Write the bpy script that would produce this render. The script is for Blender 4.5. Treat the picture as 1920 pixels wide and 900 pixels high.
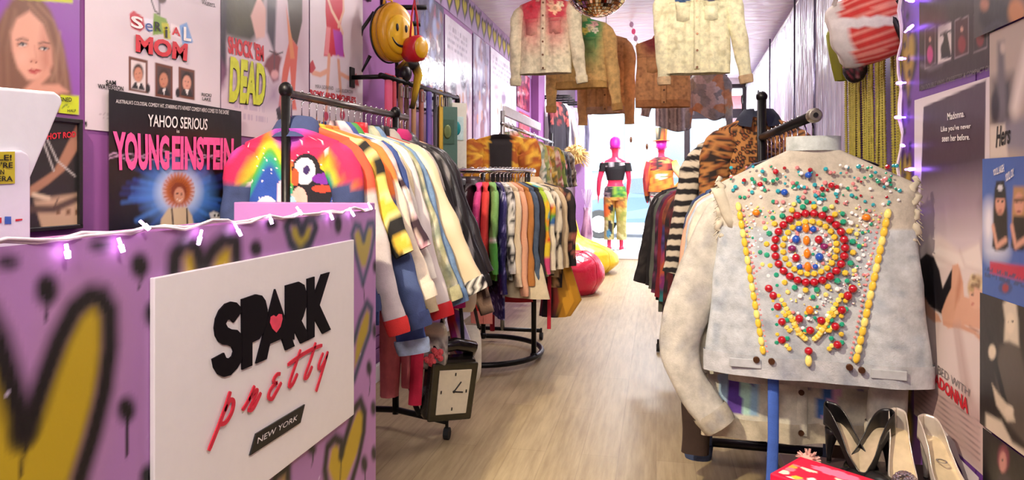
import bpy, bmesh, math, random
import numpy as np
from mathutils import Matrix, Vector
from mathutils.geometry import tessellate_polygon
SC = bpy.context.scene
for o in list(bpy.data.objects): bpy.data.objects.remove(o)
PI = math.pi; R = math.radians
# ------------------------------------------------------------------ camera
F = 1280.0; HC = 1.2; TH = math.atan(270 / F); ST, CT = math.sin(TH), math.cos(TH)
cam = bpy.data.cameras.new('camera'); camo = bpy.data.objects.new('camera', cam)
SC.collection.objects.link(camo); SC.camera = camo
cam.sensor_width = 36; cam.lens = 24; cam.shift_y = -110 / 1920; cam.clip_start = .05; cam.clip_end = 200
camo.location = (0, 0, HC); camo.rotation_euler = (PI / 2, 0, TH)
# ------------------------------------------------------------------ world, lamps, exposure
W = bpy.data.worlds.new('sky'); SC.world = W; W.use_nodes = True
bg = W.node_tree.nodes['Background']; bg.inputs[0].default_value = (.86, .93, 1, 1); bg.inputs[1].default_value = 11.0
SC.view_settings.view_transform = 'Standard'; SC.view_settings.look = 'None'
SC.view_settings.exposure = 0.12; SC.view_settings.gamma = 1; SC.view_settings.use_curve_mapping = False
def lamp(name, kind, loc, power, color, size=.3, rot=(0, 0, 0), **k):
    l = bpy.data.lights.new(name, kind); l.energy = power; l.color = color
    if kind == 'AREA': l.shape = 'DISK'; l.size = size
    elif kind in ('POINT', 'SPOT'): l.shadow_soft_size = size
    for a, b in k.items(): setattr(l, a, b)
    o = bpy.data.objects.new(name, l); o.location = loc; o.rotation_euler = rot; SC.collection.objects.link(o); return o
WARM = (1, .85, .62)
NEUT = (1, .91, .84)
lamp('sun', 'SUN', (0, 20, 12), 9.0, (1, .95, .88), rot=(R(38), 0, R(-20)), angle=R(1))
def spot(loc, target, power, color, angle, blend=.4, size=.06):
    d = Vector(target) - Vector(loc)
    o = lamp('key_or_fill_spot', 'SPOT', loc, power, color, size, spot_size=R(angle), spot_blend=blend)
    o.rotation_euler = d.to_track_quat('-Z', 'Y').to_euler(); return o
lamp('fill_area', 'AREA', (-.35, -.9, 2.6), 38, NEUT, .9, rot=(R(52), 0, R(-4)))  # added frontal fill behind the camera, tilted forward; no fixture there
lamp('fill_area', 'AREA', (-.3, 2.6, 2.78), 9, NEUT, .5)  # added soft fill over the near aisle
lamp('fill_point', 'POINT', (-.75, 4.4, 2.7), 30, (1, .95, .9), .12)  # added fill above the view, brightens ceiling and hung jackets
lamp('fill_point', 'POINT', (.45, 4.2, 2.7), 30, (1, .95, .9), .12)  # second added point fill, right side
lamp('fill_area', 'AREA', (-.2, 7.6, 2.8), 85, (.98, .97, 1), .6)  # added fill for the middle of the shop, no fixture modelled
lamp('fill_area', 'AREA', (-.1, 9.6, 2.8), 95, (.95, .97, 1), .6)  # added fill for the window end of the shop
spot((-1.2, .4, 2.75), (-.25, 3.1, 0), 420, WARM, 70, .75, .05)
spot((.55, .1, 2.7), (-.95, 1.35, .8), 130, NEUT, 75, .7, .15)  # added fill spot to brighten the counter front and sign
spot((.1, .2, 2.75), (.45, 2.3, .9), 16, NEUT, 70, .6)
# ------------------------------------------------------------------ helpers: pixels of the 1920x900 photograph to places
def ray(px, py):
    a = (px - 960) / F; b = (340 - py) / F
    return Vector((a * CT - ST, a * ST + CT, b))
CAM = Vector((0, 0, HC))
def onX(px, py, X): r = ray(px, py); return CAM + r * (X / r.x)
def onY(px, py, Y): r = ray(px, py); return CAM + r * (Y / r.y)
def onZ(px, py, Z): r = ray(px, py); return CAM + r * ((Z - HC) / r.z)
def onD(px, py, d): return CAM + ray(px, py) * d
def onP(px, py, p, n): r = ray(px, py); n = Vector(n); return CAM + r * ((Vector(p) - CAM).dot(n) / r.dot(n))
# ------------------------------------------------------------------ colour, noise
def lin(v): return v / 12.92 if v <= .04045 else ((v + .055) / 1.055) ** 2.4
def c(h):
    h = h.lstrip('#'); return np.array([lin(int(h[i:i + 2], 16) / 255) for i in (0, 2, 4)])
def hash3(i, j, k, s):
    v = np.sin(i * 127.1 + j * 311.7 + k * 74.7 + s * 19.19) * 43758.5453
    return v - np.floor(v)
def vnoise(x, y, z, sc=1., seed=0):
    x, y, z = np.asarray(x) * sc, np.asarray(y) * sc, np.asarray(z) * sc
    i, j, k = np.floor(x), np.floor(y), np.floor(z); f, g, h = x - i, y - j, z - k
    f, g, h = f * f * (3 - 2 * f), g * g * (3 - 2 * g), h * h * (3 - 2 * h); r = 0
    for a in (0, 1):
        for b in (0, 1):
            for d in (0, 1):
                r = r + hash3(i + a, j + b, k + d, seed) * (f if a else 1 - f) * (g if b else 1 - g) * (h if d else 1 - h)
    return r
def worley(x, z, sc, seed=0):
    x, z = np.asarray(x) * sc, np.asarray(z) * sc; i, j = np.floor(x), np.floor(z); best = np.full(x.shape, 9.); idv = np.zeros(x.shape)
    for a in (-1, 0, 1):
        for b in (-1, 0, 1):
            cx = i + a + hash3(i + a, j + b, 0, seed); cz = j + b + hash3(i + a, j + b, 5, seed)
            d = np.hypot(x - cx, z - cz); m = d < best; best = np.where(m, d, best); idv = np.where(m, hash3(i + a, j + b, 9, seed), idv)
    return best, idv
def mixc(a, b, t): t = np.clip(t, 0, 1)[..., None]; return a * (1 - t) + b * t
# ------------------------------------------------------------------ materials
def nodes(name):
    m = bpy.data.materials.new(name); m.use_nodes = True; t = m.node_tree
    return m, t, t.nodes['Principled BSDF']
def bump(t, b, scale, strength, dist=.01, kind='noise', detail=4, stretch=None):
    tc = t.nodes.new('ShaderNodeTexCoord'); n = t.nodes.new('ShaderNodeTexNoise' if kind == 'noise' else 'ShaderNodeTexVoronoi')
    n.inputs['Scale'].default_value = scale
    if kind == 'noise': n.inputs['Detail'].default_value = detail
    if stretch:
        mp = t.nodes.new('ShaderNodeMapping'); mp.inputs['Scale'].default_value = stretch
        t.links.new(tc.outputs['Object'], mp.inputs[0]); t.links.new(mp.outputs[0], n.inputs['Vector'])
    else: t.links.new(tc.outputs['Object'], n.inputs['Vector'])
    bp = t.nodes.new('ShaderNodeBump'); bp.inputs['Strength'].default_value = strength; bp.inputs['Distance'].default_value = dist
    t.links.new(n.outputs[0], bp.inputs['Height']); t.links.new(bp.outputs[0], b.inputs['Normal']); return n
def plain(name, col, rough=.5, metal=0, sc=40, st=.15, dist=.004, var=.12, **k):
    m, t, b = nodes(name); col = c(col) if isinstance(col, str) else np.array(col)
    b.inputs['Roughness'].default_value = rough; b.inputs['Metallic'].default_value = metal
    n = bump(t, b, sc, st, dist)
    rp = t.nodes.new('ShaderNodeValToRGB'); t.links.new(n.outputs[0], rp.inputs[0])
    rp.color_ramp.elements[0].position = .3; rp.color_ramp.elements[1].position = .7
    rp.color_ramp.elements[0].color = (*np.clip(col * (1 - var), 0, 1), 1); rp.color_ramp.elements[1].color = (*np.clip(col * (1 + var), 0, 1), 1)
    t.links.new(rp.outputs[0], b.inputs['Base Color'])
    for a, v in k.items(): b.inputs[a.replace('_', ' ')].default_value = v
    return m
def colmat(name, rough=.8, sc=300, st=.25, dist=.002, metal=0, **k):
    m, t, b = nodes(name); a = t.nodes.new('ShaderNodeAttribute'); a.attribute_name = 'Col'
    t.links.new(a.outputs['Color'], b.inputs['Base Color']); b.inputs['Roughness'].default_value = rough; b.inputs['Metallic'].default_value = metal
    bump(t, b, sc, st, dist)
    for q, v in k.items(): b.inputs[q.replace('_', ' ')].default_value = v
    return m
def glow(name, col, s):
    m, t, b = nodes(name); col = c(col); b.inputs['Base Color'].default_value = (*col, 1)
    b.inputs['Emission Color'].default_value = (*col, 1); b.inputs['Emission Strength'].default_value = s; return m
def fabmat(name, rough, sc, amt, weave, dist):
    m = colmat(name, rough, weave, .4, dist); t = m.node_tree; b = t.nodes['Principled BSDF']; N = t.nodes.new
    src = b.inputs['Base Color'].links[0].from_socket; tc = N('ShaderNodeTexCoord'); n = N('ShaderNodeTexNoise'); n.inputs['Scale'].default_value = sc; n.inputs['Detail'].default_value = 8; n.inputs['Roughness'].default_value = .68
    t.links.new(tc.outputs['Object'], n.inputs['Vector']); r = N('ShaderNodeMapRange'); r.inputs[1].default_value = .3; r.inputs[2].default_value = .7; r.inputs[3].default_value = 1 - amt; r.inputs[4].default_value = 1 + amt * .45
    t.links.new(n.outputs[0], r.inputs[0]); v = N('ShaderNodeVectorMath'); v.operation = 'SCALE'; t.links.new(src, v.inputs[0]); t.links.new(r.outputs[0], v.inputs['Scale']); t.links.new(v.outputs[0], b.inputs['Base Color']); return m
CLOTH = fabmat('cloth', .85, 14, .2, 220, .003); DENIM = fabmat('denim', .88, 22, .34, 260, .003)
KNIT = colmat('knit', .95, 120, .6, .006); SATIN = colmat('satin', .38, 30, .2, .006)
LEATHER = colmat('leather', .35, 90, .35, .003); SEQUIN = colmat('sequin', .3, 160, .9, .006, .35); _d = 0
PAPER = colmat('glossy_paper', .32, 6, .12, .02); MATTE = colmat('matte_print', .6, 8, .1, .01); SPRAY = colmat('spray_paint', .42, 60, .12, .003)
GLOSSY = colmat('laminated_print', .14, 4, .3, .03)
BLACKM = plain('black_metal', '#1c1a1b', .38, .6, var=.2); CHROME = plain('chrome', '#d8d6d4', .18, 1); STEEL = plain('brushed_steel', '#b5b2ae', .35, .9)
BLACKP = plain('black_plastic', '#161416', .4); WHITEP = plain('white_plastic', '#e8e6e8', .35, var=.02); RUBBER = plain('rubber', '#121212', .75)
INK = plain('ink_black', '#14100f', .45); INKR = plain('ink_red', '#c8202f', .45); INKW = plain('ink_white', '#efeae4', .5); INKP = plain('ink_pink', '#ee5a9c', .45)
INKG = plain('ink_grey', '#77706e', .5); INKY = plain('ink_yellow', '#c6cc2a', .45); INKB = plain('ink_blue', '#3c5a9c', .45)
# ------------------------------------------------------------------ objects
LINK = SC.collection.objects.link
def tag(o, label=None, cat=None, group=None, kind=None):
    if label: o['label'] = label
    if cat: o['category'] = cat
    if group: o['group'] = group
    if kind: o['kind'] = kind
    return o
def thing(name, label, cat, loc=(0, 0, 0), rz=0, group=None, rot=None):
    o = bpy.data.objects.new(name, None); o.empty_display_size = .1; LINK(o); o.location = loc
    o.rotation_euler = rot or (0, 0, rz); return tag(o, label, cat, group)
def root_of(o):
    while o.parent: o = o.parent
    return o
def dup(o, loc=None, rz=None, label=None, group=None, parent=None):
    r = o.copy(); LINK(r)
    if parent: r.parent = parent
    if loc is not None: r.location = loc
    if rz is not None: r.rotation_euler = (0, 0, rz)
    if label: r['label'] = label
    if group: r['group'] = group
    for ch in list(o.children): dup(ch, parent=r)
    return r
class MB:
    def __init__(s): s.v = []; s.f = []; s.c = []; s.n = 0
    def add(s, v, f, col=None):
        v = np.asarray(v, float).reshape(-1, 3); s.v.append(v); s.f += [tuple(i + s.n for i in q) for q in f]
        s.c.append(np.broadcast_to(np.asarray(col if col is not None else (.8, .8, .8), float), (len(v), 3))); s.n += len(v); return s
    def box(s, ctr, size, rz=0, col=None, rot=None):
        x, y, z = (q / 2 for q in size); v = np.array([(a * x, b * y, d * z) for a in (-1, 1) for b in (-1, 1) for d in (-1, 1)])
        M = np.array(rot.to_matrix() if rot else Matrix.Rotation(rz, 3, 'Z')); v = v @ M.T + np.array(ctr)
        return s.add(v, [(0, 1, 3, 2), (4, 6, 7, 5), (0, 4, 5, 1), (2, 3, 7, 6), (0, 2, 6, 4), (1, 5, 7, 3)], col)
    def loft(s, rings, cap=True, closed=True, col=None, loop=False):
        rings = np.asarray(rings, float); m, n = rings.shape[:2]; f = []
        for i in range(m if loop else m - 1):
            for j in range(n if closed else n - 1):
                a, b = i * n + j, i * n + (j + 1) % n; e = ((i + 1) % m) * n; f.append((a, b, e + (j + 1) % n, e + j))
        if cap and closed and not loop: f += [tuple(range(n))[::-1], tuple((m - 1) * n + j for j in range(n))]
        return s.add(rings.reshape(-1, 3), f, None if col is None else col)
    def tube(s, pts, r, n=8, cap=True, col=None, loop=False):
        P = [Vector(p) for p in pts]; rr = r if hasattr(r, '__len__') else [r] * len(P); rings = []; up = None
        for i, p in enumerate(P):
            if loop: t = P[(i + 1) % len(P)] - P[i - 1]
            else: t = P[min(i + 1, len(P) - 1)] - P[max(i - 1, 0)]
            t.normalize()
            if up is None: up = Vector((0, 0, 1)) if abs(t.z) < .9 else Vector((1, 0, 0))
            a = t.cross(up).normalized(); b = a.cross(t).normalized(); up = b
            rings.append([p + a * (rr[i] * math.cos(q * 2 * PI / n)) + b * (rr[i] * math.sin(q * 2 * PI / n)) for q in range(n)])
        return s.loft(rings, cap, True, col, loop)
    def lathe(s, prof, n=16, ctr=(0, 0, 0), col=None, cap=True):
        return s.loft([[(ctr[0] + r * math.cos(q * 2 * PI / n), ctr[1] + r * math.sin(q * 2 * PI / n), ctr[2] + z) for q in range(n)] for r, z in prof], cap, True, col)
    def prism(s, poly, a, b, d, o=(0, 0, 0), col=None):   # poly in the plane (a, b), extruded along d
        a, b, d, o = (np.array(q, float) for q in (a, b, d, o)); p = np.array([o + u * a + v * b for u, v in poly]); n = len(p)
        f = [tuple(range(n))[::-1], tuple(range(n, 2 * n))] + [(i, (i + 1) % n, n + (i + 1) % n, n + i) for i in range(n)]
        return s.add(np.vstack([p, p + d]), f, col)
    def grid(s, P, col=None):   # P (m, n, 3)
        m, n = P.shape[:2]; i = np.arange(m - 1)[:, None] * n + np.arange(n - 1)[None]; i = i.ravel()
        return s.add(P.reshape(-1, 3), np.stack([i, i + 1, i + n + 1, i + n], 1).tolist(), None if col is None else np.asarray(col).reshape(-1, 3))
    def ball(s, ctr, r, n=10, m=7, col=None):
        r = r if hasattr(r, '__len__') else (r, r, r); g = []
        for i in range(m + 1):
            t = PI * (.03 + .94 * i / m); g.append([(ctr[0] + r[0] * math.sin(t) * math.cos(q * 2 * PI / n), ctr[1] + r[1] * math.sin(t) * math.sin(q * 2 * PI / n), ctr[2] - r[2] * math.cos(t)) for q in range(n)])
        return s.loft(g, True, True, col)
    def build(s, name, mat, parent=None, world=True, smooth=False, bevel=0, origin=None):
        V = np.vstack(s.v); me = bpy.data.meshes.new(name)
        if parent is not None and world:
            Mi = np.array(root_of(parent).matrix_basis.inverted()); V = V @ Mi[:3, :3].T + Mi[:3, 3]
        if origin is not None: V = V - np.array(origin)
        me.from_pydata(V.tolist(), [], s.f); me.update()
        at = me.color_attributes.new('Col', 'FLOAT_COLOR', 'POINT'); C4 = np.ones((len(V), 4)); C4[:, :3] = np.vstack(s.c)
        at.data.foreach_set('color', C4.ravel())
        if smooth: me.polygons.foreach_set('use_smooth', [True] * len(me.polygons))
        me.materials.append(mat); o = bpy.data.objects.new(name, me); LINK(o)
        if parent is not None: o.parent = parent
        if origin is not None: o.location = origin
        if bevel:
            b = o.modifiers.new('bevel', 'BEVEL'); b.width = bevel; b.segments = 2; b.limit_method = 'ANGLE'
        if smooth and smooth != 2:
            pass
        return o
_tc = {}
def text_verts(body, off=0.):
    k = (body, off)
    if k not in _tc:
        cu = bpy.data.curves.new('t', 'FONT'); cu.body = body; cu.offset = off; cu.resolution_u = 3; cu.fill_mode = 'FRONT'
        o = bpy.data.objects.new('t', cu); me = bpy.data.meshes.new_from_object(o)
        v = np.array([q.co[:] for q in me.vertices]); f = [tuple(p.vertices) for p in me.polygons]
        bpy.data.objects.remove(o); bpy.data.meshes.remove(me); bpy.data.curves.remove(cu)
        lo, hi = v.min(0), v.max(0); v = (v - lo)[:, :2] / (hi - lo)[:2]; _tc[k] = (v, f)
    return _tc[k]
def text(body, quad, mat, parent, off=0., lift=.001, shear=0, name='lettering', thick=0):
    """lettering fitted into the quad bl, br, tr, tl (world points); stands lift in front of it"""
    v, f = text_verts(body, off); bl, br, tr, tl = (np.array(q) for q in quad)
    u = (v[:, 0] + shear * (v[:, 1] - .5))[:, None]; w = v[:, 1][:, None]
    n = np.cross(br - bl, tl - bl); n /= np.linalg.norm(n)
    P = (bl * (1 - u) + br * u) * (1 - w) + (tl * (1 - u) + tr * u) * w + n * (lift + thick)
    m = MB().add(P, f)
    if thick:   # side walls
        from collections import Counter
        ec = Counter(); 
        for q in f:
            for i in range(len(q)): ec[tuple(sorted((q[i], q[(i + 1) % len(q)])))] += 1
        k = len(P); m.add(P - n * thick, [])
        for q in f:
            for i in range(len(q)):
                a, b = q[i], q[(i + 1) % len(q)]
                if ec[tuple(sorted((a, b)))] == 1: m.f.append((b, a, a + k, b + k))
    return m.build(name, mat, parent)
# ------------------------------------------------------------------ painted panels
def sdf(P, poly):
    poly = np.asarray(poly, float); d = np.full(len(P), 1e9); ins = np.zeros(len(P), bool); n = len(poly)
    for i in range(n):
        a, b = poly[i], poly[(i + 1) % n]; e = b - a; w = P - a; t = np.clip((w @ e) / max(e @ e, 1e-12), 0, 1)
        d = np.minimum(d, np.hypot(*(w - t[:, None] * e).T))
        cnd = (a[1] > P[:, 1]) != (b[1] > P[:, 1])
        if abs(b[1] - a[1]) > 1e-12: ins ^= cnd & (P[:, 0] < (b[0] - a[0]) * (P[:, 1] - a[1]) / (b[1] - a[1]) + a[0])
    return np.where(ins, -d, d)
class Canvas:
    """a flat rectangle o + s*ux + t*uy (s 0..w, t 0..h) with a colour per vertex"""
    def __init__(s, o, ux, uy, w, h, cell, base, var=.04, seed=0):
        s.o, s.ux, s.uy = Vector(o), Vector(ux), Vector(uy); s.n = s.ux.cross(s.uy); s.w, s.h = w, h
        nx, ny = int(w / cell) + 2, int(h / cell) + 2
        S, T = np.meshgrid(np.linspace(0, w, nx), np.linspace(0, h, ny)); s.S, s.T = S, T; s.P = np.stack([S.ravel(), T.ravel()], 1)
        base = c(base) if isinstance(base, str) else np.array(base)
        s.rgb = np.tile(base, (nx * ny, 1)) * (1 + var * (vnoise(S.ravel(), T.ravel(), 0, 12, seed)[:, None] - .5) * 2); s.shape = S.shape
    def loc(s, px, py): p = onP(px, py, s.o, s.n) - s.o; return (p.dot(s.ux), p.dot(s.uy))
    def pts(s, pts, px): return np.array([s.loc(*p) for p in pts]) if px else np.array(pts, float)
    def put(s, a, col, m=None):
        col = c(col) if isinstance(col, str) else np.asarray(col); a = np.clip(a, 0, 1)[:, None]
        if m is None: s.rgb = s.rgb * (1 - a) + col * a
        else: s.rgb[m] = s.rgb[m] * (1 - a) + col * a
        return s
    def poly(s, pts, col, soft=.003, px=True, k=1.):
        q = s.pts(pts, px); lo, hi = q.min(0) - soft, q.max(0) + soft; m = np.where(((s.P >= lo) & (s.P <= hi)).all(1))[0]
        if len(m): s.put(k * (.5 - sdf(s.P[m], q) / (2 * soft)), col, m)
        return s
    def ell(s, x, y, rx, ry, col, soft=.003, px=True, rot=0, k=1.):
        return s.poly([(x + rx * math.cos(a) * math.cos(rot) - ry * math.sin(a) * math.sin(rot), y + rx * math.cos(a) * math.sin(rot) + ry * math.sin(a) * math.cos(rot)) for a in np.linspace(0, 2 * PI, 28)[:-1]], col, soft, px, k)
    def stroke(s, pts, w, col, soft=.003, px=True, k=1.):
        q = s.pts(pts, px); lo, hi = q.min(0) - soft - w, q.max(0) + soft + w; m = np.where(((s.P >= lo) & (s.P <= hi)).all(1))[0]
        if not len(m): return s
        d = np.full(len(m), 9.)
        for a, b in zip(q[:-1], q[1:]):
            e = b - a; ww = s.P[m] - a; t = np.clip((ww @ e) / max(e @ e, 1e-12), 0, 1); d = np.minimum(d, np.hypot(*(ww - t[:, None] * e).T))
        return s.put(k * (.5 - (d - w / 2) / (2 * soft)), col, m)
    def lines(s, x0, x1, t0, t1, n, col, h=.6, k=.8):   # rows of small print as a greyed texture
        for i in range(n):
            t = t0 + (t1 - t0) * (i + .5) / n; hh = abs(t1 - t0) / n * h / 2
            m = np.where((abs(s.P[:, 1] - t) < hh) & (s.P[:, 0] > x0) & (s.P[:, 0] < x1))[0]
            a = k * (vnoise(s.P[m, 0], s.P[m, 1] * 0 + i, 0, 160, i) > .42); s.put(a.astype(float), col, m)
        return s
    def build(s, name, mat, bend=None, parent=None, thick=.0, lift=0):
        z = np.zeros(s.shape) if bend is None else bend(s.S, s.T); o, ux, uy, n = (np.array(q) for q in (s.o, s.ux, s.uy, s.n))
        P = o + s.S[..., None] * ux + s.T[..., None] * uy + (z + lift)[..., None] * n if bend is not None or lift else o + s.S[..., None] * ux + s.T[..., None] * uy
        m = MB().grid(P, s.rgb); ctr = np.array(s.o + s.ux * s.w / 2)
        if parent is not None: return m.build(name, mat, parent, smooth=True)
        ob = m.build(name, mat, smooth=True, origin=ctr)
        if thick:
            q = ob.modifiers.new('board', 'SOLIDIFY'); q.thickness = thick; q.offset = -1
        return ob
def q_on(cv, *pxs): return [onP(x, y, cv.o, cv.n) for x, y in pxs]
LX = -1.65; RX = .78; RW = 1.1; CX = -.9
def wallcv(x, y0, y1, z0, z1, cell, base, **k):   # a panel on a wall: left wall reads along +Y, right wall along -Y
    if x < 0: return Canvas((x, y0, z0), (0, 1, 0), (0, 0, 1), y1 - y0, z1 - z0, cell, base, **k)
    return Canvas((x, y1, z0), (0, -1, 0), (0, 0, 1), y1 - y0, z1 - z0, cell, base, **k)
# ================================================================== THE SETTING
def struct(o): o['kind'] = 'structure'; return o
WALLM = plain('purple_wall_paint', '#8f5493', .55, sc=5, st=.05, var=.07)
WALLR = plain('deep_purple_wall_paint', '#6d3f92', .5, sc=5, st=.05, var=.1)
WHITEW = plain('white_paint', '#e9e4e6', .5, var=.02); LILAC = plain('lilac_paint', '#b48ac6', .5, var=.05)
def floor_mat():
    m, t, b = nodes('wood_plank_floor'); N, L = t.nodes.new, t.links.new
    tc = N('ShaderNodeTexCoord'); mp = N('ShaderNodeMapping'); mp.inputs['Rotation'].default_value = (0, 0, PI / 2); L(tc.outputs['Object'], mp.inputs[0])
    br = N('ShaderNodeTexBrick'); br.inputs['Scale'].default_value = 1; br.inputs['Brick Width'].default_value = 1.2; br.inputs['Row Height'].default_value = .16
    br.inputs['Mortar Size'].default_value = .0018; br.inputs['Color1'].default_value = (*c('#ad9a78'), 1); br.inputs['Color2'].default_value = (*c('#95815e'), 1); br.inputs['Mortar'].default_value = (*c('#705b45'), 1)
    L(mp.outputs[0], br.inputs['Vector'])
    m2 = N('ShaderNodeMapping'); m2.inputs['Scale'].default_value = (14, 1.1, 1); L(tc.outputs['Object'], m2.inputs[0])
    n = N('ShaderNodeTexNoise'); n.inputs['Scale'].default_value = 2.6; n.inputs['Detail'].default_value = 7; n.inputs['Roughness'].default_value = .65; L(m2.outputs[0], n.inputs['Vector'])
    rp = N('ShaderNodeValToRGB'); rp.color_ramp.elements[0].position = .3; rp.color_ramp.elements[1].position = .72
    rp.color_ramp.elements[0].color = (*c('#8c7855'), 1); rp.color_ramp.elements[1].color = (*c('#cab78c'), 1); L(n.outputs[0], rp.inputs[0])
    mx = N('ShaderNodeMixRGB'); mx.blend_type = 'MIX'; mx.inputs[0].default_value = .55; L(br.outputs[0], mx.inputs[1]); L(rp.outputs[0], mx.inputs[2]); L(mx.outputs[0], b.inputs['Base Color'])
    b.inputs['Roughness'].default_value = .42
    bp = N('ShaderNodeBump'); bp.inputs['Strength'].default_value = .25; bp.inputs['Distance'].default_value = .004; L(n.outputs[0], bp.inputs['Height']); L(bp.outputs[0], b.inputs['Normal'])
    return m
def foil_mat(name, col, rough, metal, sc, st, stretch, dist=.02):
    m, t, b = nodes(name); b.inputs['Roughness'].default_value = rough; b.inputs['Metallic'].default_value = metal
    n = bump(t, b, sc, st, dist, stretch=stretch, detail=3); rp = t.nodes.new('ShaderNodeValToRGB'); t.links.new(n.outputs[0], rp.inputs[0]); e = rp.color_ramp.elements
    for i, h in enumerate(col):
        q = e[i] if i < 2 else e.new(.5); q.position = .25 + .5 * i / (len(col) - 1); q.color = (*c(h), 1)
    t.links.new(rp.outputs[0], b.inputs['Base Color']); return m
struct(MB().box((-.2, 5, -.05), (3.8, 13.4, .1)).build('floor', floor_mat()))
struct(MB().box((-.2, 5, 2.9), (3.8, 13.4, .1)).build('ceiling', foil_mat('iridescent_foil_panel', ['#fbf4fb', '#f0e2f5', '#ffffff'], .28, .1, 3.2, .9, (1.2, 3.6, 1), .05)))
struct(MB().box((-1.7, 5, 1.4), (.1, 13.2, 2.9)).build('wall_left', WALLM))
struct(MB().box((.85, .42, 1.42), (.14, 4.02, 2.85)).build('wall_partition', WALLR))
def rwx(y): return 1.1 + .36 * (y - 3.) / 8.5
struct(MB().prism([(1.09, 2.2), (rwx(11.6), 11.6), (1.7, 11.6), (1.7, 2.2)], (1, 0, 0), (0, 1, 0), (0, 0, 2.85)).build('wall_right', WALLR))
struct(MB().box((-.2, -1.65, 1.42), (3.8, .1, 2.85)).build('wall_back', WHITEW))
fr = MB()
fr.box((-1.41, 11.5, 1.42), (.5, .2, 2.85)); fr.box((1.56, 11.5, 1.42), (.3, .2, 2.85)); fr.box((0, 11.5, 2.81), (3.3, .2, .1))
struct(fr.build('wall_front', WHITEW))
struct(MB().box((-1.225, 11.3, 1.42), (.16, .2, 2.85)).build('trim_1', LILAC, bevel=.006))          # lilac pier beside the window
struct(MB().box((-1.6, 9.35, 1.42), (.1, .5, 2.85)).build('trim_2', WALLM, bevel=.006))              # purple pilaster on the left wall
struct(MB().box((-1.64, 10.5, 2.2), (.02, 1.6, 1.3)).build('trim_3', WHITEW))
rl = MB().tube([(rwx(3.2) - .03, 3.2, 2.72), (rwx(11.4) - .03, 11.4, 2.72)], .035, 10)
struct(rl.build('trim_4', STEEL, smooth=True))
sk = MB().box((-1.64, 4.0, .05), (.03, 6.6, .1)); struct(sk.build('baseboard_left', WHITEW, bevel=.004))
sl = MB()
for i in range(10): sl.box((-1.643, 3.6, .16 + i * .075), (.016, 3.4, .066))
struct(sl.build('trim_5', WALLM, bevel=.003))                                                         # slatted boards low on the wall
# painted border of hearts under the ceiling
def heart_pts(x, y, w, h, lean=0):
    P = []
    for a in np.linspace(0, 2 * PI, 40)[:-1]:
        u = 16 * math.sin(a) ** 3 / 32; v = (13 * math.cos(a) - 5 * math.cos(2 * a) - 2 * math.cos(3 * a) - math.cos(4 * a)) / 29
        P.append((x + u * w + lean * v, y + v * h))
    return P
bd = wallcv(LX, 4.3, 9.1, 2.58, 2.848, .012, '#a48bb0', var=.15)
random.seed(4)
for i in range(21):
    y = .12 + i * .228; z = .13 + random.uniform(-.02, .02)
    bd.poly(heart_pts(y, z, .2, .22), '#26222c', .012, False); bd.poly(heart_pts(y, z + .004, .13, .145), '#b3a53a', .01, False)
    bd.ell(y + .11, z + .09, .018, .026, '#2a2430', .008, False)
struct(bd.build('trim_6', MATTE, lift=.004, bend=lambda s, t: s * 0))
# shop front
gl, t_, b_ = nodes('window_glass'); b_.inputs['Base Color'].default_value = (1, 1, 1, 1); b_.inputs['Roughness'].default_value = 0; b_.inputs['Transmission Weight'].default_value = 1; b_.inputs['IOR'].default_value = 1.02
GLASS = gl
DARKF = plain('dark_bronze_frame', '#3b3438', .4, .4)
wf = MB(); wf.box((.495, 11.5, 1.4), (.09, .1, 2.75)); wf.box((.99, 11.5, 2.29), (.95, .1, .15)); wf.box((-.34, 11.5, 2.76), (1.65, .1, .05)); wf.box((.99, 11.5, 2.735), (.95, .1, .08)); wf.box((1.385, 11.48, 2.5), (.06, .08, .4))
w1 = struct(wf.build('window_1', DARKF, bevel=.006))
wl = MB(); wl.box((-1.1, 11.47, 1.4), (.09, .12, 2.75)); wl.box((-.33, 11.47, .06), (1.6, .14, .12)); wl.box((-.33, 11.47, 2.62), (1.6, .1, .1)); wl.box((.97, 11.47, .06), (.92, .14, .12))
struct(wl.build('window_frame', WHITEW, w1, bevel=.006))
pn = MB(); pn.box((-.31, 11.5, 1.36), (1.52, .008, 2.48)); pn.box((.98, 11.5, 1.17), (.86, .008, 2.1)); pn.box((.98, 11.5, 2.53), (.86, .008, .33))
struct(pn.build('window_pane', GLASS, w1))
struct(MB().box((-.1, 11.0, .06), (2.4, .75, .12)).build('trim_7', WHITEW, bevel=.01))               # low white display step
# the street
struct(MB().box((0, 22, -.13), (60, 20.6, .1)).build('street', plain('pale_asphalt', '#d2d2d4', .8, sc=3, var=.06)))
FAC = plain('pale_stone', '#5c656f', .7, sc=2, var=.05); PINKB = plain('pink_brick', '#6a3c42', .8, sc=9, var=.12); WG = plain('facade_window_glass', '#4a5662', .15)
bl = thing('building', 'pale grey stone building with arched windows across the street', 'building', (-3.2, 26, 0))
fm = MB(); fm.box((-3.2, 27, 6), (11.4, 2, 12.2)); fm.build('facade', FAC, bl)
for x in (-6.6, -4.2, -1.8, .6):
    for z, h in ((1.6, 2.2), (5.2, 1.7), (8.4, 1.6)):
        a = [(x - .6, z), (x + .6, z)] + [(x + .6 * math.cos(q), z + h + (.55 if z > 4 else .6) * math.sin(q)) for q in np.linspace(0, PI, 11)]
        wdw = MB().prism(a, (1, 0, 0), (0, 0, 1), (0, -.12, 0), (0, 26, 0)).build('window', WHITEW, bl)
        MB().prism([((u - x) * .82 + x, (v - z - h / 2) * .88 + z + h / 2) for u, v in a], (1, 0, 0), (0, 0, 1), (0, -.05, 0), (0, 25.88, 0)).build('pane', WG, wdw)
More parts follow.
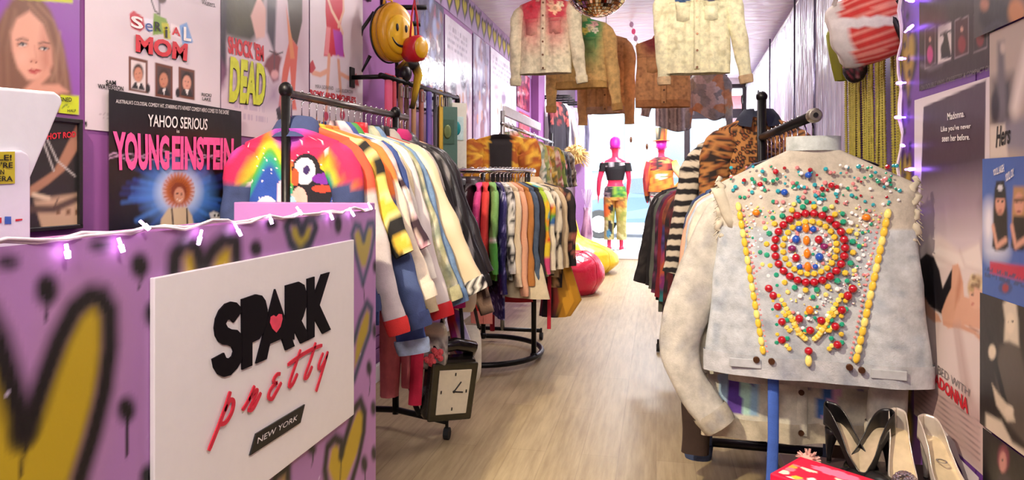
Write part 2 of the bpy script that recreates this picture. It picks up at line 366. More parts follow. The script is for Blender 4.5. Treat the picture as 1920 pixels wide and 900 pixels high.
cn = MB(); cn.box((-3.2, 25.9, 4.4), (11.4, .4, .25)); cn.box((-3.2, 25.85, 7.6), (11.4, .4, .2)); cn.build('cornice', WHITEW, bl)
b2 = thing('building', 'pink brick building across the street seen through the transom window', 'building', (6.5, 25, 0))
MB().box((6.6, 26, 6), (8.0, 2, 12)).build('facade', PINKB, b2)
for x in (3.6, 5.1, 6.6, 8.1):
    for z in (1.2, 5.0, 8.0):
        wdw = MB().box((x, 24.97, z + .7), (.9, .1, 1.5)).build('window', WHITEW, b2); MB().box((x, 24.9, z + .7), (.74, .06, 1.3)).build('pane', WG, wdw)
cn = MB().box((6.6, 24.9, 4.3), (8.0, .3, .2)); cn.build('cornice', WHITEW, b2)
cr = thing('car', 'pale blue car parked on the street outside the shop window', 'car', (.1, 16.2, -.08), rz=0)
prof = [(-2.1, .35), (-2.15, .6), (-2.0, .82), (-1.25, .95), (-.7, 1.38), (.55, 1.42), (1.2, .98), (1.95, .85), (2.15, .62), (2.1, .35)]
bd2 = MB(); rings = []
for yy, s in ((-.82, .94), (-.78, 1), (.78, 1), (.82, .94)): rings.append([(x * (.985 if abs(yy) > .8 else 1), yy * (1 if z < .96 else .86), z * s + .02) for x, z in prof])
bd2.loft(rings); bd2.build('body', plain('pale_blue_car_paint', '#465a70', .25, .2, var=.03), cr, world=False, bevel=.03)
for s in (-1, 1):
    MB().prism([(-1.08, .99), (-.66, 1.32), (-.1, 1.35), (-.1, .99)], (1, 0, 0), (0, 0, 1), (0, .02, 0), (0, s * .765 - .01, .02)).build('side_window', WG, cr, world=False)
    MB().prism([(0, .99), (0, 1.35), (.5, 1.34), (1.0, .99)], (1, 0, 0), (0, 0, 1), (0, .02, 0), (0, s * .765 - .01, .02)).build('side_window', WG, cr, world=False)
    for x in (-1.35, 1.35):
        q = MB().tube([(x, s * .66, .32), (x, s * .84, .32)], .32, 20); wh = q.build('wheel', RUBBER, cr, world=False, smooth=False, bevel=.02)
        MB().tube([(x, s * .845, .32), (x, s * .855, .32)], .19, 16).build('hub', STEEL, wh, world=False)

# ================================================================== CHECKOUT COUNTER
PURP = '#b07eb4'
ct = thing('checkout_counter', 'purple checkout counter spray painted with yellow hearts and black dots', 'counter', (-1.14, 1.2, 0))
cv = wallcv(CX, -.2, 2.1, 0, 1.108, .007, PURP, var=.05)
BK, YL = '#110e13', '#bfa21e'
def dot(x, y, rx, ry, drip=0, w=3):
    cv.ell(x, y, rx, ry, BK, .0095)
    if drip: cv.stroke([(x + 1, y), (x + 2, y + drip * .6), (x, y + drip)], .006, BK, .002)
def outline(pts, w, col=BK, soft=.022): cv.stroke(pts, w, col, soft)
def blob(pts, col=YL, soft=.02): cv.poly(pts, col, soft)
cv.poly([(0, 640), (60, 780), (110, 560), (160, 545), (215, 570), (222, 640), (210, 740), (180, 860), (150, 950), (-60, 980), (-60, 560)], '#b08a86', .05, k=.45)
# large heart, near end
blob([(52, 815), (78, 748), (112, 660), (140, 600), (165, 568), (188, 566), (196, 600), (192, 680), (176, 760), (150, 850), (125, 930), (110, 1000), (-120, 1000), (-120, 600), (-40, 600), (10, 690), (30, 760)], soft=.012)
outline([(44, 812), (62, 778), (88, 700), (112, 635), (140, 580), (168, 556), (190, 558), (205, 585), (206, 650), (195, 735), (175, 815), (152, 890), (135, 960), (125, 1020)], .04, soft=.013)
outline([(46, 812), (36, 775), (14, 700), (-5, 640), (-30, 590), (-60, 570)], .042, soft=.013)
cv.ell(46, 800, 20, 34, BK, .015)
cv.stroke([(50, 830), (42, 862), (40, 890)], .006, BK, .003)
# heart behind the sign, top middle
blob([(345, 520), (340, 480), (352, 462), (368, 470), (376, 505), (395, 500), (405, 470), (425, 455), (440, 465), (430, 520), (400, 560), (360, 560)])
outline([(325, 530), (328, 480), (345, 455), (368, 462), (380, 505)], .042, soft=.014); outline([(380, 505), (398, 470), (420, 448), (442, 452), (444, 490), (430, 540)], .042, soft=.014)
# heart with blue-black outline
G = '#232b3a'
blob([(558, 470), (545, 440), (548, 420), (560, 425), (567, 440), (575, 422), (585, 425), (582, 450), (570, 470)], '#a8982c', .01)
outline([(560, 475), (545, 455), (537, 425), (545, 412), (558, 415), (566, 432)], .03, G, .0095); outline([(566, 432), (576, 413), (588, 411), (592, 428), (582, 455), (562, 478)], .03, G, .0095)
G2 = '#3a4c66'
blob([(678, 500), (668, 470), (664, 440), (672, 428), (681, 448), (690, 425), (698, 430), (695, 460), (686, 500)], '#b09f45', .0095)
outline([(680, 530), (668, 480), (660, 440), (666, 422), (675, 425), (682, 448)], .022, G2, .0095); outline([(682, 448), (690, 420), (700, 418), (702, 440), (695, 480), (681, 530)], .022, G2, .0095); cv.stroke([(681, 530), (684, 570)], .005, BK, .003)
blob([(668, 640), (676, 610), (688, 580), (694, 590), (690, 625), (670, 680), (664, 690)], '#ad9526', .01); outline([(664, 640), (675, 598), (688, 568), (697, 580), (694, 620), (682, 655), (664, 712)], .026, '#2f3d55', .0095)
blob([(640, 850), (655, 810), (670, 770), (682, 765), (684, 800), (670, 850), (650, 900), (630, 920), (615, 880), (622, 840), (632, 830)], YL, .0095)
outline([(640, 852), (650, 815), (664, 768), (676, 752), (684, 775), (682, 810), (672, 860), (655, 920)], .032, BK, .0095); outline([(640, 852), (640, 828), (628, 822), (614, 838), (609, 880), (615, 930)], .03, BK, .0095); cv.stroke([(640, 850), (638, 900)], .006, BK, .003)
blob([(520, 900), (535, 885), (540, 905)], YL, .01); outline([(505, 915), (520, 890), (540, 876), (540, 905)], .03, BK, .0095)
for x, y, rx, ry, dr in ((88, 543, 22, 30, 55), (262, 498, 17, 24, 42), (15, 492, 20, 14, 0), (237, 768, 17, 24, 88), (480, 466, 11, 16, 0), (283, 588, 12, 22, 0), (188, 460, 20, 12, 0), (508, 420, 12, 12, 0), (634, 420, 7, 18, 0), (603, 403, 8, 8, 0), (280, 898, 18, 28, 0), (692, 690, 5, 14, 50), (700, 765, 5, 14, 0), (683, 870, 6, 16, 60), (701, 850, 5, 14, 0), (585, 842, 8, 12, 30), (703, 500, 4, 12, 0), (702, 620, 4, 14, 0), (150, 660, 0, 0, 0)):
    if rx: dot(x, y, rx, ry, dr)
rr = random.Random(3)
for i in range(60): cv.ell(rr.uniform(0, 700), rr.uniform(480, 900), .9, .9, '#e9d8ee', .001)
cv.build('front_panel', SPRAY, parent=ct)
PP = plain('counter_purple_paint', '#a874ae', .45, sc=7, var=.06)
bx = MB(); bx.box((-1.145, 2.075, .565), (.485, .05, 1.13)); bx.box((-.917, .95, .55), (.026, 2.3, 1.1)); bx.build('end_panel', PP, ct, bevel=.003)
MB().box((-1.16, .93, .865), (.46, 2.24, .03)).build('worktop', plain('worktop_laminate', '#c9a9cf', .3), ct, bevel=.004)
MB().box((-1.39, .93, .54), (.02, 2.24, 1.06)).build('back_panel', PP, ct)
# the sign
SX = CX + .012
sg = thing('shop_sign', 'white rectangular shop sign with black SPARK and red script lettering', 'sign', onX(480, 720, CX))
c0, c1 = onX(290, 525, SX), onX(664, 447, SX); zt = (c0.z + c1.z) / 2; zb = onX(667, 775, SX).z
WSG = plain('white_acrylic', '#f0ece6', .35, var=.01)
MB().box((CX + .0065, (c0.y + c1.y) / 2, (zt + zb) / 2), (.011, c1.y - c0.y, zt - zb)).build('board', WSG, sg, bevel=.002)
def sgn(pts, mat, name, sc, ox, oy, h=.004, lift=0.):
    """letter outline traced in a zoomed crop, as a raised flat letter on the sign"""
    P = [onX(ox + x / sc, oy + y / sc, SX) for x, y in pts]
    a = sum((P[i].y * P[(i + 1) % len(P)].z - P[(i + 1) % len(P)].y * P[i].z) for i in range(len(P)))
    if a < 0: P = P[::-1]
    n = len(P); v = [(p.x + lift, p.y, p.z) for p in P] + [(p.x + h + lift, p.y, p.z) for p in P]
    Fc = []
    for tri in tessellate_polygon([[Vector((p.y, p.z, 0)) for p in P]]):
        a_, b_, c_ = (P[q] for q in tri); cr = (b_.y - a_.y) * (c_.z - a_.z) - (b_.z - a_.z) * (c_.y - a_.y)
        if abs(cr) > 1e-12: Fc.append([n + q for q in (tri if cr > 0 else tri[::-1])])
    Fc += [(i, (i + 1) % n, n + (i + 1) % n, n + i) for i in range(n)]; V = v
    return MB().add(V, Fc).build(name, mat, sg)
k1 = dict(sc=1145 / 280, ox=370, oy=490)
INKM = plain('matt_black_acrylic', '#120d12', .7, st=0, var=.02, Specular_IOR_Level=.1)
S_ = [(330, 385), (318, 345), (290, 315), (250, 308), (205, 325), (160, 375), (132, 440), (122, 510), (130, 570), (155, 615), (190, 638), (230, 642), (256, 655), (268, 690), (258, 725), (235, 745), (210, 738), (194, 700), (105, 748), (118, 815), (150, 865), (195, 886), (245, 872), (295, 820), (325, 770), (340, 690), (338, 620), (325, 555), (296, 525), (250, 520), (222, 505), (208, 478), (222, 448), (248, 446), (268, 470)]
P_ = [(330, 290), (440, 252), (485, 262), (512, 300), (528, 370), (525, 450), (498, 540), (465, 595), (410, 622), (410, 798), (334, 830)]
A_ = [(586, 212), (735, 650), (668, 682), (638, 592), (545, 632), (520, 748), (440, 783)]
R_ = [(668, 185), (770, 156), (812, 180), (830, 250), (825, 350), (805, 420), (790, 455), (838, 550), (838, 605), (784, 630), (735, 530), (735, 600), (668, 590)]
K_ = [(834, 134), (889, 117), (889, 250), (944, 100), (1006, 82), (928, 335), (1014, 522), (952, 555), (889, 440), (889, 578), (836, 606)]
for i, q in enumerate((S_, P_, A_, R_, K_)): sgn(q, INKM, 'letter', h=.004 + .0004 * (i % 3), **k1)
sgn([(590, 545), (560, 515), (542, 470), (548, 425), (570, 412), (590, 425), (610, 402), (632, 405), (637, 440), (622, 500)], plain('coral_heart', '#f04862', .4), 'heart', h=.006, **k1)
k2 = dict(sc=1008 / 280, ox=370, oy=620)
def script(pts, w):
    P = [onX(370 + x / 3.6, 620 + y / 3.6, SX + .003) for x, y in pts]
    n = 5; Q = []
    for i in range(len(P) - 1):      # Catmull-Rom through the traced points
        p0, p1, p2, p3 = P[max(i - 1, 0)], P[i], P[i + 1], P[min(i + 2, len(P) - 1)]
        for t in np.linspace(0, 1, n, endpoint=False): Q.append(.5 * ((2 * p1) + (p2 - p0) * t + (2 * p0 - 5 * p1 + 4 * p2 - p3) * t * t + (3 * p1 - p0 - 3 * p2 + p3) * t ** 3))
    Q.append(P[-1]); return Q
SCR = [([(218, 410), (190, 500), (140, 640), (72, 810)], .010), ([(178, 545), (215, 470), (240, 480), (230, 545), (190, 615), (150, 632)], .0095),
       ([(300, 535), (335, 480), (382, 372)], .009), ([(340, 470), (368, 425), (392, 400), (398, 415), (365, 490), (345, 535), (375, 520), (425, 418)], .009),
       ([(555, 292), (535, 295), (512, 330), (520, 355), (535, 350), (510, 370), (485, 410), (478, 450), (500, 460), (530, 410), (563, 350)], .009),
       ([(693, 128), (660, 230), (622, 340), (620, 378), (645, 350), (672, 290)], .009), ([(795, 80), (770, 170), (728, 290), (724, 322), (745, 305), (772, 240)], .009),
       ([(608, 230), (690, 170), (770, 125), (838, 98)], .010), ([(846, 150), (820, 220), (818, 255), (835, 245), (862, 190), (878, 140)], .009), ([(878, 140), (850, 240), (820, 340), (798, 410)], .0095)]
RED = plain('red_acrylic', '#d6263f', .4, var=.03)
for p, w in SCR:
    Q = script(p, w); m = MB(); rings = []
    for i, q in enumerate(Q):
        t = (Q[min(i + 1, len(Q) - 1)] - Q[max(i - 1, 0)]).normalized(); nn = Vector((1, 0, 0)).cross(t).normalized(); s = w * .5 * (.75 if i in (0, len(Q) - 1) else 1)
        rings.append([q + nn * s, q + nn * s + Vector((.003, 0, 0)), q - nn * s + Vector((.003, 0, 0)), q - nn * s])
    m.loft(rings).build('script_stroke', RED, sg)
plq = [(388, 695), (718, 497), (688, 620), (347, 842)]
sgn(plq, INK, 'name_plate', **k2)
w4 = [onX(370 + x / 3.6, 620 + y / 3.6, SX + .004) for x, y in ((402, 765), (670, 603), (678, 565), (408, 722))]
text('NEW YORK', w4, INKW, sg, lift=.001)
# string of lights along the counter
ls = thing('string_lights', 'string of pink fairy lights lying along the counter top edge', 'fairy lights', (CX, .3, 1.11))
pts = [(CX + .006 * math.sin(i * 2.1), -.1 + i * .045, 1.113 + .004 * math.sin(i * 1.7)) for i in range(49)]
WIRE = plain('clear_cable', '#e6d6dc', .4); cb = MB().tube(pts, .0035, 6); cb.tube([(x + .004, y, z + .005 * math.sin(i * 1.3)) for i, (x, y, z) in enumerate(pts)], .003, 6); cb.build('cable', WIRE, ls, smooth=True)
BULB = glow('pink_bulb', '#f4b8ff', 9)
for (x, y), (x2, y2) in (((124, 458), (128, 484)), ((222, 446), (231, 473)), ((262, 414), (280, 430)), ((378, 432), (372, 458)), ((440, 420), (452, 442)), ((505, 402), (510, 420)), ((556, 388), (566, 402)), ((617, 395), (624, 412)), ((655, 390), (664, 405)), ((690, 380), (697, 392))):
    a, b2_ = onX(x, y, CX + .008), onX(x2, y2, CX + .016); MB().tube([a, a.lerp(b2_, .5)], .003, 6).tube([a.lerp(b2_, .5), b2_], [.0048, .004], 8).build('bulb', BULB, ls, smooth=True)
# point-of-sale terminal
ps = thing('payment_terminal', 'white payment terminal with a tilted screen on the counter', 'cash register', (-1.02, .85, .88))
def hull(pts, d, name, mat, rad=.0095):
    P = [onX(x, y, -.985) for x, y in pts]; m = MB().prism([(p.y, p.z) for p in P], (0, 1, 0), (0, 0, 1), (-d, 0, 0), (-.985, 0, 0)); o = m.build(name, mat, ps, bevel=rad)
    o.modifiers['bevel'].segments = 4; return o
hull([(-90, 155), (104, 172), (116, 180), (119, 192), (52, 350), (40, 360), (-90, 360)], .05, 'screen', WHITEP, .008)
o = hull([(-90, 282), (30, 282), (42, 288), (47, 300), (47, 640), (42, 650), (30, 654), (-90, 656)], .06, 'stand', plain('white_stand_plastic', '#e4dde6', .35, var=.02), .006); o.location.x += .012
hull([(-80, 652), (40, 652), (40, 662), (-80, 664)], .1, 'foot', WHITEP, .002)
YST = plain('yellow_sticker', '#c6b32a', .5, var=.04)
stq = [onX(x, y, -.971) for x, y in ((-70, 348), (28, 344), (28, 284), (-70, 286))]; MB().add(stq, [(0, 1, 2, 3)]).build('sticker', YST, ps)
def tline(s, x0, x1, y0, y1, par=ps, mat=INK, X=-.97, off=.02): text(s, [onX(x0, y0, X), onX(x1, y0, X), onX(x1, y1, X), onX(x0, y1, X)], mat, par, off)
tline('SMILE!', -40, 21, 301, 290); tline("YOU'RE", -40, 23, 315, 304); tline('ON', -10, 7, 327, 318); tline('CAMERA', -44, 23, 340, 330)
MB().add([onX(x, y, -.9715) for x, y in ((9, 420), (21, 420), (21, 406), (9, 406))], [(0, 1, 2, 3)]).build('card_mark', plain('card_blue', '#3b62b8', .4), ps)
MB().add([onX(x, y, -.9715) for x, y in ((-6, 418), (3, 418), (3, 408), (-6, 408))], [(0, 1, 2, 3)]).build('card_mark', INKR, ps); MB().add([onX(x, y, -.9715) for x, y in ((29, 415), (42, 413), (42, 410), (29, 411))], [(0, 1, 2, 3)]).build('card_mark', INKR, ps)
# ================================================================== POSTERS
def curl(a=.004, f=5, ph=0): return lambda s, t: .0004 + .6 * a * (1 + np.sin(f * s + ph + 2 * t)) * .5
def poster(name, label, X, y0, y1, z0, z1, base, paint, cell=.006, mat=PAPER, group='posters on the walls', bend=None, var=.03, cat='poster'):
    cv = wallcv(X, y0, y1, z0, z1, cell, base, var=var); tx = paint(cv) or []
    o = cv.build(name, mat, bend=bend or curl(.003, 6, y0)); tag(o, label, cat, group)
    for t in tx:
        body, quad, m = t[:3]; k = t[3] if len(t) > 3 else {}
        q = [onP(x, y, cv.o + cv.n * .0026, cv.n) for x, y in quad]; text(body, q, m, o, **k)
    return o
def qd(x0, yb0, x1, yb1, yt0, yt1): return [(x0, yb0), (x1, yb1), (x1, yt1), (x0, yt0)]
SK, SKD = '#e0b096', '#c08a70'
def face(cv, x, y, rx, ry, skin=SK, hair='#3a2a22', eyes=True, k=1):
    cv.ell(x, y - ry * .15, rx * 1.25, ry * 1.2, hair, .004); cv.ell(x, y + ry * .1, rx, ry, skin, .003)
    cv.ell(x + rx * .35, y + ry * .2, rx * .5, ry * .7, SKD, .01, k=.35)
    if eyes:
        for s in (-.38, .38): cv.ell(x + s * rx, y - ry * .05, rx * .17, ry * .06, '#352622', .0015)
        cv.ell(x, y + ry * .55, rx * .28, ry * .07, '#a84a48', .0015)
# portrait at the far left
def p_(cv):
    cv.poly([(-200, -300), (150, -300), (150, 230), (-200, 230)], '#8f56a8', .02)
    hair = '#7d5a48'
    cv.poly([(-60, 330), (-30, 120), (-5, 40), (20, 0), (60, -25), (95, 20), (118, 80), (130, 140), (142, 230), (100, 330)], hair, .008)
    cv.poly([(18, 60), (30, 35), (55, 20), (80, 45), (96, 90), (98, 120), (88, 140), (72, 152), (50, 150), (32, 128), (22, 95)], '#d9a48c', .006)
    cv.poly([(78, 50), (97, 90), (98, 125), (80, 145), (72, 110)], '#b97b66', .012, k=.6)
    for x0 in (12, 28, 44, 60): cv.stroke([(x0 + 10, 8), (x0 + 40, 40), (x0 + 58, 100), (x0 + 66, 200)], .006, '#a98368', .006, k=.6) if x0 > 30 else cv.stroke([(x0, 20), (x0 - 16, 90), (x0 - 14, 160)], .008, '#93705a', .006, k=.6)
    for (ex, ey, w) in ((41, 84, 8), (82, 91, 8)):
        cv.ell(ex, ey - 1, w + 3, 5.5, '#a8705c', .004, k=.7); cv.ell(ex, ey, w, 3.2, '#d9cdc4', .0015); cv.ell(ex + 1, ey - .3, 3.2, 3.2, '#2f3a40', .001); cv.stroke([(ex - w, ey), (ex - 2, ey - 3.5), (ex + w, ey - .5)], .0035, '#2c201c', .0015); cv.stroke([(ex - w - 2, ey - 9), (ex, ey - 12), (ex + w + 2, ey - 9)], .004, '#6b4a3c', .003)
    cv.stroke([(64, 86), (67, 108)], .004, '#bf8570', .004, k=.6); cv.ell(62, 114, 8, 4, '#c58a74', .004, k=.7); cv.ell(58, 116, 2, 1.5, '#8a5040', .0015); cv.ell(67, 117, 2, 1.5, '#8a5040', .0015)
    cv.poly([(50, 133), (58, 129), (63, 131), (68, 129), (77, 133), (64, 135)], '#a8443f', .0015); cv.poly([(51, 134), (64, 135), (76, 134), (64, 140)], '#c0645c', .0015)
    cv.ell(40, 108, 10, 12, '#e2b49e', .012, k=.6); cv.stroke([(96, 150), (104, 130), (112, 60)], .006, '#a8856a', .006, k=.7); cv.stroke([(108, 170), (118, 140), (108, 70)], .005, '#94705a', .006, k=.7)
    cv.poly([(20, 190), (60, 152), (90, 130), (94, 140), (78, 158), (110, 158), (128, 172), (90, 180), (60, 230), (10, 260)], '#d09880', .006)
    cv.poly([(113, 178), (148, 180), (147, 216), (110, 214)], '#c6d42c', .002); cv.stroke([(116, 202), (124, 196), (127, 200)], .003, '#3d5a30', .002); cv.poly([(-20, -40), (136, -40), (136, 6), (-20, -6)], '#c3cf30', .003)
    return [('SIGNED', qd(104, 190, 134, 191, 182, 183), INK, dict(off=.02)), ('HALF', qd(126, 210, 142, 210, 205, 205), INK, dict(off=.02))]
a, b = onX(-120, 60, LX + .004), onX(149, 216, LX + .004)
poster('portrait_poster', 'poster of a woman with long brown hair on purple, yellow signed stickers below', LX + .004, a.y, b.y, b.z, 1.98, '#8f56a8', p_, .005)
def p_(cv):
    cv.poly([(90, 470), (152, 460), (152, 360), (60, 370)], '#c2a184', .004); cv.poly([(40, 380), (150, 360), (150, 300), (50, 300)], '#2b2a2a', .01)
    cv.poly([(55, 350), (100, 320), (143, 235), (150, 228), (148, 275), (120, 320), (90, 345), (50, 372)], '#a87a60', .004)
    for q in ((82, 270, 100, 320), (88, 262, 106, 300), (105, 300, 140, 330)): cv.stroke([q[:2], q[2:]], .005, '#b9b4ae', .002)
    for x in (108, 127, 144): cv.poly([(x - 4, 403), (x + 4, 402), (x + 4, 392), (x - 4, 393)], '#7b5a40', .002)
    cv.stroke([(52, 392), (100, 392), (146, 372)], .02, '#55443a', .006); cv.stroke([(100, 390), (108, 372)], .004, '#4a3a30', .002); cv.stroke([(62, 365), (90, 372)], .012, '#d9c0a4', .004)
    return [('HOT ROD', qd(88, 262, 142, 257, 250, 246), INKR, dict(off=.03))]
a, b = onX(-20, 300, LX + .01), onX(147, 424, LX + .01); zt = onX(147, 228, LX + .01).z
o = poster('framed_poster', 'black framed print of a bare arm over a car engine, behind the white terminal', LX + .01, a.y, b.y, b.z, zt, '#2a2727', p_, .005, cat='framed print')
f = MB(); y0, y1, z0, z1 = a.y, b.y, b.z, zt
for q in (((y0 + y1) / 2, z0, y1 - y0 + .014, .012), ((y0 + y1) / 2, z1, y1 - y0 + .014, .012)): f.box((LX + .01, q[0], q[1]), (.022, q[2], q[3]))
for y in (y0, y1): f.box((LX + .01, y, (z0 + z1) / 2), (.022, .012, z1 - z0))
f.build('frame', BLACKP, o, bevel=.002)
# white one-sheet with ransom-note title
def p_(cv):
    cv.poly([(250, -60), (300, 15), (350, -60)], '#b9a6b8', .012, k=.7)
    cv.stroke([(283, -40), (284, 2), (290, 20), (297, 26)], .006, '#2c2020', .002); cv.stroke([(298, -40), (299, 28)], .006, '#2c2020', .002); cv.ell(304, -2, 8, 9, '#4a2418', .003)
    cv.poly([(242, 26), (250, 20), (268, 32), (271, 52), (262, 60), (246, 52)], '#c22a3c', .002)
    cv.poly([(270, 34), (287, 36), (285, 62), (272, 58)], '#e4e0ea', .002); cv.poly([(288, 24), (312, 36), (320, 62), (286, 66)], '#7fa23c', .002); cv.poly([(302, 42), (316, 44), (320, 74), (308, 72)], '#c3c338', .002)
    cv.poly([(320, 44), (336, 50), (338, 72), (320, 66)], '#f0e4e4', .002); cv.poly([(336, 48), (350, 42), (362, 80), (342, 84)], '#7fa6d6', .002)
    for x0, y0, x1, y1, hr, sk in ((241, 105, 276, 176, '#2a1c18', '#c9876a'), (290, 116, 323, 186, '#3a2418', '#c07f60'), (335, 124, 365, 188, '#241a1a', '#d79a82')):
        cv.poly([(x0, y0), (x1, y0 + 8), (x1, y1), (x0, y1 - 6)], '#6a3a28', .001); cv.poly([(x0 + 4, y0 + 6), (x1 - 3, y0 + 13), (x1 - 3, y1 - 5), (x0 + 4, y1 - 10)], '#ddd0cc' if x0 < 290 else '#4a3430', .001)
        mx, my = (x0 + x1) / 2, (y0 + y1) / 2; face(cv, mx, my - 2, 8, 14, sk, hr); cv.poly([(x0 + 4, y1 - 10), (mx - 6, y1 - 22), (mx + 7, y1 - 20), (x1 - 4, y1 - 6)], '#1f1a1c', .002); cv.poly([(mx - 3, y1 - 20), (mx + 4, y1 - 20), (mx + 1, y1 - 9)], '#e6e0da', .001)
    cv.ell(277, 166, 4, 9, '#1b1717', .002); cv.ell(333, 174, 4, 9, '#1b1717', .002)
    cv.poly([(158, 228), (164, 230), (164, 236), (157, 236)], '#222', .001) if False else cv.ell(160, 232, 3, 5, '#222222', .001)
    cv.lines(.05, .18, .035, .06, 3, '#b8aab0')
    T = [('S', qd(245, 50, 268, 56, 28, 34), INKW, dict(off=.03)), ('e', qd(272, 57, 286, 60, 42, 45), INKB), ('R', qd(290, 58, 302, 59, 40, 43), INK, dict(off=.02)), ('i', qd(309, 70, 314, 72, 50, 50), INK, dict(off=.02)), ('A', qd(322, 65, 338, 68, 50, 52), INKR, dict(off=.02)), ('L', qd(344, 76, 358, 78, 50, 52), INKW, dict(off=.03)),
         ('MOM', [(254, 99), (350, 117), (352, 84), (254, 66)], INK, dict(off=.05)), ('MOM', [(253, 97), (349, 115), (351, 82), (253, 64)], INKR, dict(off=.05, lift=.003)),
         ('SAM', qd(198, 159, 217, 160, 150, 151), INK, dict(off=.03)), ('WATERSTON', qd(183, 166, 231, 171, 157, 162), INK, dict(off=.03)), ('RICKI', qd(378, 180, 396, 182, 174, 176), INK, dict(off=.02)), ('LAKE', qd(379, 188, 395, 190, 182, 184), INK, dict(off=.02)), ('Waters.', qd(378, 8, 404, 14, -2, 4), INK)]
    return T
a, b = onX(157, 236, LX), onX(412, 190, LX)
poster('movie_poster', 'white film poster with ransom note lettering and three small framed portraits', LX + .002, a.y, b.y, a.z - .01, 2.36, '#d9cdd0', p_, .005)
# black poster with a blue burst
def p_(cv):
    for i in range(90):
        rr = random.Random(i); an = rr.uniform(0, 2 * PI); l = rr.uniform(50, 125); x, y = 335, 362
        cv.stroke([(x + 20 * math.cos(an), y + 20 * math.sin(an)), (x + l * math.cos(an) * .95, y + l * math.sin(an) * .6)], .008, ['#2f59c4', '#4a86e0', '#233c94'][i % 3], .008, k=.6)
    cv.ell(335, 362, 62, 52, '#5f9be8', .05, k=.8); cv.ell(335, 360, 40, 38, '#dfe9f8', .03, k=.8); cv.ell(334, 358, 27, 30, '#d9772c', .018); cv.ell(335, 356, 20, 26, '#8a3c18', .012)
    for i in range(26): an = i * .2417; cv.stroke([(335 + 15 * math.cos(an), 358 + 18 * math.sin(an)), (335 + 29 * math.cos(an + .1), 357 + 33 * math.sin(an + .1))], .005, '#b85f22', .003)
    cv.ell(336, 366, 10, 15, '#d99a78', .003); cv.ell(332, 363, 2, 1.5, '#40221a', .001); cv.ell(340, 364, 2, 1.5, '#40221a', .001); cv.stroke([(332, 374), (337, 376), (341, 374)], .003, '#f3e4da', .001)
    cv.poly([(296, 450), (302, 410), (316, 390), (350, 388), (360, 405), (368, 450)], '#d8bf98', .004); cv.stroke([(322, 392), (326, 440)], .008, '#3a2a20', .002); cv.stroke([(350, 392), (352, 440)], .008, '#3a2a20', .002)
    cv.poly([(392, 400), (400, 396), (410, 400), (414, 412), (408, 420), (398, 418)], '#e8e4e0', .004); cv.ell(402, 404, 2, 2, '#111111', .001); cv.ell(409, 404, 2, 2, '#111111', .001)
    cv.stroke([(195, 285), (203, 292), (214, 286), (240, 302), (300, 280), (360, 302), (420, 285), (433, 300), (446, 294)], .004, '#c9a4c0', .002); cv.stroke([(195, 305), (206, 296), (240, 288), (300, 303), (360, 284), (432, 306), (446, 300)], .003, '#c9a4c0', .002)
    return [('YOUNG', [(214, 320), (317, 319), (317, 254), (211, 245)], INKP, dict(off=.045)), ('EINSTEIN', [(322, 319), (437, 319), (438, 259), (322, 254)], INKP, dict(off=.045)), ('YAHOO SERIOUS', [(277, 237), (388, 244), (389, 223), (277, 214)], INKW, dict(off=.01)),
            ('is', [(331, 249), (336, 249), (336, 243), (331, 243)], INKW), ("AUSTRALIA'S COLOSSAL COMEDY HIT, STARRING IT'S NEWEST COMEDY HERO COMES TO THE SHORE", [(217, 194), (428, 216), (429, 207), (217, 186)], INKW)]
a, b = onX(195, 173, LX), onX(445, 205, LX)
poster('movie_poster', 'black film poster with pink title and blue burst around an orange haired figure', LX + .016, a.y, b.y, .62, (a.z + b.z) / 2, '#141013', p_, .005)
# horror comedy poster
def p_(cv):
    cv.poly([(412, -60), (500, -60), (490, 60), (470, 80), (424, 70), (412, 40)], '#33332a', .02); cv.poly([(424, -60), (480, -60), (478, 50), (440, 66)], '#4a4a34', .03); cv.poly([(470, 30), (485, -10), (500, 20), (496, 70), (480, 72)], '#e0b4a8', .006)
    cv.poly([(412, 0), (424, 0), (424, 140), (412, 160)], '#2e2436', .008); cv.poly([(498, -40), (520, -40), (514, 100), (500, 60)], '#3c3848', .012); cv.poly([(530, -40), (575, -40), (575, 180), (540, 100)], '#c0a8b0', .03, k=.6)
    cv.poly([(535, -40), (566, -40), (566, 40), (556, 86), (545, 70), (540, 20)], '#3a3226', .004)
    cv.poly([(536, 10), (545, 70), (558, 88), (556, 120), (552, 180), (556, 206), (546, 206), (545, 150), (543, 125), (535, 170), (528, 230), (520, 215), (530, 130), (541, 80)], '#cf5f4e', .004); cv.poly([(537, 20), (547, 72), (552, 110), (544, 110), (540, 60)], '#d98a5a', .004)
    cv.poly([(517, 205), (525, 198), (530, 228), (522, 230)], '#1a1416', .002); cv.stroke([(519, 220), (518, 236)], .004, '#1a1416', .001)
    cv.poly([(500, 110), (515, 95), (528, 108), (524, 125), (522, 150), (512, 155), (500, 130), (494, 125)], '#7c3c44', .008); cv.ell(515, 140, 7, 9, '#d8a0a0', .006); cv.stroke([(505, 95), (518, 102), (530, 98)], .006, '#2a2026', .003); cv.stroke([(516, -40), (514, 130)], .006, '#4c4654', .003)
    cv.poly([(412, 110), (425, 130), (420, 160), (412, 170)], '#7a4a6a', .02); cv.poly([(494, 200), (525, 200), (525, 150), (505, 155)], '#8f7390', .03, k=.6); cv.lines(.08, .34, .06, .28, 5, '#b9a4b8')
    return [("SHOCK 'EM", [(428, 100), (495, 116), (494, 84), (427, 66)], INKR, dict(off=.05)), ('DEAD', [(429, 193), (497, 200), (500, 123), (432, 107)], INK, dict(off=.05)), ('DEAD', [(428, 191), (495, 198), (498, 121), (431, 105)], INKY, dict(off=.05, lift=.003))]
a, b = onX(412, 248, LX), onX(577, 200, LX)
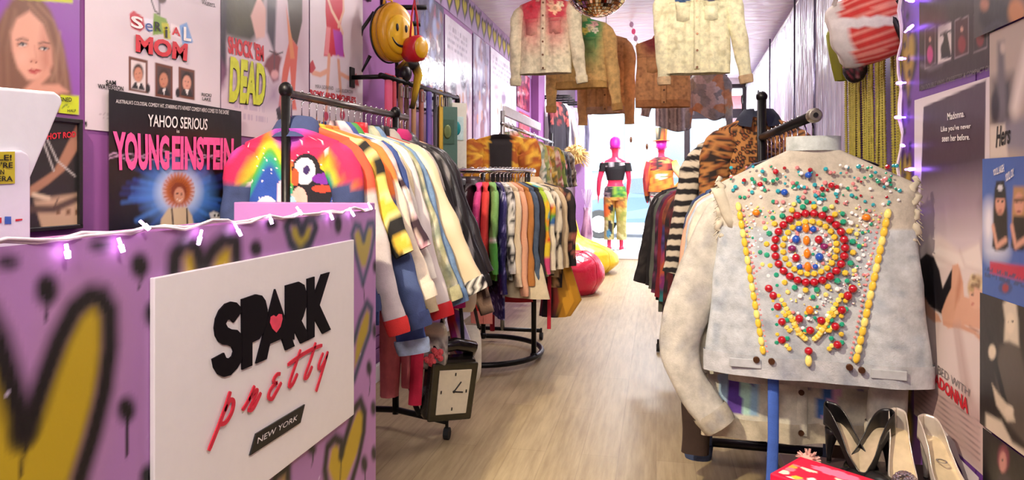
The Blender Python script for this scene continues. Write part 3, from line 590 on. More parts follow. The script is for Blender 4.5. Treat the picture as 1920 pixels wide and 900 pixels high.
poster('movie_poster', 'film poster with red and lime green title and a pair of red stockinged legs', LX + .004, a.y, b.y, onX(480, 258, LX).z, 2.4, '#d3c0c8', p_, .006)
def p_(cv):
    cv.poly([(612, -60), (644, -60), (642, 20), (637, 60), (646, 108), (607, 105), (612, 50), (610, 20)], '#c8324c', .004); cv.poly([(624, 55), (642, 60), (644, 108), (630, 108)], '#b04ab0', .006); cv.poly([(612, 50), (620, 52), (616, 104), (608, 102)], '#e28a90', .004)
    cv.stroke([(606, -30), (622, 20), (638, 50), (642, 62)], .022, '#e6bfa6', .004); cv.stroke([(642, -30), (644, 20), (634, 50)], .018, '#e0b49a', .004)
    cv.stroke([(617, 105), (614, 160)], .032, '#dfa488', .004); cv.stroke([(634, 108), (638, 165)], .03, '#dfa488', .004); cv.stroke([(616, 132), (600, 140), (586, 136)], .026, '#dfa488', .004); cv.stroke([(638, 138), (652, 146), (664, 150)], .024, '#dfa488', .004)
    cv.poly([(578, 122), (586, 112), (592, 128), (584, 138), (579, 136)], '#b83a46', .002); cv.poly([(660, 140), (668, 138), (673, 162), (666, 160)], '#b83a46', .002); cv.stroke([(624, 106), (645, 110)], .014, '#e4cfe0', .006); cv.stroke([(614, 160), (611, 215)], .022, '#dfa488', .004); cv.stroke([(638, 165), (640, 215)], .022, '#dfa488', .004); cv.ell(611, 218, 5, 9, '#c0405a', .002); cv.ell(642, 216, 5, 9, '#c0405a', .002)
    return [('MIRA SORVINO', [(591, 165), (625, 169), (625, 162), (591, 158)], INKG), ('LISA KUDROW', [(630, 172), (662, 176), (662, 169), (630, 165)], INKG), ('ROMY AND MICHELE\'S', [(581, 178), (667, 194), (667, 182), (581, 167)], INKR, dict(off=.04))]
a, b = onX(579, 236, LX), onX(678, 196, LX)
poster('movie_poster', 'white film poster with two dancing women in shiny short dresses', LX + .005, a.y, b.y, onX(640, 236, LX).z, 2.4, '#e0d4d8', p_, .006)
# laminated posters farther along the left wall
def far(i, x0, x1, yt, yb, base, cols, label, n=60, k=.8, white=0):
    a, b = onX(x0, yb, LX), onX(x1, yb, LX); zt = min(onX(x0, yt, LX).z, 2.57)
    def p_(cv):
        rr = random.Random(i); w, h = cv.w, cv.h
        for j in range(n):
            x, y = rr.gauss(w * .5, w * .24), h * (rr.uniform(.0, .62) if white else rr.uniform(.02, .98))
            cv.ell(x, y, rr.uniform(.03, .12) * w, rr.uniform(.03, .12) * h, rr.choice(cols), .02, False, k=k)
        for j in range(5 if white else 3):       # small figures
            x = w * (.25 + .13 * j); y = h * rr.uniform(.12, .42); s = h * .1; q = rr.choice(cols)
            cv.poly([(x - s * .5, y - s * 2), (x - s * .55, y + s * .6), (x - s * .2, y + s), (x + s * .2, y + s), (x + s * .55, y + s * .6), (x + s * .5, y - s * 2)], q, .01, False); cv.ell(x, y + s * 1.4, s * .3, s * .42, '#c99a84', .006, False)
        if white: cv.lines(w * .08, w * .8, h * .76, h * .95, 4, '#8f8a9a')
    poster('laminated_poster', label, LX + .006 + .001 * (i % 2), a.y + .01, b.y - .01, (a.z + b.z) / 2, zt, base, p_, .014, mat=GLOSSY, group='laminated posters along the left wall', var=.1)
far(1, 776, 831, -40, 215, '#3d3a58', ['#262338', '#5a5f8c', '#7d8ab4', '#8c5a50', '#4a3448', '#a3627a'], 'dark laminated poster of a crowd in blue and brown beside the white one')
far(2, 832, 884, 25, 290, '#d5cfdc', ['#6a5a74', '#473f58', '#8a5a68', '#99a0b8', '#35304a'], 'white laminated poster with a dark group of figures in its lower half', 14, white=1)
far(3, 885, 917, 60, 300, '#8c86a8', ['#4a4468', '#b8b4d0', '#c9d2e8', '#604a66', '#8a6470'], 'mottled violet laminated poster between two white posters')
far(4, 918, 967, 76, 300, '#dcd8e6', ['#b4b6cc', '#c8a8b4', '#9aa6c8', '#e8e2ea', '#8a7a98'], 'pale washed out laminated poster with faint pink and blue figures', 26, white=1)
far(5, 968, 992, 115, 205, '#7a2a48', ['#c23a4c', '#3a1a34', '#e0708a', '#962a4a'], 'crimson poster high beside the purple pilaster')
far(6, 972, 992, 207, 255, '#c0606e', ['#e0a0a4', '#a03a4a', '#d87a80'], 'small rose red poster low beside the purple pilaster', 20)
# ---- right partition
PX = RX - .002
hp = wallcv(RX, 1.9, 2.425, .05, 2.8, .012, '#6f4394', var=.08)
for x, y, w, h in ((1704, 500, 24, 150), (1702, 330, 14, 90), (1706, 680, 22, 140), (1700, 820, 20, 120), (1704, 110, 24, 120)):
    hp.poly(heart_pts(x, y, w * 1.6, -h * 1.3), '#1a1322', .014); hp.poly(heart_pts(x, y, w, -h), '#a88a26', .014)
for i in range(16): hp.ell(1703 + 6 * math.sin(i * 2.2), 30 + i * 27, 3.2, 8, '#191220', .006)
hp = struct(hp.build('trim_8', SPRAY, bend=lambda s, t: s * 0 + .002))
def p_(cv):
    cv.poly([(1732, 200), (1850, 150), (1838, 880), (1714, 760)], '#4a3b46', .002)
    cv.poly([(1725, 355), (1852, 330), (1850, 450), (1722, 445)], '#9a8592', .05, k=.9); cv.poly([(1722, 420), (1852, 410), (1850, 560), (1720, 545)], '#cdbcc2', .04, k=.9)
    cv.poly([(1720, 470), (1760, 440), (1800, 470), (1836, 455), (1848, 600), (1846, 890), (1708, 765)], '#dccac6', .01)
    cv.poly([(1718, 480), (1745, 440), (1752, 470), (1762, 462), (1800, 478), (1836, 458), (1846, 520), (1800, 500), (1760, 500)], '#e6d8d2', .005); cv.stroke([(1722, 500), (1750, 480), (1790, 500)], .01, '#bfa6a2', .01, k=.6); cv.stroke([(1800, 470), (1810, 500), (1840, 510)], .008, '#c4aca8', .008, k=.6)
    cv.poly([(1718, 512), (1726, 486), (1738, 475), (1752, 482), (1762, 508), (1768, 540), (1782, 510), (1788, 500), (1786, 540), (1774, 566), (1768, 590), (1752, 580), (1735, 566), (1718, 584)], '#17151c', .003); cv.stroke([(1738, 480), (1750, 530), (1756, 575)], .006, '#33303a', .006, k=.7)
    cv.poly([(1786, 498), (1797, 494), (1806, 530), (1808, 556), (1824, 560), (1848, 590), (1850, 616), (1834, 618), (1812, 610), (1792, 614), (1778, 616), (1768, 604), (1766, 584), (1774, 562), (1784, 540)], '#d8a489', .003); cv.poly([(1800, 500), (1806, 530), (1800, 560), (1790, 580), (1792, 540)], '#bf8468', .006, k=.6)
    cv.poly([(1718, 548), (1732, 552), (1744, 574), (1760, 590), (1766, 604), (1752, 604), (1736, 590), (1718, 572)], '#cf9a80', .003); cv.stroke([(1770, 606), (1800, 612), (1826, 622), (1838, 634)], .012, '#d09a80', .003); cv.stroke([(1818, 612), (1834, 622), (1842, 630)], .004, '#a87058', .003)
    cv.stroke([(1790, 618), (1800, 690), (1806, 740)], .012, '#b79a96', .012, k=.6); cv.stroke([(1760, 610), (1752, 680), (1740, 720)], .012, '#c0a6a2', .012, k=.5)
    cv.ell(1832, 540, 18, 26, '#cbb089', .006); cv.ell(1830, 556, 12, 24, '#e0ad93', .004); cv.ell(1824, 552, 3, 2, '#493028', .002); cv.ell(1824, 570, 3, 2, '#b04a48', .002)
    for i in range(14): rr = random.Random(i); cv.ell(1832 + rr.uniform(-16, 16), 526 + rr.uniform(-10, 18), 4, 5, rr.choice(['#b8996a', '#dcc79c', '#8a6a48']), .004)
    cv.poly([(1790, 610), (1800, 605), (1830, 770), (1810, 760)], '#b89a94', .015, k=.6); cv.poly([(1730, 600), (1738, 598), (1742, 690), (1730, 680)], '#b89a94', .015, k=.6); cv.poly([(1712, 690), (1846, 770), (1844, 895), (1708, 765)], '#c3a6a2', .03)
    for i in range(7): cv.stroke([(1716, 712 + i * 9), (1838, 792 + i * 12)], .003, '#5a4648', .0015, k=.6)
    return [('Madonna.', [(1777, 226), (1809, 219), (1809, 206), (1777, 212)], INKW, dict(off=.015)), ("Like you've never", [(1765, 250), (1821, 243), (1821, 231), (1765, 237)], INKW, dict(off=.015)), ('seen her before.', [(1767, 266), (1819, 262), (1819, 251), (1767, 253)], INKW, dict(off=.015)),
            ('IN BED WITH', [(1744, 689), (1817, 743), (1818, 729), (1744, 673)], INKG, dict(off=.0)), ('MADONNA', [(1744, 712), (1816, 777), (1817, 749), (1744, 692)], INKR, dict(off=.04))]
a, b = onX(1722, 195, PX), onX(1852, 140, PX)
poster('movie_poster', 'tall grey film poster of a blonde lying on white sheets with red title', PX, b.y - .02, a.y + .03, .485, 1.449, '#ddd2d2', p_, .005)
def p_(cv):
    for x, w, q in ((1736, 18, '#3a1426'), (1760, 24, '#d8ccc8'), (1792, 24, '#451520'), (1826, 24, '#2a1826')):
        t = 52 - (x - 1736) * .34; cv.poly([(x - 1, t + 4), (x + w + 1, t - 4), (x + w + 1, t + 68), (x - 1, t + 78)], '#8a7a80', .001); cv.poly([(x, t + 6), (x + w, t - 1), (x + w, t + 66), (x, t + 75)], q, .001)
        cv.ell(x + w * .5, t + 50, w * .3, 16, '#c03a7a' if x == 1736 else '#1d1a20' if x == 1760 else '#8a2430', .004); cv.ell(x + w * .5, t + 22, w * .12, 5, '#d09a88' if x != 1760 else '#1d1a20', .002)
    cv.poly([(1765, 110), (1772, 62), (1777, 62), (1785, 108)], '#1d1a20', .002); cv.stroke([(1764, 66), (1774, 60), (1786, 58)], .006, '#1d1a20', .002); cv.ell(1745, 40, 30, 24, '#5a1c2c', .03, k=.7)
    cv.stroke([(1728, 122), (1745, 130), (1768, 118)], .01, '#a59aa8', .008, k=.4)
    return [("ON DOUBLE VINYL, CASSETTES & COMPACT DISC", [(1727, 172), (1864, 131), (1865, 119), (1727, 161)], INKG, dict(off=.01))]
a, b = onX(1725, 10, PX), onX(1866, 130, PX)
poster('music_poster', 'dark music poster with a row of four small photographs above gold small print', PX, b.y, a.y, 1.472, 2.0, '#2b1a24', p_, .005)
def p_(cv):
    cv.poly([(1835, 72), (1925, 48), (1925, 58), (1835, 84)], '#ab9d9c', .002); cv.ell(1868, 30, 30, 34, '#20202c', .01); cv.ell(1908, 22, 16, 26, '#c8824a', .01); cv.ell(1848, 8, 8, 12, '#b87a60', .008); cv.stroke([(1846, 60), (1870, 42), (1900, 52)], .012, '#39394a', .006)
a, b = onX(1835, 75, PX), onX(1990, 40, PX)
poster('movie_poster', 'cropped dark poster with an orange figure at the top right corner', PX - .008, b.y, a.y, 1.552, 1.95, '#4a4348', p_, .006)
def p_(cv):
    cv.poly([(1862, 150), (1900, 140), (1898, 250), (1860, 230)], '#3a3638', .02); cv.poly([(1872, 80), (1884, 78), (1890, 230), (1872, 240)], '#6a6468', .01); cv.ell(1882, 90, 5, 10, '#c9b8aa', .006); cv.ell(1868, 200, 8, 30, '#241f22', .008); cv.poly([(1888, 230), (1940, 210), (1940, 290), (1880, 280)], '#8d8893', .015); cv.poly([(1858, 236), (1886, 232), (1892, 296), (1858, 298)], '#d9cbbb', .006); cv.stroke([(1930, 90), (1905, 200)], .03, '#efe3d6', .02)
    return [('Hers', [(1869, 277), (1895, 268), (1895, 232), (1869, 237)], INK, dict(off=.02, shear=.1))]
a, b = onX(1860, 300, PX), onX(1990, 200, PX)
poster('black_and_white_poster', 'faded monochrome poster with a dark pillar and handwritten word Hers', PX - .003, b.y, a.y, 1.253, 1.55, '#b9a898', p_, .005)
def p_(cv):
    cv.ell(1856, 420, 14, 44, '#e6e2ea', .02, k=.8); cv.ell(1870, 470, 24, 24, '#d0d4e4', .02, k=.8)
    for x, hr, hat in ((1877, '#1e1816', 1), (1912, '#b98a58', 0)):
        cv.poly([(x - 13, 395), (x - 10, 350), (x + 10, 350), (x + 14, 400), (x + 13, 440), (x - 13, 440)], hr, .005); cv.ell(x, 382, 9, 21, '#d99a82', .004); cv.ell(x, 396, 4, 2, '#8a3030', .002); cv.ell(x - 4, 378, 2, 1.5, '#2a1c18', .001); cv.ell(x + 4, 378, 2, 1.5, '#2a1c18', .001)
        cv.poly([(x - 15, 462), (x - 10, 405), (x + 11, 405), (x + 16, 462), (x + 8, 470), (x - 9, 470)], '#17161c', .004); cv.stroke([(x - 13, 425), (x - 6, 462), (x + 10, 450)], .014, '#d9a088', .004)
        if hat: cv.poly([(x - 9, 372), (x - 8, 340), (x + 8, 338), (x + 9, 372)], '#17161c', .003); cv.ell(x, 352, 5, 6, '#d9d6da', .002)
        else: cv.stroke([(x - 8, 376), (x + 10, 374)], .008, '#6a4a30', .003)
    cv.poly([(1858, 490), (1930, 500), (1930, 530), (1858, 512)], '#c02a4a', .004); cv.ell(1887, 540, 13, 12, '#3c4f86', .003); cv.ell(1887, 540, 6, 8, '#a03a40', .003); cv.lines(.01, .25, .045, .075, 4, '#3a4a70')
    return [("YOU'LL LAUGH.", [(1863, 330), (1884, 322), (1884, 306), (1863, 318)], INKW, dict(off=.03)), ("YOU'LL CRY.", [(1886, 342), (1902, 330), (1902, 314), (1886, 326)], INKW, dict(off=.03))]
a, b = onX(1849, 300, PX), onX(1990, 300, PX)
poster('movie_poster', 'blue film poster of two long haired figures, one wearing a black cap', PX - .006, b.y, a.y, .925, 1.254, '#4465ae', p_, .005)
def p_(cv):
    cv.poly([(1886, 600), (1882, 570), (1892, 558), (1906, 562), (1910, 600), (1912, 650), (1884, 640)], '#d8cbb4', .006); cv.ell(1896, 606, 8, 20, '#e6d6bd', .004); cv.ell(1892, 602, 2, 1.5, '#2a2420', .001); cv.ell(1900, 603, 2, 1.5, '#2a2420', .001)
    cv.poly([(1868, 700), (1876, 650), (1894, 640), (1915, 655), (1935, 760), (1930, 840), (1880, 780)], '#5a5148', .008); cv.stroke([(1856, 625), (1870, 690), (1890, 770)], .022, '#221e1c', .003); cv.ell(1862, 660, 7, 14, '#dccdb4', .004); cv.poly([(1862, 720), (1875, 740), (1900, 770), (1905, 790), (1890, 790), (1870, 760)], '#d6c6ad', .005); cv.ell(1894, 770, 8, 10, '#e0d0b8', .004); cv.poly([(1850, 775), (1880, 790), (1900, 830), (1930, 850), (1930, 870), (1850, 810)], '#d6c6b0', .006)
a, b = onX(1846, 560, PX), onX(1990, 560, PX)
poster('black_and_white_poster', 'sepia toned poster of a long haired guitarist', PX - .008, b.y, a.y, .614, .931, '#2c2522', p_, .005)
def p_(cv):
    cv.ell(1883, 860, 11, 26, '#7a2a44', .006); cv.ell(1882, 866, 7, 20, '#c98a80', .004); cv.ell(1880, 863, 2, 1.5, '#241418', .001); cv.poly([(1868, 910), (1876, 890), (1894, 892), (1908, 930), (1860, 930)], '#2a2030', .004)
a, b = onX(1848, 790, PX), onX(1990, 800, PX)
poster('music_poster', 'near black poster with a small crimson haired face', PX - .004, b.y, a.y, .3, .606, '#100e16', p_, .006)
def p_(cv): return [('BEAUTY', [(1738, 848), (1782, 885), (1783, 858), (1739, 822)], plain('green_ink', '#4a8a6a', .5), dict(off=.03))]
a, b = onX(1738, 806, PX - .03), onX(1786, 900, PX - .03)
bc = poster('beauty_card', 'beige card with green lettering leaning behind the silver shoes', PX - .03, b.y, a.y, .3, a.z, '#c9ad98', p_, .006, cat='card', group='cards')
tb = MB(); q = [(1770, 806), (1790, 830), (1800, 860), (1835, 895), (1838, 930), (1812, 912), (1802, 880), (1790, 858), (1786, 852)]
P = [onX(x, y, PX - .012) for x, y in q]; tag(tb.add(P, [tuple(range(len(P)))]).build('torn_paper', plain('torn_white_paper', '#d9cdd0', .6, var=.03), origin=P[0]), 'scrap of torn white paper on the wall below the tall film poster', 'paper')
# ================================================================== GARMENTS
def C(*h): return [c(q) if isinstance(q, str) else q for q in h]
def solid(h, var=.10, sc=9):
    a = c(h); return lambda p, x, y, z: a * (1 + var * 2 * (vnoise(x, y, z, sc, 3)[:, None] - .5))
def blot(cols, sc=22, seed=0, edge=.0):
    K = np.array(C(*cols))
    def f(p, x, y, z):
        u = x + .03 * vnoise(x, y, z, 30, seed + 7); d, i = worley(u, z + .03 * vnoise(x, y, z, 30, seed + 9), sc, seed); return K[(i * len(K)).astype(int) % len(K)]
    return f
def dots(base, cols, sc=30, r=.28, seed=0):
    b = c(base); K = np.array(C(*cols))
    def f(p, x, y, z):
        d, i = worley(x, z, sc, seed); k = K[(i * 97).astype(int) % len(K)]; return np.where((d < r)[:, None], k, b)
    return f
def leopard(base='#b0763e', spot='#24140e', sc=26):
    a, b, m = c(base), c(spot), c('#8a4a22')
    def f(p, x, y, z):
        d, i = worley(x + .015 * vnoise(x, y, z, 40, 1), z, sc, 5); o = np.where(((d > .22) & (d < .45))[:, None], b, np.where((d <= .22)[:, None], m, a)); return o
    return f
def stripes(cols, w=.05, axis='z', wob=0):
    K = np.array(C(*cols))
    def f(p, x, y, z):
        u = (z if axis == 'z' else x) + wob * vnoise(x, y, z, 25, 2); return K[np.floor(u / w).astype(int) % len(K)]
    return f
def denim(h, wash=.35, seed=0, dirt=None):
    a = c(h); d = c(dirt) if dirt else a * .55
    def f(p, x, y, z):
        n = vnoise(x, y, z, 7, seed); m = vnoise(x, y, z, 40, seed + 3); v = mixc(np.tile(a, (len(x), 1)), np.tile(np.clip(a * 1.35, 0, .93), (len(x), 1)), n * wash * 2)
        v = mixc(v, np.tile(d, (len(x), 1)), np.clip((m - .58) * 1.6, 0, .5))
        if p == 'torso':
            s = np.minimum(abs(abs(x) - .085), abs(z + .255) + (x * 0)); v = mixc(v, np.tile(d, (len(x), 1)), np.clip(1 - s / .006, 0, 1) * .55)
        return v
    return f
def zones(*zs):   # (lowest z, colour function), from the top down
    def f(p, x, y, z):
        o = np.zeros((len(x), 3)); done = np.zeros(len(x), bool)
        for zz, fn in zs:
            m = ~done & (z > zz); done |= m
            if m.any(): o[m] = fn(p, x[m], y[m], z[m])
        return o
    return f
def parts(torso, sleeve): return lambda p, x, y, z: (torso if p == 'torso' else sleeve)(p, x, y, z)
HOOK = {}
def hanger(kind, loc, rz, label, w=.2, group=None, drop=.09):
    k = (kind, round(drop, 2)); dz = .085 - drop
    mat = dict(metal=CHROME, black=BLACKP, clear=plain_clear, wood=WOOD, red=REDP)[kind]
    if k not in HOOK:
        t = thing('clothes_hanger', label, 'hanger', loc, rz, group); HOOK[k] = t
        a = np.linspace(-.6 * PI, PI, 12); r = .022
        P = [(0, r * math.cos(q) * -1, r * math.sin(q) - .004) for q in a[::-1]]
        h = [(0, .021 * math.sin(q), .021 * math.cos(q) - .002) for q in np.linspace(-2.0, PI, 12)] + [(0, 0, -.045), (0, 0, -.085 + dz)]
        MB().tube(h, .0024 if kind != 'black' else .003, 6).build('hook', CHROME if kind != 'black' else BLACKP, t, world=False, smooth=True)
        b = MB(); rr = .0035 if kind == 'metal' else .008
        b.tube([(x, 0, z + dz) for x, z in ((-.17, -.145), (-.1, -.118), (-.03, -.094), (0, -.086), (.03, -.094), (.1, -.118), (.17, -.145))], rr, 8); b.tube([(-.17, 0, -.145 + dz), (.17, 0, -.15 + dz)], rr * .7, 6)
        b.build('shoulder_bar', mat, t, world=False, smooth=True); return t
    return dup(HOOK[k], loc, rz, label, group)
plain_clear = plain('clear_plastic', '#dcd8da', .15); WOOD = plain('hanger_wood', '#8a5a34', .5); REDP = plain('coral_plastic', '#e0503f', .4)
BRASS = plain('copper_button', '#6a4a34', .35, .8)
PROTO = {}
def garment(name, label, cat, loc, rz, col, w=.2, L=.6, d=.03, sl=.56, fl=.16, sw=.07, cuff=None, band=None, collar=None, ccol=None, front=None, mat=None, nu=40, nv=26, seed=0, hang='metal', group=None, hgroup=None, drop=.09, flare=0., fold=.008, hl=None, rot=None, pockets=None, zneck=None, bend=1., uneven=0., fll=None, slope=.26, elb=0., ns=22):
    mat = mat or CLOTH; rr = random.Random(seed * 7 + 1); root = thing(name, label, cat, loc, rz, group, rot)
    z0 = -drop; nk = .062; zs = z0 - slope * (w - nk)
    st = []
    for k in range(6): t = k / 5; st.append((z0 + (zs - z0) * t, nk + (w - nk) * t, .042 + (d * .75 - .042) * t, 0))
    st.append((zs - .018, w + .008, d * .85, 0))
    for k in range(1, nv + 1): t = k / nv; st.append((zs - .018 + (z0 - L - zs + .018) * t, w + .006 - .012 * math.sin(min(t * 2, 1) * PI) + flare * t, d * (1 + .25 * math.sin(t * PI) + .25 * flare * t), t))
    ph = rr.uniform(0, 6); nf = rr.choice([5, 6, 7]); th = np.linspace(0, 2 * PI, nu, endpoint=False); cs, sn = np.cos(th), np.sin(th); rings = []
    for z, hw, hd, t in st:
        x = hw * np.sign(cs) * abs(cs) ** .75; y = hd * np.sign(sn) * abs(sn) ** .85
        A = fold * min(1, t * 1.4 + .12); y = y + A * (np.sin(nf * x / w + ph + 1.5 * t) + .6 * np.sin(2.3 * nf * x / w + ph * 2 - 3 * t)) * (.4 + .6 * abs(sn)); x = x * (1 + .02 * np.sin(9 * t + ph) * t)
        zz = np.full(nu, z) - uneven * t * t * (.5 + .5 * np.sin(2.2 * x / w + ph)); rings.append(np.stack([x, y, zz], 1))
    def bld(m, pn, nm, mt=mat, cf=None, parent=root):
        V = np.vstack(m.v); f = cf or col; m.c = [np.clip(f(pn, V[:, 0], V[:, 1], V[:, 2]), 0, 1)]; return m.build(nm, mt, parent, world=False, smooth=True)
    torso = bld(MB().loft(rings, cap=False), 'torso', 'torso')
    yf = lambda x, z: -(d * (1 + .25 * math.sin(min(1, max(0, (zs - z) / max(.01, L))) * PI)) * max(0, 1 - abs(x / w) ** 2.4) ** .42) - fold * .9
    if sl:
        n = ns; m = 16
        for s in (-1, 1):
            SR = []; P = []
            for i in range(n + 1):
                t = i / n; x = s * (w - .035 + .05 * min(1, t * 5) + ((fl if s > 0 or fll is None else fll) - .02) * (t ** 1.15) + elb * (s < 0) * math.sin(t ** 1.7 * PI)); z = zs - .03 - sl * t + .012 * min(1, t * 6); y = -.02 * bend * math.sin(t * PI * .8) * (1 if sl > .3 else 0)
                P.append(Vector((x, y, z)))
            for i in range(n + 1):
                t = i / n; tg = (P[min(i + 1, n)] - P[max(i - 1, 0)]).normalized(); nn = Vector((0, 1, 0)).cross(tg).normalized()
                r = sw * (1 - .38 * t) * (.62 + .38 * min(1, t / .09) ** .7) * (1 + .05 * math.sin(11 * t + ph) * (t > .15)); r2 = min(r * .62, d * 1.15)
                SR.append([P[i] + nn * (r * math.cos(q)) + (nn + Vector((0, -1, 0))) * (.003 * math.sin(2 * q + 17 * t + ph) * math.sin(t * PI) + .002 * math.sin(31 * t + q + ph * 2) * t) + Vector((0, 1, 0)) * (r2 * math.sin(q) * (1 + .14 * math.sin(3 * q + 8 * t + ph))) for q in np.linspace(0, 2 * PI, m, endpoint=False)])
            sv = bld(MB().loft(SR, cap=False), 'sleeve', 'sleeve')
            if cuff is not None:
                tg = (P[n] - P[n - 2]).normalized(); nn = Vector((0, 1, 0)).cross(tg).normalized(); r = sw * .62
                CR = [[P[n] + tg * dz + nn * (r * k * math.cos(q)) + Vector((0, 1, 0)) * (min(r * .62, d * 1.15) * k * math.sin(q)) for q in np.linspace(0, 2 * PI, m, endpoint=False)] for dz, k in ((-.012, 1.1), (0, 1.14), (.018, 1.1), (.034, 1.08), (.048, 1.0))]
                bld(MB().loft(CR, cap=False), 'cuff', 'cuff', cf=cuff if callable(cuff) else solid(cuff))
    if band is not None:
        k = [2, 1, 0]; B = [rings[-1] * np.array([1.01, 1.12, 1]) + np.array([0, 0, dz]) for dz in (.045, .03, 0, -.018)]
        bld(MB().loft(B, cap=False), 'torso', 'waistband', cf=band if callable(band) else solid(band))
    if collar:
        cc = ccol or col; cc = cc if callable(cc) else solid(cc); q = np.linspace(-PI * .5 + .35, PI * 1.5 - .35, 20)
        spec = dict(shirt=((0, 1.0, -.01), (.03, .92, -.002), (.036, 1.0, 0), (.012, 1.35, .004), (-.018, 1.62, .006)), round=((-.012, 1.06, 0), (.004, 1.06, 0), (.012, .98, 0), (.004, .9, 0)), stand=((-.008, 1.05, 0), (.02, 1.0, 0), (.045, .96, 0), (.045, .88, 0)), hood=((-.03, 1.5, .02), (.0, 1.5, .035), (.035, 1.25, .045), (.05, .85, .05), (.055, .3, .05)), fur=((-.03, 1.6, 0), (.01, 1.75, 0), (.04, 1.4, 0), (.045, .9, 0)))[collar]
        if collar in ('round', 'hood', 'fur'): q = np.linspace(0, 2 * PI, 22)[:-1]
        B = [[(nk * k * math.cos(a), .046 * k * math.sin(a) + dy, z0 + dz - (.03 if (collar == 'shirt' and dz < .02 and dz != 0) else 0) * max(0, -math.sin(a))) for a in q] for dz, k, dy in spec]
        bld(MB().loft(B, cap=False, closed=collar in ('round', 'hood', 'fur')), 'collar', 'collar', cf=cc)
    if front:
        zz = np.linspace(z0 - .03, z0 - L + .01, 16); m = MB(); P = np.array([[(x, yf(0, z) - (.003 if abs(x) < .02 else -.004), z) for x in (-.021, -.018, 0, .018, .021)] for z in zz]); m.grid(P); bld(m, 'placket', 'placket')
        bt = MB().tube([(0, 0, 0), (0, -.004, 0)], .009, 10)
        for i, z in enumerate(np.linspace(z0 - .06, z0 - L + .02, front)): bt.build('button', BRASS, root, world=False).location = (0, yf(0, z) - .003, z)
    if pockets:
        for s in (-1, 1):
            x0 = s * .1; z1 = z0 - .19; pc = pockets if not isinstance(pockets, bool) else None
            o = [(-.052, 0), (.052, 0), (.052, -.03), (0, -.05), (-.052, -.03)]; m = MB(); y = yf(x0, z1) - .003
            m.prism([(x0 + u, z1 + v) for u, v in o], (1, 0, 0), (0, 0, 1), (0, .006, 0), (0, y, 0)); bld(m, 'pocket', 'pocket_flap')
            m = MB().prism([(x0 + u, z1 - .03 + v) for u, v in ((-.047, 0), (.047, 0), (.047, -.1), (0, -.115), (-.047, -.1))], (1, 0, 0), (0, 0, 1), (0, .004, 0), (0, yf(x0, z1 - .09) - .001, 0)); bld(m, 'pocket', 'pocket')
    if hang: hanger(hang, loc, rz, hl or ('%s hanger carrying the %s' % (dict(metal='chrome', black='black plastic', clear='clear plastic', wood='wooden', red='coral plastic')[hang], hn(label))), group=hgroup, drop=drop)
    root['_yf'] = 0; del root['_yf']; return root, yf
def hn(label, n=11):
    w = label.split()[:n]
    while w[-1] in ('with', 'a', 'and', 'the', 'in', 'of', 'on', 'its', 'behind', 'beside', 'by', 'below', 'at', 'first', 'second', 'third', 'under', 'between', 'over'): w.pop()
    return ' '.join(w)
# ------------------------------------------------------------------ racks
def caster(mb_root, x, y, z=.03):
    w = MB().tube([(x - .012, y, z), (x + .012, y, z)], .028, 12).build('caster', RUBBER, mb_root)
    MB().tube([(x, y, z + .02), (x, y, z + .06)], .008, 6).build('caster_stem', BLACKM, w)
# front left rack
RKX, RKZ = -1.28, 1.525
t = thing('clothing_rack', 'black pipe clothing rack with casters behind the counter', 'clothes rack', (RKX, 2.75, 0))
for y, x in ((2.29, -1.335), (3.16, -1.25)):
    MB().tube([(x, y, .06), (x, y, RKZ + .02)], .0165, 12).build('post', BLACKM, t, smooth=True); MB().ball((x, y, RKZ + .012), (.026, .026, .03), 12, 8).build('elbow_joint', BLACKM, t, smooth=True)
    MB().tube([(x - .3, y - .02, .075), (x, y, .08), (x + .3, y - .12, .085)], .015, 10).build('foot', BLACKM, t, smooth=True)
    caster(t, x - .3, y - .02); caster(t, x + .3, y - .12)
MB().tube([(-1.335, 2.29, RKZ), (-1.245, 3.3, RKZ)], .0155, 12).build('rail', plain('gunmetal', '#6a6460', .3, .85), t, smooth=True)
MB().tube([(-1.335, 2.29, .8), (-1.25, 3.16, .8)], .012, 10).build('lower_rail', BLACKM, t, smooth=True)
def rkx(y): return -1.335 + (y - 2.29) * .0891
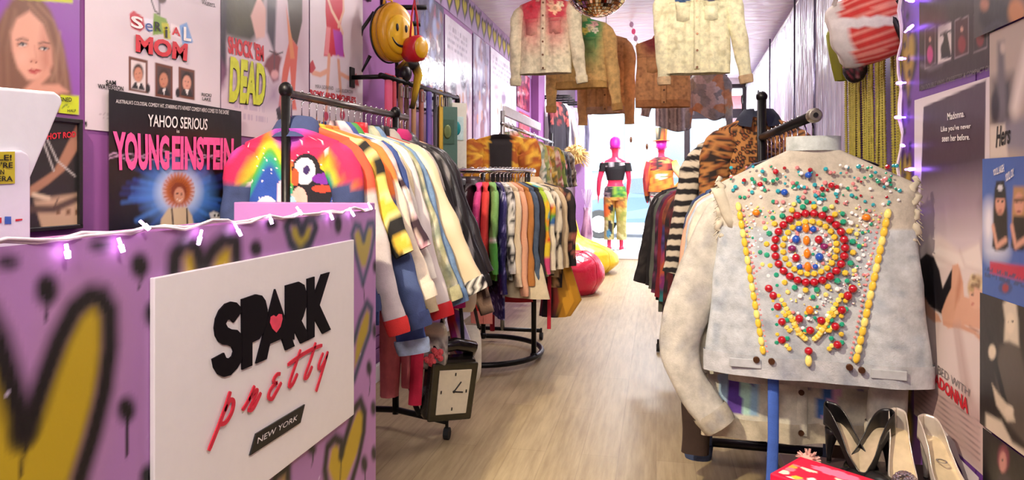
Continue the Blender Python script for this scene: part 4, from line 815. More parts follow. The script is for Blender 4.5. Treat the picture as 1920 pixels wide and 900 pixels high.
def rainbow(p, x, y, z):
    n = len(x); wob = .02 * np.sin(14 * x) ; u = z + .31 - .115 * np.exp(-((x + .07) / .06) ** 2) - .05 * np.exp(-((x - .16) / .05) ** 2) + .02 * np.sin(20 * x) + .09 * np.clip((abs(x) - .17) / .05, 0, 1)
    K = np.array(C('#2b4fa8', '#2a9a86', '#58a83c', '#e8c52a', '#e98a2a', '#d9304a', '#cc2458', '#b03f9c')); b = np.array([-.1, -.065, -.035, -.005, .03, .05, .16])
    o = np.tile(K[0], (n, 1))
    for i, q in enumerate(b): o = mixc(o, np.tile(K[i + 1], (n, 1)), (u - q) / .03)
    e = ((x + .02) / .17) ** 2 + ((z + .34) / .10) ** 2; r = u + .07
    h = np.hypot(x / .8, z + .12); o = mixc(o, np.tile(c('#a04ab0'), (n, 1)), (.07 - abs(h - .03)) / .03)
    d, i = worley(x, z, 34, 8); o = np.where(((d < .1) & (i > .55))[:, None], c('#ffe6f0'), o)
    if p == 'torso':
        bk = (y < .02)
        for cx, cz, rx, rz_, h in ((.1, -.36, .075, .09, '#191420'), (.075, -.285, .056, .062, '#1c161f'), (.07, -.288, .043, .05, '#e9e6f2'), (.078, -.284, .013, .017, '#3a2560'), (.032, -.31, .018, .032, '#e0562e'), (.05, -.4, .035, .055, '#f0b4a8'), (.02, -.43, .02, .05, '#a8cfe8'), (.145, -.315, .045, .02, '#7a2a9c'), (.14, -.352, .04, .014, '#d8452e'), (-.08, -.44, .05, .06, '#eadcf0'), (-.02, -.37, .02, .05, '#f0c8d8')):
            m = bk & (((x - cx) / rx) ** 2 + ((z - cz) / rz_) ** 2 < 1); o[m] = c(h)
        o[bk & (abs(x - .18) < .012) & (z > -.3) & (z < -.2)] = c('#5aa83a')
    return o
G1 = 'garments on the front left rack'; H1 = 'hangers on the front left rack'
rows = []
def L1(y, name, label, cat, col, **k):
    i = len(rows); rows.append(y); rr = random.Random(i + 30)
    a = dict(w=.185, d=.022, L=.57, fl=.2, drop=.115, slope=.33, hang='metal', group=G1, hgroup=H1, seed=i, fold=.006, fll=.05); a.update(k)
    garment(name, label, cat, (rkx(y) + a.pop('dx', .0), y, RKZ), R(rr.uniform(-3, 3)), col, **a)
NAVYD = denim('#39456e', .3, 1)
L1(2.325, 'denim_jacket', 'denim jacket with a rainbow sky and puffin painted across its back', 'jacket', zones((-.34, rainbow), (-.46, lambda p, x, y, z: rainbow(p, x, y, z) if p == 'torso' else NAVYD(p, x, y, z)), (-9, lambda p, x, y, z: rainbow(p, x, y, z) if p == 'torso' else NAVYD(p, x, y, z))), w=.19, d=.03, nu=240, nv=130, collar='hood', ccol=NAVYD, cuff=NAVYD, band=NAVYD, fl=.12, drop=.13, slope=.36, hang='red', sw=.075)
L1(2.39, 'shirt', 'coral top with pale grey lower sleeves behind the rainbow jacket', 'shirt', zones((-.36, solid('#e8573a')), (-9, solid('#c9bfbc'))), cuff='#cf2f2c', sl=.66, fl=.2, w=.2, collar='round')
L1(2.44, 'shirt', 'yellow shirt printed with bold black shapes', 'shirt', blot(['#e9cf6a', '#ecd98c', '#1c1a18', '#e3b93c'], 16, 3), collar='round', sl=.42, fl=.21, w=.2, hang='red')
L1(2.49, 'sweatshirt', 'orange short sleeved top over a navy denim sleeve', 'sweatshirt', zones((-.4, solid('#e97a31')), (-9, denim('#46557f', .3, 4))), cuff=denim('#3f4d78'), collar='round', fl=.23, sl=.66, w=.2)
L1(2.54, 'sweatshirt', 'bright orange top with a ribbed collar, second of the two orange tops', 'sweatshirt', zones((-.33, solid('#ea7f3c')), (-9, solid('#e6d6bf'))), collar='round', sl=.56, fl=.23, w=.2, cuff='#e6d6bf', hang='red')
L1(2.585, 'shirt', 'pink shirt printed with black and cream blotches', 'shirt', blot(['#e9c4c8', '#d9a0ac', '#3a2630', '#efe4dc', '#c9b0a4'], 26, 6), collar='shirt', sl=.42, fl=.22)
L1(2.63, 'denim_jacket', 'dark blue denim jacket with long hanging sleeve and pale torn cuff', 'jacket', denim('#3f5490', .45, 7), collar='shirt', cuff=denim('#a9bcd8'), mat=DENIM, sl=.8, fl=.16, L=.8, hang='metal', sw=.11)
L1(2.68, 'shirt', 'white shirt with a green collar', 'shirt', solid('#e3dccf'), collar='shirt', ccol=solid('#4f9a4a'), fl=.2)
L1(2.73, 'blouse', 'long cream blouse with loose sleeves', 'blouse', solid('#d9c7a0'), collar='round', sl=.7, L=.75, fl=.19)
L1(2.78, 'satin_jacket', 'pearl satin jacket with red ribbed cuffs', 'jacket', solid('#d6ccc8', .1), cuff='#c8262c', band='#c8262c', collar='stand', ccol=solid('#c8262c'), mat=SATIN, sl=.68, fl=.22, sw=.08, fold=.01)
L1(2.83, 'denim_jacket', 'acid washed yellow green denim jacket', 'jacket', blot(['#b9b48a', '#cfcba8', '#a8ab84', '#dcd8c0', '#9aa48c'], 60, 2), collar='shirt', mat=DENIM, sl=.62, fl=.24, cuff=denim('#b9b48a'))
L1(2.88, 'denim_jacket', 'mid blue denim jacket with plain sleeves', 'jacket', denim('#6f8bab', .4, 9), collar='shirt', mat=DENIM, sl=.64, fl=.25, cuff=denim('#5f7ba0'))
L1(2.93, 'bomber_jacket', 'cream bomber jacket with black and white striped cuffs', 'jacket', solid('#d8c4a0'), cuff=stripes(['#1d1b1c', '#e9e2d4'], .011), band=stripes(['#1d1b1c', '#e9e2d4'], .012), collar='stand', ccol=solid('#23201f'), sl=.6, fl=.3, sw=.088, mat=SATIN, fold=.01)
L1(2.98, 'varsity_jacket', 'black jacket with a red shoulder stripe', 'jacket', zones((-.24, solid('#b03a34')), (-9, solid('#2b2022'))), collar='stand', ccol=solid('#241d1e'), cuff='#241d1e', fl=.25, sl=.6)
L1(3.03, 'wool_jacket', 'grey wool jacket with dark piping', 'jacket', parts(solid('#a39a92'), zones((-.36, solid('#b3a99f')), (-9, solid('#2a2526')))), collar='shirt', mat=KNIT, fl=.25, sl=.6)
L1(3.075, 'studded_jacket', 'black jacket dotted with small silver studs', 'jacket', dots('#1f191b', ['#d8d2cc'], 26, .16, 4), fl=.25, sl=.62, collar='stand', nu=90, nv=70)
L1(3.12, 'striped_jacket', 'black and grey striped jacket with a magenta collar', 'jacket', stripes(['#231f20', '#231f20', '#8f8a88'], .02, 'x'), fl=.25, sl=.62, collar='fur', ccol=solid('#c0246c'), nu=80)
L1(3.17, 'leather_jacket', 'black leather biker jacket at the far end of the front left rack', 'jacket', solid('#1f1b1c'), mat=LEATHER, fl=.25, sl=.62, collar='shirt', cuff='#1a1718', band='#1a1718', sw=.085)
L1(3.225, 'leather_jacket', 'plain black leather coat beyond the biker jacket', 'coat', solid('#262021'), mat=LEATHER, fl=.26, sl=.6, collar='shirt', L=.75, sw=.08)
# things hung low on the rack
def hang_tube(name, label, cat, loc, prof, mat, nu=24, fold=.12, group=None, parent=None, seed=0, rz=0, sub=None):
    """prof: (z, half width, half depth, x shift)"""
    rg = []; ph = seed * 1.7
    for z, hw, hd, dx in prof:
        a = np.linspace(0, 2 * PI, nu, endpoint=False); k = 1 + fold * np.sin(5 * a + ph + z * 4) * min(1, abs(z) * 3 + .2); rg.append(np.stack([dx + hw * np.cos(a) * (2 - k), hd * np.sin(a) * k, np.full(nu, z)], 1))
    return rg
def cloth_thing(name, label, cat, loc, tubes, mat, colf, rz=0, group=None):
    t = thing(name, label, cat, loc, rz, group)
    for pn, prof, kw in tubes:
        m = MB().loft(hang_tube(None, None, None, None, prof, None, **kw), cap=False); V = np.vstack(m.v); m.c = [np.clip(colf(pn, V[:, 0], V[:, 1], V[:, 2]), 0, 1)]; m.build(pn, mat, t, world=False, smooth=True)
    return t
lx = lambda px, py, d: onD(px, py, d)
p = lx(752, 560, 3.12); p.z = .78
cloth_thing('trousers', 'salmon pink trousers hung below the denim jackets', 'trousers', p, [('waist', [(.02, .08, .03, 0), (-.05, .095, .04, 0), (-.16, .1, .045, 0)], {}), ('leg', [(-.14, .05, .042, -.045), (-.35, .048, .035, -.05), (-.56, .04, .03, -.055)], {}), ('leg', [(-.14, .05, .042, .045), (-.35, .048, .035, .045), (-.52, .04, .03, .04)], {})], CLOTH, solid('#d8757a'), rz=R(20))
p = lx(785, 600, 3.05); p.z = .8
cloth_thing('scarf', 'crimson scarf hanging beside the pink trousers', 'scarf', p, [('scarf', [(.0, .025, .012, 0), (-.25, .028, .014, .0), (-.6, .03, .012, -.02)], {})], CLOTH, solid('#c81f44'))
def bag(name, label, cat, loc, w, h, d, colf, mat, strap=.3, strapmat=None, rz=0, flap=None, chain=False):
    t = thing(name, label, cat, loc, rz); n = 24; rg = []
    for k in range(11):
        v = k / 10; z = -h * v; s = (1 - abs(2 * v - 1) ** 4) ** .5; s = max(s, .45); rg.append([(w * s ** .4 * .5 * np.sign(math.cos(a)) * abs(math.cos(a)) ** .5, d * s * .5 * np.sign(math.sin(a)) * abs(math.sin(a)) ** .7, z) for a in np.linspace(0, 2 * PI, n, endpoint=False)])
    m = MB().loft(rg); V = np.vstack(m.v); m.c = [np.clip(colf('bag', V[:, 0], V[:, 1], V[:, 2]), 0, 1)]; m.build('pouch', mat, t, world=False, smooth=True)
    st = MB(); pts = [(-w * .42, 0, -.01), (-w * .25, 0, strap * .55), (0, 0, strap), (w * .25, 0, strap * .55), (w * .42, 0, -.01)]
    if chain:
        Q = [Vector(pts[i]).lerp(Vector(pts[i + 1]), u / 8) for i in range(4) for u in range(8)]
        for i, q in enumerate(Q): st.ball(q, (.006, .006, .009), 6, 4)
    else: st.tube(pts, .008, 8)
    st.build('strap', strapmat or BLACKP, t, world=False, smooth=True); return t
p = lx(808, 605, 3.1); BG = bag('handbag', 'embellished silver handbag with coral roses and a chain strap', 'bag', p, .16, .21, .05, lambda p, x, y, z: np.where((z > -.06)[:, None], c('#d8c9ae'), blot(['#b9b4ac', '#8a8684', '#d8d2c8', '#77706e'], 60, 4)('', x, y, z)), SEQUIN, .16, STEEL, chain=True)
rs = random.Random(2)
for i in range(9):
    x, z = rs.uniform(-.06, .06), rs.uniform(-.19, -.12); q = MB(); a = np.linspace(0, 5 * PI, 26); q.tube([(x + .012 * u / 15 * math.cos(u), -.03 - .004 * (1 - u / 15), z + .012 * u / 15 * math.sin(u)) for u in a], .005, 6); q.build('rose', plain('coral_rose', '#e0545c', .6) if i == 0 else bpy.data.materials['coral_rose'], BG, world=False, smooth=True)
p = lx(868, 505, 3.25); bag('pouch_bag', 'plain cream plush pouch hung among the black jackets', 'bag', p, .13, .2, .07, solid('#e6dbc2'), KNIT, .1)
p = lx(845, 535, 3.2); cloth_thing('cap', 'magenta knitted cap beside the cream pouch', 'hat', p, [('crown', [(.03, .02, .02, 0), (.02, .05, .04, 0), (-.05, .07, .05, 0), (-.1, .072, .052, 0)], dict(fold=.03))], KNIT, solid('#b81c70'))
p = lx(850, 560, 3.25); cloth_thing('scarf', 'red and violet silk scarf below the magenta cap', 'scarf', p, [('scarf', [(.02, .02, .012, 0), (-.1, .04, .014, 0.01), (-.24, .05, .014, .05), (-.32, .02, .01, .07)], {})], SATIN, lambda p, x, y, z: np.where((x < .01)[:, None], c('#c8202f'), np.where((x < .045)[:, None], c('#5a3aa0'), c('#d8d2d8'))))
p = lx(873, 610, 3.35); bag('tote_bag', 'white tote bag with a yellow flower mark low behind the clock bag', 'bag', p, .16, .28, .04, lambda p, x, y, z: np.where((((x - .0) / .035) ** 2 + ((z + .16) / .035) ** 2 < 1)[:, None], c('#d8b82a'), c('#d9d2c2')), CLOTH, .2)
L1(3.28, 'sweater', 'brown and tan striped sweater after the leather coat on the front left rack', 'sweater', stripes(['#3a2622', '#b89a7c'], .045), mat=KNIT, fl=.26, sl=.8, L=.8, sw=.06)
# clock backpack
p = lx(834, 695, 3.15); p.z = .05
t = thing('clock_backpack', 'black leather backpack shaped like a square clock, hanging near the floor', 'backpack', p, rot=(R(5), R(5), R(40)))
b = MB().box((0, .02, .2), (.235, .09, .29)); b.build('case', LEATHER if False else plain('black_patent', '#1a1614', .22, st=.3, sc=60), t, world=False, bevel=.025)
MB().prism([(-.108, .06), (.108, .06), (.115, .33), (-.115, .33)], (1, 0, 0), (0, 0, 1), (0, -.02, 0), (0, -.022, 0)).build('frame', plain('dark_olive_frame', '#2e2a1c', .25), t, world=False, bevel=.012)
MB().prism([(-.075, .095), (.075, .095), (.08, .3), (-.08, .3)], (1, 0, 0), (0, 0, 1), (0, -.006, 0), (0, -.041, 0)).build('clock_face', plain('clock_cream', '#d9cfb4', .4, var=.05), t, world=False, bevel=.012)
for a, l in ((R(35), .055), (R(95), .045)): MB().tube([(0, -.049, .2), (l * math.sin(a), -.049, .2 + l * math.cos(a))], .003, 6).build('clock_hand', INK, t, world=False)
MB().tube([(0, -.047, .2), (0, -.051, .2)], .006, 8).build('clock_pin', INK, t, world=False)
for a in range(0, 360, 90): MB().box((.062 * math.sin(R(a)), -.048, .2 + .08 * math.cos(R(a))), (.006, .002, .014)).build('hour_mark', INK, t, world=False)
MB().tube([(-.1, .05, .34), (-.09, .0, .39), (0, -.01, .41), (.09, 0, .39), (.1, .05, .34)], .03, 10).build('top_flap', bpy.data.materials['black_patent'], t, world=False, smooth=True)
for s in (-1, 1): MB().tube([(s * .07, .05, .36), (s * .05, .06, .5), (s * .015, .07, .66), (0, .08, .78)], .009, 8).build('strap', RUBBER, t, world=False, smooth=True)
MB().tube([(-.12, .06, .3), (-.17, .07, .2), (-.13, .07, .1), (-.11, .06, .06)], .012, 8).build('shoulder_strap', RUBBER, t, world=False, smooth=True)
# ------------------------------------------------------------------ round rack
QX, QY, QZ, QR = -1.17, 4.55, 1.27, .36
t = thing('round_clothing_rack', 'round clothing rack with a black ring base and chrome top rail', 'clothes rack', (QX, QY, 0))
ring = lambda r, z, n=40: [(QX + r * math.cos(a), QY + r * math.sin(a), z) for a in np.linspace(0, 2 * PI, n, endpoint=False)]
MB().tube(ring(.41, .045), .018, 10, loop=True).build('ring_base', BLACKM, t, smooth=True); MB().tube(ring(QR, QZ), .013, 10, loop=True).build('top_rail', CHROME, t, smooth=True)
for a in (-.3, 1.8, 3.9):
    q = (QX + .4 * math.cos(a), QY + .4 * math.sin(a)); e = (QX + QR * .98 * math.cos(a), QY + QR * .98 * math.sin(a)); MB().tube([(*q, .05), (*q, .62), (*e, .66), (*e, QZ)], .017, 10).build('post', BLACKM, t, smooth=True)
    MB().ball((*q, .05), .027, 10, 6).build('ring_joint', BLACKM, t, smooth=True)
G2 = 'garments on the round rack'; H2 = 'hangers on the round rack'; nr = [0]
def Q1(deg, name, label, cat, col, **k):
    nr[0] += 1; a = dict(w=.2, d=.02, L=.6, sl=.5, fl=.05, sw=.055, hang='metal', group=G2, hgroup=H2, seed=nr[0] + 40, fold=.004, nu=32, nv=22, drop=.075); a.update(k); an = R(deg)
    garment(name, label, cat, (QX + QR * math.cos(an), QY + QR * math.sin(an), QZ), an, col, **a)
Q1(-95, 'leather_jacket', 'black leather jacket first on the round rack', 'jacket', solid('#201b1c'), mat=LEATHER, L=.72, collar='shirt', sl=.66)
Q1(-86, 'leather_jacket', 'dark brown leather jacket second on the round rack', 'jacket', solid('#2a2020'), mat=LEATHER, L=.7, collar='shirt', sl=.62)
Q1(-78, 'sweater', 'hot pink fluffy sweater beside the leather jackets', 'sweater', solid('#d84a8c'), mat=KNIT, L=.6, sl=.58, hang='wood')
Q1(-73, 'cardigan', 'coral red mohair cardigan with a long hanging edge', 'cardigan', solid('#e2443f', .25), mat=KNIT, L=.72, sl=.66, hang='wood')
Q1(-67, 'sweater', 'grass green fluffy sweater with a white cuff stripe', 'sweater', zones((-.42, solid('#7fae62')), (-.43, solid('#eae6da')), (-9, solid('#58a848'))), mat=KNIT, sl=.5, hang='wood')
Q1(-62, 'sequin_dress', 'navy sequinned dress with scattered sparkles', 'dress', dots('#2a2462', ['#8f8ac8', '#c8c4e8'], 60, .2, 3), mat=SEQUIN, L=.84, sl=.62, hang='wood', nu=60, nv=60)
Q1(-57, 'blouse', 'white blouse with a black lattice print', 'blouse', blot(['#e0dccf', '#d6d2c8', '#3a3836', '#ece8de'], 46, 8), hang='wood')
Q1(-53, 'sweater', 'nubbly oatmeal knitted sweater', 'sweater', solid('#d8c3a4'), mat=KNIT, sl=.58)
Q1(-49, 'cardigan', 'peach pink cardigan on the round rack', 'cardigan', solid('#dba283'), mat=KNIT, L=.68, sl=.64)
Q1(-45, 'suede_jacket', 'tan suede jacket hanging between peach and slate garments', 'jacket', solid('#b8793c'), sl=.58)
Q1(-41, 'denim_shirt', 'slate blue denim shirt on the round rack', 'shirt', denim('#4a5a70'), mat=DENIM, sl=.56)
Q1(-37, 'shirt', 'black shirt beside the slate denim one', 'shirt', solid('#2a2526'), sl=.62, L=.65)
Q1(-33, 'sweater', 'patchwork sweater in red, lime, orange and turquoise blocks', 'sweater', blot(['#d8402e', '#a8c23a', '#e89a2a', '#3aa0b0', '#d84a7a', '#e8c832'], 15, 2), mat=KNIT, sl=.52, nu=60, nv=50)
Q1(-28, 'shirt', 'cream shirt with a diagonal rainbow band', 'shirt', lambda p, x, y, z: np.array(C('#e6dcc2', '#d8502e', '#e8b02a', '#6aa83a', '#3a6aa8', '#e6dcc2'))[np.clip(np.floor((z + .36 - .6 * x) / -.035).astype(int) + 1, 0, 5)], L=.6, nu=60, nv=60)
Q1(-21, 'shirt', 'cream shirt printed with large black cartoon swirls', 'shirt', lambda p, x, y, z: np.where(((lambda d: (abs(d - .33) < .07) | (d < .12))(worley(x, z, 11, 3)[0]))[:, None], c('#2a2422'), c('#dfd2b8')), L=.6, nu=90, nv=80)
Q1(-13, 'jacket', 'beige cotton jacket beside the cartoon print shirt', 'jacket', solid('#cdb690'), L=.62, collar='shirt')
Q1(-5, 'kimono', 'black floral kimono with an amber lining', 'kimono', blot(['#241c1e', '#2a2022', '#1c1618', '#a05a4a', '#c89a6a'], 30, 5), L=.7, sl=.5, sw=.09)
Q1(3, 'blouse', 'dark floral blouse at the back of the round rack', 'blouse', blot(['#2a2428', '#7a5a50', '#3a3034', '#b08a7a'], 28, 9), L=.6)
p = Vector((QX + .5, QY - .32, .72)); cloth_thing('skirt', 'pale cream skirt low on the round rack', 'skirt', (QX + .36, QY - .36, .78), [('skirt', [(0, .07, .05, 0), (-.1, .13, .06, 0), (-.3, .17, .07, 0)], dict(nu=40))], CLOTH, solid('#d9c8a6'), rz=R(-20))
cloth_thing('robe', 'amber silk robe with a swinging hem behind the cream skirt', 'robe', (QX + .5, QY + .02, .95), [('robe', [(0, .04, .03, 0), (-.25, .08, .04, 0), (-.55, .13, .05, .04), (-.66, .1, .05, .0)], dict(nu=40))], SATIN, lambda p, x, y, z: np.where((x > .03)[:, None], c('#d89a2e'), blot(['#241c1e', '#b03a2a', '#2a2022'], 24, 2)('', x, y, z)), rz=R(10))
cloth_thing('scarf', 'long fringed coral scarf hanging below the pink sweater', 'scarf', (QX + .12, QY - .5, .75), [('scarf', [(.1, .03, .02, 0), (-.15, .045, .02, 0), (-.34, .05, .02, 0)], {}), ('fringe', [(-.34, .05, .02, 0), (-.42, .05, .018, 0)], dict(fold=.5, nu=48))], KNIT, lambda p, x, y, z: np.tile(c('#e2433c') if p == 'scarf' else c('#f0978a'), (len(x), 1)))
cloth_thing('sash', 'thin red sash trailing towards the floor by the round rack', 'sash', (QX + .5, QY - .2, .55), [('sash', [(.1, .012, .006, 0), (-.3, .012, .006, -.005)], {})], CLOTH, solid('#b81c34'))
cloth_thing('skirt', 'crimson skirt under the navy sequinned dress', 'skirt', (QX + .22, QY - .2, .62), [('skirt', [(.1, .08, .04, 0), (-.1, .15, .05, 0), (-.2, .16, .05, 0)], dict(nu=36)), ('ribbon', [(-.18, .015, .01, -.1), (-.4, .015, .01, -.1)], {})], CLOTH, solid('#b01a2e'))
# ------------------------------------------------------------------ back left rack
BX, BZ = -1.15, 1.64
t = thing('clothing_rack', 'tall chrome topped clothing rack behind the round rack', 'clothes rack', (BX, 6.3, 0))
for y in (5.1, 7.6):
    MB().tube([(BX, y, .06), (BX, y, BZ + .1)], .017, 10).build('post', STEEL if y < 6 else BLACKM, t, smooth=True); MB().tube([(BX - .3, y, .07), (BX + .3, y, .07)], .015, 8).build('foot', BLACKM, t, smooth=True)
    caster(t, BX - .3, y); caster(t, BX + .3, y)
MB().tube([(BX, 5.08, BZ), (BX, 7.65, BZ)], .016, 10).build('rail', CHROME, t, smooth=True); MB().box((BX + .015, 5.9, BZ + .1), (.03, 1.6, .075)).build('top_strip', plain('frosted_strip', '#cfcaca', .3), t, bevel=.004)
G3 = 'garments on the back left rack'; H3 = 'hangers on the back left rack'
BL = [(5.06, 'kimono', 'orange and gold kimono with a black centre facing the shop', 'kimono', lambda p, x, y, z: np.where(((abs(x) < .085) & (p == 'torso'))[:, None], c('#2a2322'), blot(['#e09a26', '#c8741e', '#e8b23a', '#b05a1e'], 34, 2)('', x, y, z)), dict(hang='black', w=.2, fl=.03, sw=.1, sl=.4, d=.03, L=.7, nu=60, nv=40)),
      (5.2, 'shirt', 'pale green and cream printed shirt behind the orange kimono', 'shirt', blot(['#9aa88a', '#d8cfb0', '#c86a4a', '#6a7a6a', '#e6e0cc'], 30, 3), {}),
      (5.34, 'shirt', 'yellow green paisley shirt on the back rack', 'shirt', blot(['#b8a860', '#8a9a5a', '#d8c890', '#6a6a4a'], 36, 4), {}),
      (5.5, 'shirt', 'black and white striped shirt', 'shirt', stripes(['#2a2a30', '#d9d6d2'], .03, 'x'), {}), (5.66, 'shirt', 'navy shirt with white piping', 'shirt', stripes(['#2c3450', '#2c3450', '#2c3450', '#d8d8dc'], .02, 'x'), {}),
      (5.82, 'shirt', 'cream and coral tropical shirt', 'shirt', blot(['#e0d2b0', '#d88a5a', '#c8b080', '#b84a3a'], 28, 5), {}), (5.98, 'shirt', 'gold floral shirt on the back left rack', 'shirt', blot(['#d8a83a', '#b8862a', '#e8cc7a', '#7a6a3a'], 30, 6), dict(L=.75)),
      (6.14, 'shirt', 'pink and olive floral shirt', 'shirt', blot(['#d89a8a', '#8a8a4a', '#e8c8b0', '#a85a5a'], 28, 7), dict(L=.8)), (6.32, 'dress', 'mustard and green leafy dress', 'dress', blot(['#c8a83a', '#6a7a3a', '#8a9a4a', '#3a4a2a'], 26, 8), dict(L=.95)),
      (6.5, 'dress', 'dark green palm print dress', 'dress', blot(['#3a4a2e', '#6a8a4a', '#23301f', '#a8a86a'], 24, 9), dict(L=1.0)), (6.7, 'dress', 'rose and brown floral dress', 'dress', blot(['#b87a6a', '#6a3a32', '#d8a898', '#8a5a4a'], 26, 10), dict(L=1.05)),
      (6.9, 'dress', 'black dress with pink florals', 'dress', blot(['#1f1a1c', '#2a2224', '#c87a7a', '#1a1618'], 24, 11), dict(L=1.1)), (7.1, 'dress', 'charcoal lace dress on the back left rack', 'dress', blot(['#3a3436', '#2a2628', '#6a6260'], 50, 12), dict(L=1.05)), (7.3, 'dress', 'long speckled brown dress at the far end of the back left rack', 'dress', blot(['#4a3a30', '#8a7a6a', '#2a2220', '#b8a890'], 40, 13), dict(L=1.1))]
for i, (y, n, l, ct_, col, k) in enumerate(BL):
    a = dict(w=.2, d=.03, L=.65, sl=.36, fl=.08, hang='clear', group=G3, hgroup=H3, seed=i + 80, collar='shirt' if n == 'shirt' else None, nu=44, nv=34, drop=.085); a.update(k); garment(n, l, ct_, (BX + (.03 * math.sin(i)), y, BZ), R(random.Random(i).uniform(-4, 4)), col, **a)
# straw tassel hat on the end
t = thing('raffia_bag', 'fluffy straw tassel bag hanging at the end of the back left rack', 'bag', (-.9, 7.75, 1.5)); m = MB(); rr = random.Random(5)
for i in range(150):
    a, b_ = rr.uniform(0, 2 * PI), rr.uniform(-.6, 1.4); d_ = Vector((math.cos(a) * math.cos(b_), math.sin(a) * math.cos(b_), math.sin(b_))); m.tube([(0, 0, 0), d_ * .09, d_ * .17 + Vector((0, 0, -.05))], [.008, .006, .003], 5)
m.build('straw', plain('straw', '#cfae6a', .8, var=.2), t, world=False); MB().ball((0, 0, 0), (.1, .1, .11)).build('core', bpy.data.materials['straw'], t, world=False, smooth=True); MB().tube([(0, 0, .08), (0, .0, .2)], .006).build('loop', bpy.data.materials['straw'], t, world=False)
# wall rail with shirts, far left
t = thing('wall_rail', 'black wall rail brackets with shirts high on the far left wall', 'wall rail', (-1.63, 10.2, 2.4))
for y in (9.75, 10.0, 10.3, 10.6, 10.9): MB().tube([(-1.63, y, 2.43), (-1.2, y, 2.43)], .014, 8).build('arm', BLACKM, t, smooth=True); MB().box((-1.625, y, 2.43), (.02, .06, .08)).build('bracket', BLACKM, t)
for i, (y, n, l, col, k) in enumerate([(9.75, 'shirt', 'dark shirt with red florals on the far wall rail', zones((-.42, blot(['#7a2a30', '#2a1c28', '#b0504a', '#1f1820'], 16, 3)), (-9, solid('#241e2a'))), {}), (10.0, 'shirt', 'white draped shirt on the far wall rail', solid('#ddd6d6'), dict(fl=.22)), (10.3, 'shirt', 'lilac grey shirt on the far wall rail', solid('#a79ab0'), {}), (10.6, 'shirt', 'cream shirt with a gold figured panel on the far wall rail', lambda p, x, y, z: np.where((abs(x - .05) < .04)[:, None] & ((np.floor(z / .05) % 2) == 0)[:, None], c('#d8b860'), c('#d9d0c8')), {}), (10.9, 'shirt', 'slate shirt beside the lilac pier', solid('#6a6880'), {})]):
    a = dict(w=.19, d=.035, L=.85, sl=.6, fl=.04, sw=.06, group='shirts on the far wall rail', hang='black', hgroup='hangers on the far wall rail', seed=i + 120); a.update(k); garment(n, l, 'shirt', (-1.38 + .045 * i, y, 2.43), R(66), col, **a)
# ================================================================== RIGHT SIDE
VX, VZ = .44, 1.387
t = thing('clothing_rack', 'black pipe clothing rack carrying the jewelled denim vest', 'clothes rack', (VX, 3.06, 0))
MB().tube([(VX, 3.06, .07), (VX, 3.06, 1.56)], .019, 12).build('post', BLACKM, t, smooth=True)
MB().ball((VX, 3.06, 1.56), .024, 12, 8).build('post_cap', BLACKM, t, smooth=True)
MB().tube([(VX, 2.085, VZ), (VX, 3.75, VZ)], .0155, 12).build('rail', BLACKM, t, smooth=True)
e = MB().tube([(VX, 2.06, VZ), (VX, 2.068, VZ), (VX, 2.09, VZ)], [.017, .021, .021], 18); e.build('end_cap', plain('pewter_cap', '#8a8478', .35, .8), t, smooth=False, bevel=.002); MB().tube([(VX, 2.054, VZ), (VX, 2.062, VZ)], .007, 10).build('cap_screw', BLACKM, t)
MB().tube([(VX, 3.72, .07), (VX, 3.72, VZ)], .017, 10).build('post', BLACKM, t, smooth=True)
for y in (3.06, 3.72):
    MB().tube([(VX - .22, y, .075), (VX + .26, y - .02, .075)], .019, 12).build('foot', BLACKM, t, smooth=True); MB().ball((VX - .22, y, .07), (.026, .026, .032), 12, 8).build('foot_end', BLACKM, t, smooth=True); caster(t, VX - .22, y); caster(t, VX + .26, y - .02)
MB().tube([(VX, 3.06, .075), (VX, 3.72, .075)], .015, 10).build('base_bar', BLACKM, t, smooth=True)
G4 = 'garments on the front right rack'; H4 = 'hangers on the front right rack'
PALE = denim('#b6bbc0', .25, 3, '#8592a4'); PALE2 = denim('#c9bfae', .3, 5, '#8f98a6')
def vcol(p, x, y, z):
    v = PALE('', x, y, z); q = np.tile(c('#8c93a4'), (len(x), 1))
    lineV = abs(abs(x) - (.205 - (-z - .33) * .28)) if p == 'torso' else np.full(len(x), 9.)
    v = mixc(v, q, np.clip(1 - lineV / .006, 0, 1) * .3 * (z < -.33)); v = mixc(v, q, np.clip(1 - abs(z + .315) / .005, 0, 1) * .4)
    m = z > -.32; v[m] = mixc(v[m], np.tile(c('#c8b698'), (m.sum(), 1)), np.full(m.sum(), .6)); return v
VL = (.455, 2.16, VZ); VR = R(-7)
vest, vyf = garment('jewelled_vest', 'sleeveless pale denim vest with a jewelled red and gold back', 'vest', VL, VR, vcol, w=.265, L=.66, d=.045, sl=0, slope=.5, drop=.09, nu=90, nv=60, fold=.005, hang='black', group=G4, hgroup=H4, flare=.035, band=denim('#b2b4b8', .2, 4, '#8790a0'), mat=DENIM, seed=3)
q = np.linspace(.15 * PI, 2.85 * PI / 1.0 - PI * 2 + 2 * PI * 0, 2)
VM = Matrix.Translation(VL) @ Matrix.Rotation(VR, 4, 'Z'); VN = VM.to_3x3() @ Vector((0, -1, 0)); VI = VM.inverted()
def vl(cx, cy):   # crop coordinates of the vest close-up -> local place on the vest's back
    p = VI @ onP(1330 + cx / 2.045, 260 + cy / 2.045, Vector(VL) + VN * .05, VN); return p.x, p.z
cb = MB(); a = np.linspace(.1, PI - .1, 12); cb.loft([[(.075 * math.cos(t_), -.05 * math.sin(t_), -.085 + dz) for t_ in np.linspace(-.2, PI + .2, 16)] for dz in (-.012, .0, .028, .03)], cap=False, closed=False)
